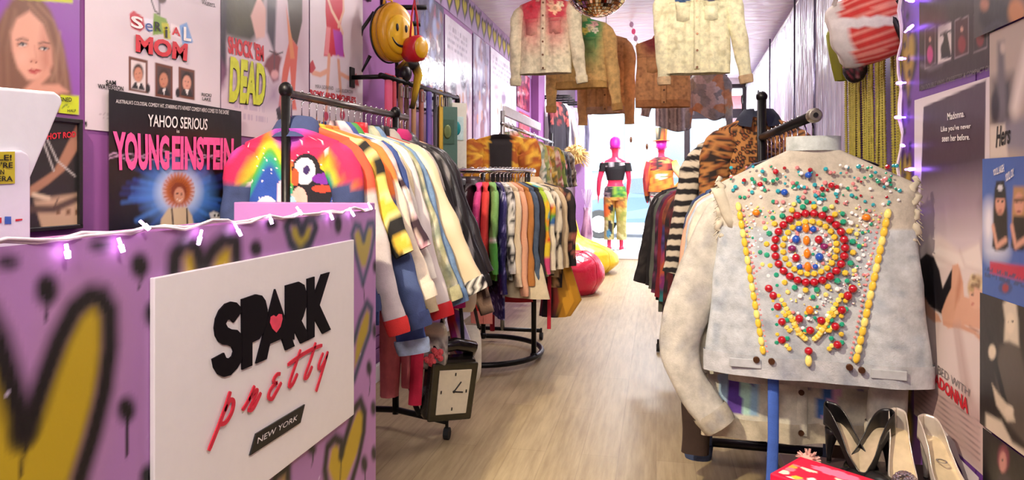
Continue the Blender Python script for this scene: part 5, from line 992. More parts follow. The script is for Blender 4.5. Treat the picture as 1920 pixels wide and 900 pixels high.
V = np.vstack(cb.v); cb.c = [denim('#bcc4c4', .2, 8, '#8a97a4')('', V[:, 0], V[:, 1], V[:, 2])]; cb.build('collar', DENIM, vest, world=False, smooth=True)
for s in (-1, 1):
    FR = MB(); P = [(s * (.262 + .01 * math.sin(k * 1.9)), .01 * math.sin(k * 2.3) - .01, -.175 - .014 * k) for k in range(14)]; FR.tube(P, [.008 + .004 * math.sin(k * 2.7) ** 2 for k in range(14)], 7)
    for k in range(16): FR.tube([(s * .265, -.01, -.18 - .011 * k), (s * (.275 + .004 * (k % 3)), -.014, -.187 - .012 * k)], .0016, 4)
    FR.build('frayed_armhole', plain('frayed_denim', '#c0b7a4', .9, var=.1) if s < 0 else bpy.data.materials['frayed_denim'], vest, world=False, smooth=True)
x0, z0_ = vl(45, 190); fl = MB().loft([[(x0 + .012 * k - .012 + .02 * math.cos(t_), -.02 + .012 * math.sin(t_), z0_ - .03 * k) for t_ in np.linspace(0, 2 * PI, 10, endpoint=False)] for k in range(5)]); fl.build('torn_flap', bpy.data.materials['frayed_denim'], vest, world=False, smooth=True)
vestcloth = plain('tab_denim', '#adb0b4', .85)
for s in (-1, 1):
    xx = s * .19; TB = MB().box((xx, vyf(xx, -.7) - .006, -.728 + .0), (.09, .006, .026))
    TB.build('waist_tab', vestcloth, vest, world=False, bevel=.002)
for px, py in ((180, 845), (238, 850), (535, 872), (582, 884)):
    x, z = vl(px, py); MB().tube([(x, vyf(x, z) - .012, z), (x, vyf(x, z) - .004, z)], .0095, 12).build('button', BRASS, vest, world=False, bevel=.001)
def gemmat(n, h): return plain(n, h, .06, 0, st=0, var=.15, Coat_Weight=1.0)
GM = dict(r=gemmat('ruby_glass', '#a80f1e'), y=gemmat('gold_glass', '#e2bd3c'), o=gemmat('amber_glass', '#d97a12'), b=gemmat('sapphire_glass', '#1c4fb0'), g=gemmat('emerald_glass', '#1f9a78'), p=gemmat('amethyst_glass', '#7a1a5a'), w=gemmat('crystal_glass', '#f2eef0'), t=gemmat('turquoise_glass', '#2aa0b0'), k=gemmat('rose_glass', '#d98a8c'), l=gemmat('pale_yellow_glass', '#f0dc7a'))
GP = {}
def gem(cx, cy, k, r=.009, ar=1.0, rot=0):
    r *= 1.25
    x, z = vl(cx, cy); key = (k, r, ar)
    if key not in GP:
        m = MB(); n = 12; m.loft([[(r * q * math.cos(a), -h * r, r * ar * q * math.sin(a)) for a in np.linspace(0, 2 * PI, n, endpoint=False)] for q, h in ((.9, 0), (1, .3), (.8, .75), (.45, .95), (.1, 1.0))]); GP[key] = m.build('gem', GM[k], vest, world=False, smooth=True); o = GP[key]
    else: o = GP[key].copy(); LINK(o); o.parent = vest
    o.location = (x, vyf(x, z) + .003, z); o.rotation_euler = (0, rot, 0)
for i in range(26): a = i * 2 * PI / 26; gem(385 + 135 * math.cos(a), 418 + 132 * math.sin(a), 'r', .0098)
for i in range(17):
    f = i / 16; gem(112 + 93 * f, 262 + 548 * f, 'y' if i % 3 else 'l', .0072, 1.7, -.17); gem(686 - 122 * f, 290 + 550 * f, 'y' if i % 3 else 'l', .0078, 1.7, .2)
for x, y, k, r, ar in ((370, 343, 'o', .008, 1.5), (372, 390, 'o', .008, 1.5), (374, 440, 'o', .008, 1.5), (376, 490, 'o', .008, 1.5), (344, 345, 'b', .008, 1), (398, 347, 'b', .008, 1), (332, 386, 'b', .0095, 1.1), (421, 453, 'b', .0095, 1.1), (346, 490, 'b', .007, 1), (406, 490, 'b', .007, 1), (419, 387, 'r', .0095, 1.1), (332, 456, 'r', .0095, 1.1), (317, 420, 'p', .01, .8), (440, 413, 'p', .01, .8),
                     (228, 573, 'r', .01, 1), (245, 600, 'r', .0098, 1.1), (262, 642, 'r', .0098, 1), (278, 700, 'r', .0098, 1), (278, 770, 'r', .0098, 1), (344, 688, 'r', .0098, 1), (386, 733, 'r', .0098, 1), (428, 695, 'r', .0098, 1), (380, 812, 'r', .0098, 1), (549, 574, 'r', .01, 1), (530, 601, 'r', .0098, 1.1), (507, 655, 'r', .0098, 1), (482, 718, 'r', .0098, 1), (490, 788, 'r', .0098, 1), (384, 655, 'o', .009, 1.2), (180, 284, 'o', .0095, .9), (602, 302, 'o', .0095, .9), (380, 850, 'l', .008, 1.8),
                     (380, 140, 'b', .008, 1), (288, 206, 'b', .0085, 1), (255, 127, 'r', .007, 1), (195, 175, 'r', .0065, 1), (468, 180, 'r', .0075, 1)):
    gem(x, y, k, r, ar)
rh = {}
rr = random.Random(11)
def small(cx, cy, k, r):
    x, z = vl(cx, cy); rh.setdefault(k, []).append((x, z, r * 1.35))
for i in range(24):
    a = i * 2 * PI / 24 + .1; small(385 + 103 * math.cos(a), 418 + 100 * math.sin(a), 'y', .0068); small(385 + 166 * math.cos(a), 420 + 160 * math.sin(a), 'g' if i % 2 else 'y', .0066); small(385 + 190 * math.cos(a + .1), 424 + 182 * math.sin(a + .1), 'wlg'[i % 3], .0055); small(385 + 78 * math.cos(a), 418 + 76 * math.sin(a), 'wk'[i % 2], .0042)
for i in range(150): small(rr.uniform(75, 735), 100 + rr.uniform(0, 155), rr.choice('gtgkwwrkt'), rr.uniform(.0022, .0055))
for i in range(190):
    y = rr.uniform(255, 560); f = (y - 262) / 548; x = rr.uniform(130 + 93 * f, 660 - 122 * f)
    if math.hypot(x - 385, y - 418) > 195 or math.hypot(x - 385, y - 418) < 70: small(x, y, rr.choice('wkwkg'), rr.uniform(.002, .0042))
for i in range(420):
    y = rr.uniform(250, 640); f = (y - 262) / 548; x = rr.uniform(125 + 93 * f, 668 - 122 * f)
    if math.hypot(x - 385, y - 418) > 178 or math.hypot(x - 385, y - 418) < 96: small(x, y, rr.choice('wwlklw'), rr.uniform(.0014, .003))
for i in range(28):
    f = i / 27; small(130 + 93 * f, 275 + 540 * f, 'k', .003); small(655 - 115 * f, 300 + 540 * f, 'k', .003)
for s in (-1, 1):
    for i in range(16):
        f = i / 15; small(385 + s * (120 - 20 * math.sin(f * PI)) * (1 - .85 * f), 600 + 165 * f * 1.0 + 30 * math.sin(f * PI), 'yl'[i % 2], .0062)
    for cx, cy in ((262, 642), (278, 700), (278, 770)):
        X = cx if s < 0 else 765 - cx
        for dx, dy, k in ((-18, 22, 'l'), (18, -22, 'y'), (-20, -6, 'g'), (20, 10, 'g'), (-28, 34, 'y')): small(X + s * -dx * -1, cy + dy, k, .0055)
for i in range(50): small(385 + rr.uniform(-75, 75), rr.uniform(640, 750), rr.choice('wkgyl'), rr.uniform(.002, .005))
for k, L_ in rh.items():
    m = MB()
    for x, z, r in L_: m.loft([[(x + r * q * math.cos(a), vyf(x, z) + .003 - h * r, z + r * q * math.sin(a)) for a in np.linspace(0, 2 * PI, 7, endpoint=False)] for q, h in ((1, 0), (1, .4), (.55, .9))])
    tag(m.build('rhinestones', GM[k], vest, world=False), kind='stuff')
def R1(y, name, label, cat, col, **k):
    a = dict(w=.24, L=.62, d=.03, sl=.6, fl=.0, fll=.1, sw=.08, hang='metal', group=G4, hgroup=H4, seed=int(y * 100), slope=.42, drop=.15, mat=DENIM, collar='shirt', dx=0, Z=VZ); a.update(k); dx, Z = a.pop('dx'), a.pop('Z')
    return garment(name, label, cat, (VX + dx, y, Z), R(random.Random(int(y * 100)).uniform(-3, 3)), col, **a)
R1(2.235, 'denim_jacket', 'pale sandy denim jacket whose long sleeve hangs left of the jewelled vest', 'jacket', denim('#bab5aa', .3, 6, '#8a8c96'), sl=.68, fll=.06, elb=.11, sw=.085, w=.225, dx=.01, cuff=denim('#b2a998', .3, 7, '#7f8ca2'), band=denim('#bcb3a6', .3, 7), nu=70, nv=50, L=.64)
def painted(p, x, y, z):
    v = denim('#c4bfae', .35, 9, '#85878c')('', x, y, z)
    if p == 'torso':
        for x0, x1, h in ((-.245, -.215, '#a9c4d8'), (-.215, -.175, '#5a3a94'), (-.175, -.15, '#a8d0c4'), (-.15, -.125, '#8fb4d0'), (.07, .1, '#3a6ab0'), (.1, .125, '#d9a8c8'), (.21, .225, '#4a5ab0')):
            m = (x + .12 * 0 > x0 + (.25 * (z + .8) * 0)) & (x < x1) & (z < -.5); u = x - (.25 * (z + .82) if x0 > 0 and x0 < .2 else 0)
            m = (u > x0) & (u < x1) & (z < -.5) & (z > -.93); v[m] = c(h)
        s = abs(np.sin(40 * x + 5 * np.sin(30 * z)) * 0.03 + .8 + z); m = (s < .004) & (abs(x) < .2); v[m] = c('#5a5a90')
    return v
R1(2.31, 'denim_jacket', 'long painted denim jacket with violet and blue stripes below the jewelled vest', 'jacket', painted, L=.84, w=.255, sl=.55, fll=.0, nu=130, nv=80, front=7, flare=.03, band=denim('#b9ae98', .3, 2), fold=.01)
R1(2.4, 'denim_jacket', 'white denim jacket third on the front right rack', 'jacket', denim('#d9d3c8', .2, 2), fll=.09)
R1(2.47, 'denim_jacket', 'light blue denim jacket behind the white one', 'jacket', denim('#b3bfcb', .3, 3), fll=.1)
R1(2.55, 'jacket', 'peach cotton jacket on the front right rack', 'jacket', solid('#d9a88c'), mat=CLOTH, fll=.12)
R1(2.63, 'jacket', 'cream canvas jacket on the front right rack', 'jacket', solid('#ddd0b6'), mat=CLOTH, fll=.1)
R1(2.72, 'coat', 'dark brown coat with a long sleeve near the rack foot', 'coat', solid('#3a2a24'), mat=CLOTH, L=.95, sl=.98, fll=.06, sw=.085)
R1(2.81, 'denim_jacket', 'deep blue denim jacket with a low hanging cuff', 'jacket', denim('#42567e', .4, 8), sl=1.0, L=.95, fll=.04, cuff=denim('#3f5078'), sw=.08)
R1(2.9, 'denim_jacket', 'indigo denim jacket with patched hem behind the deep blue one', 'jacket', blot(['#3a4a78', '#46557f', '#6a6a5a', '#2f3f68'], 20, 4), L=.93, fll=.02)
R1(3.16, 'leopard_jacket', 'leopard print jacket with a navy hood on the rack post', 'jacket', leopard(sc=42), Z=1.58, w=.165, drop=.1, mat=CLOTH, nu=200, nv=130, ns=60, L=.7, sl=.6, fll=.03, collar='shirt', ccol=solid('#1f2438'), hang='black')
R1(3.3, 'cardigan', 'black cardigan with cream striped sleeves behind the leopard jacket', 'cardigan', lambda p, x, y, z: np.where(((z < -.2) & (np.floor(z / .026) % 2 == 0))[:, None], c('#cfc2ae'), c('#211d20')), Z=1.58, w=.2, L=.95, sl=.58, fll=.13, dx=-.05, ns=90, sw=.06, mat=KNIT, hang='black', nu=60, nv=80)
# strap
cloth_thing('strap', 'blue checked strap hanging before the painted denim jacket', 'strap', (.345, 2.17, .58), [('strap', [(.06, .016, .006, 0), (-.15, .016, .006, .0), (-.5, .018, .006, -.012)], dict(nu=12, fold=0))], CLOTH, lambda p, x, y, z: np.where((np.floor(z / .035) % 2 == 0)[:, None], c('#2f4a9c'), c('#3f62b8')))
# second right rack
A2, B2 = Vector((.4, 3.62, 1.25)), Vector((.26, 4.95, 1.25))
t = thing('clothing_rack', 'low chrome railed clothing rack behind the front right one', 'clothes rack', (.4, 4.3, 0)); MB().tube([A2, B2], .014, 10).build('rail', CHROME, t, smooth=True)
for q in (A2.lerp(B2, .03), A2.lerp(B2, .97)):
    MB().tube([(q.x, q.y, .06), q], .016, 10).build('post', BLACKM, t, smooth=True); MB().tube([(q.x - .25, q.y, .07), (q.x + .25, q.y, .07)], .014, 8).build('foot', BLACKM, t, smooth=True); caster(t, q.x - .25, q.y); caster(t, q.x + .25, q.y)
G5 = 'garments on the low right rack'; H5 = 'hangers on the low right rack'
for i, (n, l, ct_, col, k) in enumerate([('coat', 'black velvet coat nearest on the low right rack', 'coat', solid('#221c20'), dict(L=.95)), ('dress', 'dark red dress with a ragged hem on the low right rack', 'dress', solid('#5a1c24'), dict(L=.97)), ('dress', 'black and oxblood patterned dress on the low right rack', 'dress', stripes(['#2a1a1e', '#6a2a2a', '#1f1719'], .03, 'z', .02), dict(L=.94)),
    ('kimono', 'kimono with rust, violet and teal printed bands', 'kimono', zones((-.32, blot(['#8a4a2e', '#b0603a', '#6a3426'], 26, 3)), (-.45, blot(['#3a3a7a', '#5a3a80', '#2a2a50'], 26, 4)), (-.68, blot(['#a03a5a', '#c05a3a', '#7a2a6a'], 26, 5)), (-9, blot(['#2a7a80', '#3a9a8a', '#1f5a68'], 26, 6))), dict(L=.93)), ('dress', 'crimson velvet dress on the low right rack', 'dress', solid('#7a1c28'), dict(L=.9)),
    ('dress', 'plum floral dress on the low right rack', 'dress', blot(['#4a2440', '#7a3a5a', '#2a1828'], 26, 7), dict(L=.87)), ('jacket', 'grey green wool jacket on the low right rack', 'jacket', solid('#5f6258'), dict(L=.83)), ('blouse', 'black beaded blouse with silver dots at the shoulders', 'blouse', lambda p, x, y, z: dots('#1c191b', ['#c9c6c2'], 34, .22, 3)(p, x, y, np.where(z > -.2, z, z * 0)), dict(L=.78, nu=80, nv=50)), ('lace_top', 'black lace top with a faint leaf pattern at the far end', 'top', blot(['#211c1d', '#2c2627', '#3c3533', '#1a1617'], 34, 8), dict(L=.74, fll=.16))]):
    q = A2.lerp(B2, .04 + .115 * i); a = dict(w=.23, d=.03, sl=.62, fl=.02, fll=.05 + .006 * i, flare=.05, sw=.07, hang='black', group=G5, hgroup=H5, seed=i + 160, drop=.07); a.update(k); garment(n, l, ct_, q, R(8), col, **a)
# ------------------------------------------------------------------ foil, beads and bags on the right wall
fc = thing('foil_curtain', 'shiny silver foil fringe curtain covering the far right wall', 'curtain', (rwx(7.8) - .06, 7.8, 2.7))
ny, nz = 700, 26; Y, Z = np.meshgrid(np.linspace(4.25, 11.2, ny), np.linspace(.12, 2.7, nz)); st = .03
X = 1.1 + .36 * (Y - 3) / 8.5 - .07 + .022 * vnoise(Y / st * .35, Z * .5, 0, 1, 2) + .018 * np.abs(np.sin(Y * 52 + 2 * vnoise(Y, Z, 0, 1.2, 5))) - .018 * vnoise(Y, Z, 0, 3, 9)
FOIL = foil_mat('silver_foil', ['#f2f1f8', '#d4d2e2', '#fcfcff'], .33, .72, 5, .5, (1, 9, .7), .03)
MB().grid(np.stack([X, Y, Z], -1)).build('foil_strips', FOIL, fc, smooth=True)
for y in (5.0, 5.9, 7.6): MB().tube([(rwx(y) - .13, y, .2), (rwx(y) - .12, y, 2.7)], .008, 8).build('dark_strip', plain('dark_foil', '#5a5266', .25, .8) if y == 5.0 else bpy.data.materials['dark_foil'], fc, smooth=True)
bd = MB(); rr = random.Random(7)
for px0, px1, n, zt in ((1589, 1611, 7, 2.8), (1615, 1659, 14, 2.8), (1673, 1702, 9, 2.8)):
    for i in range(n):
        px = px0 + (px1 - px0) * i / (n - 1); p = onX(px, 300, 1.04); x, y = 1.04 + rr.uniform(-.01, .01), p.y; zb = rr.uniform(.1, .3); k = int((zt - zb) / .012); rg = []
        for j in range(k):
            z = zt - j * .012
            for dz, r in ((0, .0045), (-.006, .0105)): rg.append([(x + r * math.cos(a) + .004 * math.sin(j * .05 + i), y + r * math.sin(a), z + dz) for a in (0, PI / 3, 2 * PI / 3, PI, 4 * PI / 3, 5 * PI / 3)])
        bd.loft(rg)
tag(bd.build('bead_curtain', plain('olive_gold_beads', '#bdb04a', .3, .2, var=.2), smooth=True, origin=(1.04, 3.8, 2.8)), 'olive gold bead strands hanging on the purple wall beside the foil', 'bead curtain', kind='stuff')
def px3(px, py, d): return onD(px, py, d)
t = thing('duffel_bag', 'red striped barrel bag with white end panels hung above the beads', 'bag', px3(1630, 48, 2.95), rot=(R(8), R(-14), R(-28))); m = MB(); rg = []
for x, s in ((-.15, .3), (-.148, .75), (-.135, .93), (-.1, 1), (0, 1.03), (.1, 1), (.135, .93), (.148, .75), (.15, .3)): rg.append([(x + .006 * math.sin(5 * a), .1 * s * math.cos(a), .15 * s * math.sin(a) * (1 + .05 * math.sin(3 * a + x * 9))) for a in np.linspace(0, 2 * PI, 72, endpoint=False)])
R2 = []
for i in range(len(rg) - 1):
    for u in (0, .25, .5, .75): R2.append([tuple(np.array(a) * (1 - u) + np.array(b) * u) for a, b in zip(rg[i], rg[i + 1])])
m.loft(R2 + [rg[-1]]); V = np.vstack(m.v); ang = np.arctan2(V[:, 2] / .15, V[:, 1] / .1); K = np.where((np.sin(ang * 26) > -.1)[:, None], c('#d2382c'), c('#e8907a')); K[V[:, 0] < -.075] = c('#ddd2c4'); K[(abs(V[:, 2] + .35 * V[:, 0] - .01) < .022)] = c('#e6dccf'); K[V[:, 0] > .135] = c('#ddd2c4'); m.c = [K]; m.build('body', CLOTH, t, world=False, smooth=True)
for z in (.06, -.04): MB().tube([(-.142, -.06, z), (-.15, 0, z + .02), (-.142, .06, z)], .003, 6).build('seam', INKG, t, world=False)
MB().tube([(-.1, -.05, .13), (-.02, -.06, .24), (.08, -.04, .22), (.11, -.02, .13)], .01, 8).build('handle', plain('cream_webbing', '#ddd2c4', .8), t, world=False, smooth=True)
for dx, l in ((.1, .19), (.14, .22)):
    s_ = MB().tube([(dx, -.08, .05), (dx + .012, -.09, -.06), (dx + .02, -.08, -l)], .013, 8).build('strap', BLACKP, t, world=False, smooth=True); MB().tube([(dx + .02, -.08, -l), (dx + .024, -.08, -l - .03)], .011, 8).build('strap_tip', CHROME, s_, world=False)
MB().tube([px3(1632, -10, 3.35), px3(1632, -60, 3.5)], .006).build('peg', BLACKM, t)
p = px3(1572, 45, 3.6); cloth_thing('scarf', 'crumpled olive green scarf beside the red striped bag', 'scarf', p, [('scarf', [(.02, .03, .02, 0), (-.06, .06, .035, .0), (-.16, .055, .035, .01), (-.24, .05, .03, .02), (-.3, .035, .02, .02)], dict(fold=.3))], SATIN, solid('#8a8a22', .2))
t = thing('sequin_purse', 'dark half moon sequinned purse below the olive scarf', 'bag', px3(1603, 92, 3.4), R(-20)); m = MB(); rg = []
for x in np.linspace(-.055, .055, 9):
    s = math.sqrt(max(.05, 1 - (x / .06) ** 2)); rg.append([(x, .03 * s * math.cos(a), -.085 + .085 * s * math.sin(a)) for a in np.linspace(0, 2 * PI, 24, endpoint=False)])
m.loft(rg); V = np.vstack(m.v); m.c = [dots('#1c1418', ['#7a2a3a', '#5a4a50', '#a06a70'], 90, .3, 3)('', V[:, 0], V[:, 1], V[:, 2])]; m.build('pouch', SEQUIN, t, world=False, smooth=True); MB().tube([(-.04, 0, -.02), (0, 0, .06), (.04, 0, -.02)], .005).build('strap', BLACKP, t, world=False, smooth=True)
ls = thing('string_lights', 'violet fairy lights hanging down the edge of the right poster wall', 'fairy lights', (.77, 2.425, 2.7))
pts = [(.774 + .006 * math.sin(i * 1.9), 2.418 + .012 * math.sin(i * .9), 2.7 - i * .05) for i in range(46)]
cb = MB().tube(pts, .004, 6); cb.tube([(x - .004, y + .006 * math.cos(i), z) for i, (x, y, z) in enumerate(pts)], .0035, 6); cb.build('cable', WIRE, ls, smooth=True)
VB = glow('violet_bulb', '#a06bff', 8)
for (x, y), (x2, y2) in (((1697, 60), (1711, 48)), ((1699, 0), (1712, 2)), ((1698, 110), (1686, 110)), ((1698, 155), (1682, 156)), ((1697, 220), (1679, 220)), ((1696, 274), (1690, 272)), ((1698, 318), (1714, 317)), ((1696, 395), (1690, 396))):
    a, b_ = onX(x, y, .768), onX(x2, y2, .755); MB().tube([a, a.lerp(b_, .55)], .0035, 6).tube([a.lerp(b_, .5), b_], [.006, .005], 8).build('bulb', VB, ls, smooth=True)
# ------------------------------------------------------------------ jackets hung from the ceiling
G6 = 'denim jackets hung from the ceiling'; H6 = 'hangers hooked to the ceiling'
def fade(base, top, z0, z1, cx=.1, wx=.075, seed=1, dirt='#8f8468'):
    b = denim(base, .3, seed, dirt)
    def f(p, x, y, z):
        v = b(p, x, y, z); k = np.clip((z - z1) / (z0 - z1), 0, 1) * np.clip(1.4 - abs(abs(x) - cx) / wx, 0, 1) * (.75 + .5 * vnoise(x, y, z, 26, seed)); return mixc(v, np.tile(c(top), (len(x), 1)), np.clip(k * 1.5, 0, .95) * (1 if p in ('torso', 'pocket') else .6))
    return f
def flowers(base, spots):
    def f(p, x, y, z):
        v = base(p, x, y, z)
        for cx, cz, r, h in spots:
            d = np.hypot(x - cx, z - cz) * (1 + .25 * np.sin(5 * np.arctan2(z - cz, x - cx))); m = (d < r) & (y < 0.01); v[m] = c(h); v[m & (d < r * .4)] = c(h) * .6
        return v
    return f
def J(loc, rz, label, col, cord=0, **k):
    a = dict(w=.22, L=.65, d=.06, sl=.62, fl=.06, sw=.075, front=6, pockets=True, collar='shirt', mat=DENIM, nu=110, nv=70, hang='black', group=G6, hgroup=H6, drop=.07, band=None, cuff=None, name='denim_jacket', fold=.008, slope=.34); a.update(k)
    garment(a.pop('name'), label, a.pop('cat', 'jacket'), loc, rz, col, **a)
    if cord: q = Vector(loc); tag(MB().tube([q + Vector((0, 0, .02)), (q.x, q.y, 2.86)], .003, 6).build('hanging_cord', BLACKP, origin=q), 'black ceiling cord above the %s' % hn(label, 9), 'cord', 'ceiling cords')
c1_ = flowers(fade('#d0c3a0', '#b81c38', -.1, -.6, .105, .1, 2), [(.1, -.18, .045, '#e8b088'), (.14, -.15, .03, '#e8c8a0'), (.06, -.14, .03, '#d8a080'), (-.11, -.15, .04, '#c22436')])
J((-.922, 5.73, 2.83), R(-4), 'cream denim jacket with red dyed chest and flower patch under the ceiling', c1_, L=.63, cuff=denim('#cfc19a', .3, 2), band=denim('#d2c6a2', .3, 3), w=.22, fl=.1, fll=.04)
c2_ = flowers(fade('#d8ae6a', '#2c8a4c', -.1, -.62, .1, .1, 4, '#7a5a2e'), [(-.13, -.16, .035, '#b5622e'), (.1, -.17, .035, '#e8d8a8'), (.14, -.14, .03, '#e0a8a0'), (.06, -.2, .03, '#d8c85a'), (.15, -.2, .025, '#e8e0c0')])
J((-.67, 6.2, 2.75), R(-8), 'tan denim jacket dyed green at the chest with flower appliques', c2_, cord=1, L=.62, cuff=denim('#b88a4a', .3, 2), band=denim('#bd9350', .3, 3), w=.24, sl=.72, fl=.1, fll=.04)
J((-.47, 6.62, 2.68), R(-5), 'brown stained denim jacket hanging low behind the tan and green one', denim('#bd8c5c', .4, 7, '#6a4630'), cord=1, L=.74, band=denim('#b08a70', .3, 3), w=.2, sl=.8, fl=.03)
c3_ = flowers(fade('#e2d7a8', '#8a6a58', -.06, -.2, .1, .07, 6, '#a08f5a'), [(-.1, -.22, .05, '#2f4a6a'), (-.1, -.18, .04, '#3f8a3a'), (.1, -.22, .05, '#4a4a5a'), (.1, -.18, .03, '#8a7a9a')])
J((.292, 5.27, 2.78), R(3), 'pale yellow denim jacket with dark blue floral chest patches under the ceiling', c3_, L=.69, cuff=denim('#c9a87a', .3, 2), band=denim('#e0d4a4', .3, 3), w=.24, sl=.66, fl=.12, fll=.0, sw=.075)
J((.06, 6.26, 2.56), R(6), 'tan sleeveless denim vest hanging behind the pale yellow jacket', fade('#cc925e', '#8a2f34', -.1, -.28, .1, .08, 9, '#7a4a2c'), cord=1, name='denim_vest', cat='vest', L=.61, sl=0, w=.235, band=denim('#b07444', .3, 3))
J((.5, 6.86, 2.34), R(-10), 'smoky patchwork jacket hanging right of the tan vest', blot(['#a8a09a', '#b8a8af', '#8a868e', '#c4b4ba', '#c08a6a', '#948e94'], 12, 3), cord=1, name='patchwork_jacket', L=.38, sl=.5, w=.15, sw=.05, front=None, pockets=None, uneven=.1, fl=.05)
J((.17, 7.2, 2.5), R(-6), 'grey fringed top hanging below the tan vest', stripes(['#8f8488', '#b5a9aa', '#6f666c', '#a3989c'], .022, 'x', .01), cord=1, name='fringed_top', cat='top', L=.66, sl=.5, w=.17, front=None, pockets=None, uneven=.06, fl=.0, fll=.12, fold=.02)
db = thing('disco_ball', 'gold and silver mirror ball hanging from the ceiling', 'disco ball', (-.378, 4.52, 2.5)); m = MB(); rr = random.Random(3); n, mm = 52, 26; Rr = .215
for i in range(mm):
    t0, t1 = PI * i / mm + .01, PI * (i + 1) / mm - .01
    for j in range(n):
        a0, a1 = 2 * PI * j / n + .008, 2 * PI * (j + 1) / n - .008; v = [Vector((math.sin(t) * math.cos(a), math.sin(t) * math.sin(a), math.cos(t))) * Rr for t, a in ((t0, a0), (t0, a1), (t1, a1), (t1, a0))]
        ctr = sum(v, Vector()) / 4; ax = Vector((rr.gauss(0, 1), rr.gauss(0, 1), rr.gauss(0, 1))).normalized(); q = Matrix.Rotation(rr.gauss(0, .05), 3, ax); m.add([q @ (u - ctr) + ctr for u in v], [(3, 2, 1, 0)], c(rr.choice(['#f2e6cf', '#d9b98a', '#c08a5a', '#f6f0e8', '#a86a3c'])))
m.build('mirror_tiles', colmat('mirror_tile', .08, st=0, metal=1), db, world=False); MB().ball((0, 0, 0), Rr - .003, 32, 20).build('core', plain('grout_dark', '#3a2c22', .6), db, world=False, smooth=True); MB().tube([(0, 0, Rr - .01), (0, 0, Rr + .03)], .025, 12).tube([(0, 0, Rr), (0, 0, .37)], .003, 6).build('hanging_rod', CHROME, db, world=False)
g = thing('garland', 'thin garland of pink and white scraps hanging from the ceiling', 'garland', (-.3, 6.9, 2.85)); P = [onD(1176 + 4 * i, 20 + 13 * i + 2 * i * (i > 5), 7.0) for i in range(11)]; MB().tube(P, .004, 6).build('string', WIRE, g, smooth=True)
for i, p in enumerate(P): MB().ball(p, (.022, .01, .03), 8, 5).build('scrap', INKP if i % 3 == 0 else plain('scrap_lilac', '#b79ac0', .7) if i == 1 else WHITEP if i % 2 else bpy.data.materials.get('scrap_lilac', WHITEP), g, smooth=True)
# ================================================================== LEFT WALL FITTINGS
wx = LX + .02
t = thing('wall_rail', 'black wall rail hung with belts and ties behind the front left rack', 'wall rail', (-1.6, 4.2, 1.8))
MB().tube([(-1.45, 3.45, 1.77), (-1.45, 4.9, 1.82)], .016, 10).build('rail', BLACKM, t, smooth=True)
MB().tube([(-1.5, 3.95, 1.66), (-1.5, 4.75, 1.7)], .01, 8).build('lower_rail', BLACKM, t, smooth=True)
for y, z in ((3.5, 1.772), (4.2, 1.796), (4.86, 1.818)): a = MB().tube([(-1.64, y, z), (-1.45, y, z)], .013, 8).build('arm', BLACKM, t, smooth=True); MB().box((-1.642, y, z), (.016, .05, .11)).build('bracket', BLACKM, a)
MB().ball((-1.45, 4.9, 1.8), (.02, .02, .045), 10, 6).build('end_stop', BLACKM, t, smooth=True)
SLIK = lambda a, b=None: (lambda p, x, y, z: np.where((np.sin(z * 60 + x * 40) > .4)[:, None], c(b or a), c(a)))
for i, (y, n, l, h, h2, w, L) in enumerate([(3.56, 'scarf', 'pink silk scarf nearest on the wall rail', '#d84a78', '#b8324a', .05, .6), (3.64, 'tie', 'narrow red tie on the wall rail', '#b02a3a', None, .025, .55), (3.74, 'belt', 'brown leather belt on the wall rail', '#7a4a2e', '#8f5a38', .028, .6), (3.84, 'belt', 'dark chestnut belt beside the brown one', '#5a3020', None, .03, .65), (3.96, 'belt', 'tan woven belt on the wall rail', '#b88a5a', '#9a6a3e', .03, .6), (4.1, 'belt', 'reddish brown belt on the wall rail', '#8a4630', '#6a3222', .035, .65),
        (4.25, 'scarf', 'navy and violet patterned scarf on the wall rail', '#3a3280', '#6a4a9a', .05, .62), (4.38, 'belt', 'black studded belt on the wall rail', '#241f22', '#4a4448', .03, .6), (4.5, 'belt', 'mustard yellow belt on the wall rail', '#c8a02a', '#b88a1e', .035, .7), (4.6, 'belt', 'black belt beside the mustard one', '#1f1b1d', None, .025, .66), (4.7, 'scarf', 'grey green scarf at the end of the wall rail', '#5f6a5c', '#4a5448', .06, .5)]):
    z = 1.77 + (y - 3.45) * .0345
    q = cloth_thing(n, l, n, (-1.45, y, z), [('strap' if n == 'belt' else 'cloth', [(.02, .008, w, 0), (-.05, .012, w, 0), (-L * .5, .012, w * .95, 0), (-L, .01, w * .9, 0)], dict(fold=.05, nu=20))], LEATHER if n == 'belt' else SATIN, SLIK(h, h2), group='belts and ties on the wall rail')
    if n == 'belt': MB().tube([(.014, -w * .8, -.03), (.014, w * .8, -.03), (.014, w * .8, -.09), (.014, -w * .8, -.09)], .004, 6, loop=True).build('buckle', STEEL, q, world=False)
t = thing('wall_rail', 'short black wall rail holding the smiley backpack', 'wall rail', (-1.6, 3.75, 2.28))
for y, z, l in ((3.72, 2.3, .2), (3.95, 2.27, .26), (3.95, 2.17, .22)): a = MB().tube([(-1.64, y, z), (-1.64 + l, y + .05, z)], .016, 10).build('arm', BLACKM, t, smooth=True); MB().box((-1.642, y, z), (.016, .06, .09)).build('bracket', BLACKM, a)
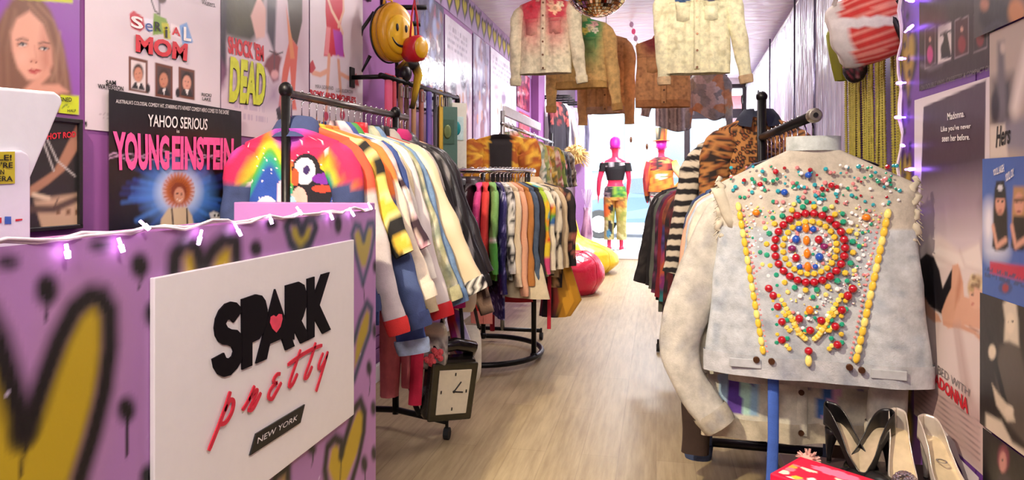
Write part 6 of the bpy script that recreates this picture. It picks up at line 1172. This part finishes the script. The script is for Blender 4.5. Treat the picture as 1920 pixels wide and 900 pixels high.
# smiley backpack
p = onD(734, 62, 3.9); t = thing('smiley_backpack', 'round yellow backpack with a smiling face on the left wall', 'backpack', p, R(56)); YP = plain('yellow_vinyl', '#e0a812', .32, var=.05); m = MB(); rg = []
for y, s in ((.075, .55), (.07, .8), (.05, .94), (.0, 1.0), (-.05, .98), (-.07, .9), (-.078, .72), (-.08, .3)): rg.append([(.12 * s * math.cos(a), y, .165 * s * math.sin(a)) for a in np.linspace(0, 2 * PI, 40, endpoint=False)])
m.loft(rg).build('body', YP, t, world=False, smooth=True)
for y in (-.03, .03): MB().tube([(.121 * math.cos(a), y, .167 * math.sin(a)) for a in np.linspace(0, 2 * PI, 40, endpoint=False)], .005, 6, loop=True).build('zip', INK if y > 0 else plain('dark_yellow_piping', '#a87408', .5), t, world=False)
FP = MB(); rg = [[(.088 * s * math.cos(a), y, -.02 + .112 * s * math.sin(a)) for a in np.linspace(0, 2 * PI, 40, endpoint=False)] for y, s in ((-.07, 1.0), (-.088, .98), (-.098, .85), (-.102, .5))]; fp = FP.loft(rg).build('face_pocket', plain('bright_yellow_vinyl', '#ecbc1e', .3, var=.04), t, world=False, smooth=True)
for s in (-1, 1): MB().ball((s * .03, -.102, .012), (.0095, .006, .022), 12, 8).build('eye', INK, fp, world=False, smooth=True)
MB().tube([(.066 * math.cos(a), -.1, -.02 + .07 * math.sin(a)) for a in np.linspace(PI * 1.12, PI * 1.88, 16)], [.002 + .0055 * math.sin(PI * k / 15) for k in range(16)], 8).build('smile', INK, fp, world=False, smooth=True)
MB().tube([(-.02, .05, .16), (-.02, .04, .2), (.03, .04, .2), (.03, .05, .16)], .008, 8).build('top_loop', YP, t, world=False, smooth=True)
for s in (-1, 1): MB().tube([(s * .07, .07, .12), (s * .12, .12, .02), (s * .14, .14, -.12), (s * .12, .12, -.22), (s * .09, .08, -.13)], .011, 8).build('shoulder_strap', BLACKP, t, world=False, smooth=True)
p = onD(777, 92, 3.85); t = thing('coin_purse', 'small round red and yellow purse hanging in front of the smiley backpack', 'bag', p, R(60)); RP = plain('red_vinyl', '#c8202a', .3, var=.05)
MB().loft([[(.062 * s * math.cos(a), y, .075 * s * math.sin(a)) for a in np.linspace(0, 2 * PI, 30, endpoint=False)] for y, s in ((.06, .5), (.055, .9), (.0, 1), (-.045, .97), (-.06, .8))]).build('pouch', RP, t, world=False, smooth=True)
MB().loft([[(.05 * s * math.cos(a), y, .062 * s * math.sin(a)) for a in np.linspace(0, 2 * PI, 30, endpoint=False)] for y, s in ((-.055, 1), (-.066, .9), (-.07, .4))]).build('face', YP, t, world=False, smooth=True)
MB().tube([(-.03, 0, .06), (-.02, 0, .18), (0, 0, .28), (.02, 0, .18), (.03, 0, .06)], .006, 6).build('strap', RP, t, world=False, smooth=True)
p = onD(768, 140, 4.05); t = thing('scarf_bundle', 'black and yellow printed scarf bundle below the red purse', 'scarf', p, R(40)); m = MB()
m.tube([(-.05, 0, -.04), (-.06, 0, .02), (-.02, -.01, .06), (.035, 0, .055), (.055, 0, .0), (.04, 0, -.09), (.015, 0, -.2)], [.02, .032, .034, .032, .026, .02, .014], 14); V = np.vstack(m.v); m.c = [blot(['#d8b42a', '#1f1a16', '#1f1a16', '#c8a01e'], 30, 4)('', V[:, 0], V[:, 1], V[:, 2])]; m.build('roll', CLOTH, t, world=False, smooth=True)
MB().ball((-.035, -.02, .0), (.04, .04, .05), 14, 9).build('knot', BLACKP, t, world=False, smooth=True)
# earring display boards
for i, (px, py, h, cc, l) in enumerate(((856, 255, .36, '#d9d6c4', 'cream display card with a teal pendant on the left wall'), (838, 262, .34, '#4a6a5c', 'dark green display board beside the cream card'))):
    p = onD(px, py, 4.95 - .2 * i); t = thing('display_board', l, 'display board', p, R(35)); MB().box((0, 0, 0), (.15, .012, h + .12)).build('board', plain('board_%s' % ('cream', 'green')[i], cc, .6, var=.05), t, world=False, bevel=.002)
    MB().prism([(-.05, -.03), (.05, -.03), (.05, .14), (-.05, .14)], (1, 0, 0), (0, 0, 1), (0, -.004, 0), (0, -.006, 0)).build('card', plain('card_%d' % i if 0 else 'mint_card' if i == 0 else 'moss_card', '#c4dcd6' if i == 0 else '#3a5a48', .5), t, world=False)
    MB().loft([[(.028 * s * math.cos(a) + .01 * z, -.012 - .008 * (1 - s), .055 + .05 * s * math.sin(a)) for a in np.linspace(0, 2 * PI, 18, endpoint=False)] for z, s in ((0, 1), (.3, .8), (.6, .3))]).build('pendant', plain('teal_enamel' if i == 0 else 'olive_enamel', '#1a8a8a' if i == 0 else '#6a7a4a', .25), t, world=False, smooth=True)
# ================================================================== BEAN BAGS
def beanbag(name, label, loc, r, h, mat, back=0, rz=0):
    t = thing(name, label, 'bean bag', loc, rz); rg = []; n = 72
    for k in range(27):
        v = k / 26; prof = max(.03, math.sin(PI * min(1, .2 + .8 * v)) ** .62 if v < .98 else .12); z = h * (1 - (1 - v) ** 1.25) if v > 0 else 0; rg.append([])
        for j in range(n):
            a = 2 * PI * j / n; cr = 1 - .035 * math.exp(-((((a * 6 / (2 * PI)) % 1) - .5) / .08) ** 2); w = 1 + .03 * math.sin(7 * a + 9 * v) * v + .025 * math.sin(3 * a - 14 * v) + .05 * (vnoise(math.cos(a) * 3, math.sin(a) * 3, v * 5, 1, 3) - .5) * (.4 + v)
            zz = z * (1 + back * max(0, math.cos(a - PI)) * v) - (0.06 * math.exp(-((1 - v) / .12) ** 2) if not back else .22 * h * max(0, math.cos(a)) * v); rg[-1].append((r * prof * cr * w * math.cos(a), r * prof * cr * w * math.sin(a), zz))
    MB().loft(rg).build('shell', mat, t, world=False, smooth=True)
    for j in range(6):
        a = 2 * PI * (j + .5) / 6; jj = int(round(a / (2 * PI) * n)) % n; MB().tube([Vector(rg[k][jj]) * 1.004 for k in range(1, 25)], .005, 6).build('seam', mat, t, world=False, smooth=True)
    MB().ball((0, 0, rg[-1][0][2] - (0 if not back else -.0)), (.04, .04, .02), 14, 7).build('top_button', mat, t, world=False, smooth=True)
beanbag('bean_bag', 'glossy red bean bag on the floor beside the garment racks', (-.9, 7.35, 0), .36, .5, plain('red_vinyl_leather', '#d01a3e', .22, sc=9, st=.5, dist=.03, var=.06))
beanbag('bean_bag', 'large yellow bean bag chair with a raised back near the window', (-1.0, 9.0, 0), .52, .5, plain('yellow_bean_vinyl', '#e6c01c', .3, sc=7, st=.5, dist=.03, var=.06), back=.58)
# ================================================================== MANNEQUINS
def mannequin(name, label, loc, rz, skin, arms, legs, rest):
    t = thing(name, label, 'mannequin', loc, rz); m = MB(); E = lambda z, hw, hd, x=0, y=0: [(x + hw * math.cos(a), y + hd * math.sin(a), z) for a in np.linspace(0, 2 * PI, 20, endpoint=False)]
    m.loft([E(.8, .15, .1), E(.88, .168, .115), E(.96, .15, .105), E(1.06, .115, .085), E(1.16, .13, .095), E(1.27, .15, .11), E(1.35, .165, .095), E(1.4, .17, .075), E(1.435, .11, .06), E(1.46, .055, .052), E(1.54, .048, .05)])
    m.loft([E(1.5, .04, .045, 0, -.01), E(1.535, .055, .065, 0, -.012), E(1.58, .066, .082, 0, -.01), E(1.64, .074, .092), E(1.7, .066, .08), E(1.735, .04, .05)])
    m.ball((0, -.098, 1.6), (.012, .018, .02)); 
    for s in (-1, 1): m.ball((s * .074, .005, 1.61), (.012, .018, .028))
    for s in (-1, 1): m.loft([E(.86, .095, .1, s * .08), E(.7, .082, .085, s * .085), E(.5, .055, .06, s * .09), E(.44, .055, .062, s * .09), E(.33, .058, .062, s * .092, .01), E(.15, .035, .038, s * .095, .01), E(.07, .034, .045, s * .096)]); m.loft([[(s * .098 + .035 * k * math.cos(a), y, .03 + .03 * k * math.sin(a)) for a in np.linspace(0, 2 * PI, 10, endpoint=False)] for y, k in ((.05, .7), (.02, 1.2), (-.06, 1.1), (-.15, .9), (-.18, .4))])
    for P, rr_ in arms:
        m.tube(P, rr_, 12)
        w, d_ = Vector(P[-1]), (Vector(P[-1]) - Vector(P[-2])).normalized(); sd = d_.cross(Vector((1, 0, 0))).normalized()
        m.loft([[w + d_ * l + sd * (.03 * k * math.cos(a)) + sd.cross(d_) * (.013 * k * math.sin(a)) for a in np.linspace(0, 2 * PI, 10, endpoint=False)] for l, k in ((-.01, .8), (.03, 1.05), (.08, 1.0))])
        for f in range(4): b = w + d_ * .07 + sd * (-.024 + .016 * f); m.tube([b, b + d_ * .035, b + d_ * (.07 + .01 * (f in (1, 2)))], [.0085, .0075, .005], 6)
        m.tube([w + d_ * .02 + sd * .028, w + d_ * .05 + sd * .05, w + d_ * .08 + sd * .055], [.01, .009, .006], 6)
    b = m.build('body', skin, t, world=False, smooth=True); r = b.modifiers.new('merge', 'REMESH'); r.mode = 'VOXEL'; r.voxel_size = .009; r.use_smooth_shade = True; q = b.modifiers.new('smooth', 'SMOOTH'); q.iterations = 4; q.factor = .5
    st = MB().lathe([(.2, 0), (.2, .012), (.19, .018), (.02, .02)], 32); st.build('base', CHROME, t, world=False, smooth=False); return t, E
def wear(t, part, rings, cf, mat=CLOTH, nm=None):
    m = MB(); rr = []
    for i in range(len(rings) - 1):
        for u in np.linspace(0, 1, 7, endpoint=False): rr.append(np.array(rings[i]) * (1 - u) + np.array(rings[i + 1]) * u)
    m.loft(rr + [rings[-1]], cap=False); V = np.vstack(m.v); m.c = [cf(part, V[:, 0], V[:, 1], V[:, 2])]; return m.build(part, mat, t, world=False, smooth=True)
PINKM = plain('pink_mannequin', '#e0355a', .3, var=.05)
# facing the street, so its back is to the shop
L_ = ([(-.165, 0, 1.37), (-.2, 0, 1.25), (-.215, -.01, 1.1), (-.2, -.06, .98), (-.19, -.1, .88)], [.055, .045, .038, .034, .026]); R_2 = ([(.165, 0, 1.37), (.215, 0, 1.24), (.25, .01, 1.1), (.265, -.03, .96), (.27, -.07, .86)], [.055, .045, .038, .034, .026])
t, E = mannequin('mannequin', 'pink mannequin in a black crop top and patched print trousers in the window', (-.63, 10.9, .12), PI, PINKM, [L_, R_2], None, None)
HAIR = plain('magenta_hair', '#c81c9c', .5, sc=60, st=.6); m = MB(); m.loft([E(1.6, .066, .05, 0, .05), E(1.65, .082, .085, 0, .02), E(1.7, .086, .098, 0, .005), E(1.75, .074, .08), E(1.785, .03, .03)]); m.build('hair', HAIR, t, world=False, smooth=True)
BLK = solid('#1d1a1d'); wear(t, 'crop_top', [E(1.1, .128, .1), E(1.18, .145, .112), E(1.27, .165, .125), E(1.34, .185, .112), E(1.375, .185, .09), E(1.39, .14, .075)], lambda p, x, y, z: np.where(((z > 1.3) & (np.sin(x * 150) > .2))[:, None], c('#b9b4b6'), c('#1d1a1d')))
for s in (-1, 1): wear(t, 'short_sleeve', [[(s * (.15 + .02 * math.sin(q)) + .0, .06 * math.cos(q), 1.385 + .0 * q) if 0 else (s * .17 + .07 * math.cos(q), .065 * math.sin(q), 1.37) for q in np.linspace(0, 2 * PI, 16, endpoint=False)], [(s * .205 + .06 * math.cos(q), .06 * math.sin(q), 1.24) for q in np.linspace(0, 2 * PI, 16, endpoint=False)]], BLK)
PRN = zones((.83, lambda p, x, y, z: np.where((abs(x) < .04)[:, None] | (x < -.0)[:, None], blot(['#5a9a3a', '#3a7a4a', '#8ab03a'], 22, 3)(p, x, y, z), blot(['#3a3a40', '#8a7a80', '#2a2a30', '#b09a90'], 40, 3)(p, x, y, z))), (.66, blot(['#c88a3a', '#b0703a', '#d8a84a', '#8a6a3a'], 20, 5)), (.45, blot(['#b8a84a', '#9aa04a', '#c8b868'], 16, 6)), (-9, blot(['#c0b878', '#a8a05a', '#d0c890'], 16, 7)))
def prn(p, x, y, z):
    v = PRN(p, x, y, z)
    for cx, cz, rx, rz_, h in ((.15, .62, .07, .1, '#e0702e'), (.06, .66, .035, .07, '#1f1c20'), (.08, .34, .04, .13, '#26262a'), (.1, .26, .03, .07, '#4a8aa8')):
        v[((x - cx) / rx) ** 2 + ((z - cz) / rz_) ** 2 < 1] = c(h)
    return v
wear(t, 'trousers_hip', [E(.78, .165, .12), E(.88, .182, .13), E(.97, .165, .118), E(1.0, .15, .11)], prn)
for s in (-1, 1): wear(t, 'trouser_leg', [E(.84, .1, .115, s * .085), E(.65, .092, .1, s * .09), E(.45, .078, .085, s * .095), E(.3, .078, .085, s * .098), E(.16, .08, .085, s * .1)], prn)
A1 = ([(-.165, 0, 1.37), (-.25, .03, 1.24), (-.335, .06, 1.1), (-.25, -.02, 1.0), (-.17, -.08, .95)], [.055, .046, .04, .035, .026]); A2_ = ([(.165, 0, 1.37), (.205, 0, 1.24), (.225, .0, 1.1), (.22, -.03, .97), (.215, -.05, .86)], [.055, .046, .04, .034, .026])
t, E = mannequin('mannequin', 'mannequin in an orange patchwork jacket and tall printed hat with hand on hip', (.08, 10.75, .12), PI, PINKM, [A1, A2_], None, None)
ORG = blot(['#d8742a', '#c84a2a', '#e09a3a', '#b83a3a', '#d8c8a0', '#3a3a30', '#e0842e'], 17, 12)
ORG2 = zones((1.24, blot(['#b83a3a', '#3a2a2a', '#c85a3a', '#d89a5a', '#8a2a34'], 26, 4)), (-9, lambda p, x, y, z: np.where(((((x - .0) / .07) ** 2 + ((z - 1.16) / .05) ** 2) < 1)[:, None], blot(['#d8d4b0', '#5a8a4a', '#e8e0c8'], 40, 3)(p, x, y, z), blot(['#e0842e', '#d8742a', '#e09a3a', '#c8602a'], 20, 5)(p, x, y, z))))
wear(t, 'jacket', [E(.92, .2, .14), E(1.02, .19, .135), E(1.15, .18, .13), E(1.27, .185, .135), E(1.35, .195, .12), E(1.4, .185, .1), E(1.45, .09, .075)], ORG2)
for (P, rr_), cf in ((A1, blot(['#e0a85a', '#d88a3a', '#e8c890'], 20, 2)), (A2_, blot(['#b83a3a', '#c85a3a', '#8a2a34', '#d8842e'], 20, 3))):
    m = MB(); m.tube(P[:5], [r_ + .018 for r_ in rr_[:5]], 14); V = np.vstack(m.v); m.c = [cf('', V[:, 0], V[:, 1], V[:, 2])]; m.build('sleeve', CLOTH, t, world=False, smooth=True)
m = MB(); m.tube([(.217, -.04, .9), (.213, -.055, .83), (.21, -.07, .75)], [.036, .042, .02], 12); m.build('glove', plain('black_glove', '#1a181a', .6), t, world=False, smooth=True)
SPK = dots('#c9c4c0', ['#2a2628'], 50, .34, 2); wear(t, 'trousers_hip', [E(.78, .165, .12), E(.88, .18, .128), E(.97, .165, .118)], SPK)
for s in (-1, 1): wear(t, 'trouser_leg', [E(.84, .1, .115, s * .085), E(.5, .08, .085, s * .094), E(.16, .07, .075, s * .1)], SPK)
m = MB(); m.loft([E(1.7, .13, .15), E(1.705, .13, .15), E(1.715, .085, .1), E(1.72, .08, .095), E(1.9, .092, .11), E(1.905, .088, .105)]); V = np.vstack(m.v); m.c = [ORG('', V[:, 0], V[:, 1], V[:, 2])]; m.build('top_hat', CLOTH, t, world=False, smooth=False)
m = MB(); m.loft([E(1.56, .05, .05, 0, .05), E(1.62, .08, .09, 0, .02), E(1.7, .083, .098, 0, .005)]); m.build('hair', HAIR, t, world=False, smooth=True)
m = MB(); P = [onY(1085, 380, 10.6), onY(1083, 330, 10.6)]
t = thing('glass_vase', 'patterned pink vase of dried stems by the lilac pier', 'vase', (-1.08, 10.9, .12)); q = MB().lathe([(.05, 0), (.09, .1), (.1, .25), (.06, .45), (.045, .6), (.06, .66)], 20); V = np.vstack(q.v); q.c = [blot(['#c89ab0', '#8a5a7a', '#e0c8d4'], 24, 3)('', V[:, 0], V[:, 1], V[:, 2])]; q.build('vase', CLOTH, t, world=False, smooth=True)
for i in range(6): MB().tube([(0, 0, .6), (.05 * math.cos(i), .05 * math.sin(i), .8), (.09 * math.cos(i), .09 * math.sin(i), .95)], .006, 5).build('stem', bpy.data.materials['scrap_lilac'], t, world=False)
for i, (px, y0, y1, l) in enumerate(((1183, 175, 262, 'small drop ornament hanging in the window left of the mullion'), (1213, 175, 275, 'small bead ornament hanging beside the drop ornament in the window'))):
    p = onY(px, y1, 11.2); t = thing('window_ornament', l, 'ornament', p); MB().ball((0, 0, 0), (.022, .022, .05), 10, 8).build('drop', BRASS, t, world=False, smooth=True); MB().tube([(0, 0, .04), (0, 0, 2.85 - p.z)], .003, 5).build('thread', INKG, t, world=False)
# ================================================================== SHOES AND BOX
SG = .42
t = thing('display_bench', 'low purple bench holding shoes in front of the right poster wall', 'bench', (.52, 1.72, 0)); PB = plain('bench_dark', '#3f3032', .5, var=.06)
MB().box((.545, 1.76, SG - .018), (.4, .64, .032)).build('bench_top', PB, t, bevel=.004)
for x in (.37, .72):
    for y in (1.47, 2.05): MB().box((x, y, (SG - .034) / 2), (.04, .04, SG - .034)).build('leg', PB, t, bevel=.003)
def pump(name, label, loc, rz, mat, inmat, L=.215, heel=.088, wd=.037, group=None, tilt=0, open_=.7, solem=None):
    """toe points along local -y; origin under the heel"""
    t = thing(name, label, 'shoe', loc, rz, group); n = 34; m = 26; rg = []; ins = []
    for k in range(n + 1):
        v = k / n; y = -L * v + .018
        sv = min(1, max(0, (v - .1) / .6)); sole = heel * (1 - sv * sv * (3 - 2 * sv)) + .006 * (v > .9) * (v - .9) / .1 + .004
        hw = wd * (.62 + .1 * math.sin(v * 3)) if v < .3 else wd * (.66 + .34 * math.sin(min(1, (v - .3) / .42) * PI / 2)) if v < .76 else wd * math.sqrt(max(.004, 1 - ((v - .76) / .245) ** 2.0))
        if v < .08: hw *= math.sqrt(max(.08, 1 - ((.08 - v) / .085) ** 2))
        hh = .058 - .034 * min(1, v / .45) if v < .45 else .024 + .01 * math.sin(min(1, (v - .45) / .4) * PI / 2) if v < .85 else .034 * math.sqrt(max(.06, 1 - ((v - .85) / .16) ** 2))
        op = 1.0 if v < open_ - .1 else max(0, 1 - ((v - open_ + .1) / .1)) ** .5
        r = []
        a0 = PI / 2 * (1 - .97 * op)      # half angle kept closed over the top
        for q in np.linspace(-PI / 2 + a0 * 0 - (PI / 2 - (PI / 2 - a0)) * 0, 0, 1): pass
        th0 = PI / 2 - (PI / 2) * op * .96
        for q in np.linspace(th0 if op > 0 else PI / 2, 0, 8): pass
        top = PI / 2 * (1 - op)
        A = np.concatenate([np.linspace(top, 0, 8), np.linspace(0, -PI / 2, 5)[1:]])
        half = [(hw * (math.cos(q) ** (.8 if q < 0 else 1.0)) if math.cos(q) > 1e-6 else 0, hh * math.sin(q) if q > 0 else 0.0) for q in A]
        # wall height follows the top line where the shoe is open
        if op > 0: half = [(hw * (1 - .1 * (1 - i / 7) * op) * (1 if op > .99 else math.cos(top * (1 - i / 7))), hh * ((1 - i / 7) * op + math.sin(top * (1 - i / 7)) * (1 - op))) for i in range(8)] + [(hw * (1 - (i + 1) / 4), -.004 * (i + 1) / 4) for i in range(4)]
        r = [(x, y, sole + .004 + z) for x, z in half] + [(-x, y, sole + .004 + z) for x, z in half[::-1][1:]]
        if k == 0: rg.append([(x * .05, q + .004, z) for x, q, z in r])
        rg.append(r); ins.append([(x * hw * .93, y, sole + .0075) for x in np.linspace(-1, 1, 7)])
    o = MB().loft(rg, cap=False, closed=False).build('upper', mat, t, world=False, smooth=True); q = o.modifiers.new('thick', 'SOLIDIFY'); q.thickness = .0022; q.offset = 1
    MB().grid(np.array(ins)[: int(n * .96)]).build('insole', inmat, t, world=False, smooth=True)
    li = [[(x * .965, y, z) for x, y, z in (r[:8])] for r in rg[1: int(n * (open_ - .02))]]; lo = [[(x * .965, y, z) for x, y, z in (r[-8:])] for r in rg[1: int(n * (open_ - .02))]]
    MB().loft(li, cap=False, closed=False).loft(lo, cap=False, closed=False).build('lining', inmat, t, world=False, smooth=True)
    h = MB().loft([[(w * math.cos(a) * .95, .002 + d_ * math.sin(a) + yo, z) for a in np.linspace(0, 2 * PI, 16, endpoint=False)] for z, w, d_, yo in ((heel * .985, .02, .024, -.008), (heel * .8, .017, .018, -.003), (heel * .5, .011, .012, .004), (heel * .2, .007, .007, .007), (0, .006, .006, .008))]); h.build('heel', mat, t, world=False, smooth=True)
    MB().tube([(0, .01, 0), (0, .01, .004)], .0065, 10).build('heel_tip', RUBBER, t, world=False); return t
BLKS = plain('black_suede', '#0f0d0f', .32, st=.05); GOLDI = plain('champagne_lining', '#c9b79a', .25, .35, var=.15); SILV = plain('silver_leather', '#d9cfc4', .28, .45, sc=18, st=.3, var=.08); CRI = plain('cream_insole', '#d8c4a0', .3, .2, var=.1)
pump('pump_shoe', 'black high heeled pump with champagne lining, toe towards the counter aisle', (.475, 2.03, SG), R(28), BLKS, GOLDI, L=.235, heel=.1, group='pair of black pumps')
pump('pump_shoe', 'second black pump turned sideways behind the first one', (.605, 2.0, SG), R(-50), BLKS, GOLDI, L=.235, heel=.1, group='pair of black pumps')
s1 = pump('pump_shoe', 'silver pump with a pale insole standing against the poster wall', (.695, 1.97, SG), R(4), SILV, CRI, L=.24, heel=.1, wd=.041)
s2 = pump('pump_shoe', 'second silver pump with a sparkling toe ornament', (.635, 2.01, SG), R(-12), SILV, CRI, L=.24, heel=.1, wd=.036)
for s in (s1,): MB().loft([[(.012 * k * math.cos(a), -.075 + .016 * k * math.sin(a), .079 + .0004) for a in np.linspace(0, 2 * PI, 16, endpoint=False)] for k in (1, .7)], cap=False).build('insole_mark', INKG, s, world=False)
m = MB(); rr = random.Random(8)
for i in range(160):
    a, b_ = rr.uniform(0, 2 * PI), math.acos(rr.uniform(-.2, 1)); m.ball((.026 * math.sin(b_) * math.cos(a), -.175 + .026 * math.sin(b_) * math.sin(a), .04 + .024 * math.cos(b_)), .0042, 6, 4)
m.build('rhinestone_ornament', plain('sparkle', '#d8d0d4', .08, .9, st=0), s2, world=False, smooth=False)
# pink box
bx_ = Vector((.415, 1.79, SG)); ang = R(-37)
t = thing('gift_box', 'bright pink lidded box with flowers and a pink label beside the black pumps', 'box', bx_, ang); PK = plain('hot_pink_card', '#d3143f', .35, var=.03)
MB().box((0, 0, .02), (.215, .15, .04)).build('box_base', PK, t, world=False, bevel=.003)
lid = MB().box((0, 0, .042), (.225, .16, .024)).build('lid', PK, t, world=False, bevel=.003)
lc = MB(); n1, n2 = 60, 44; gx, gy = np.meshgrid(np.linspace(-.1, .1, n1), np.linspace(-.07, .07, n2)); V = np.stack([gx, gy, np.full_like(gx, .0548)], -1); d_, i_ = worley(gx.ravel(), gy.ravel(), 32, 6); K = np.tile(c('#d3143f'), (gx.size, 1)); pal = np.array(C('#f0dcc8', '#e8a83a', '#c8c83a', '#e87a8a', '#d3143f', '#f4e8e0')); mk = (d_ < .42) & (gy.ravel() < .015); K[mk] = pal[(i_[mk] * 6).astype(int) % 6]
mk = ((gx.ravel() / .062) ** 2 + ((gy.ravel() - .04) / .02) ** 2) < 1 + .2 * np.sin(9 * np.arctan2(gy.ravel() - .04, gx.ravel() / 3)); K[mk] = c('#e07aa0'); lc.grid(V, K); lc.build('lid_print', MATTE, lid, world=False)
tb = thing('fluffy_charm', 'small pink fluffy charm at the back corner of the pink box', 'charm', (.4, 1.96, SG + .03)); m = MB(); rr = random.Random(4)
for i in range(90): d_ = Vector((rr.gauss(0, 1), rr.gauss(0, 1), rr.gauss(0, 1))).normalized(); m.tube([(0, 0, 0), d_ * .032], [.004, .0012], 4)
m.build('fluff', plain('fluff_pink', '#d9a59a', .9), tb, world=False); MB().ball((0, 0, 0), .02).build('core', bpy.data.materials['fluff_pink'], tb, world=False, smooth=True)
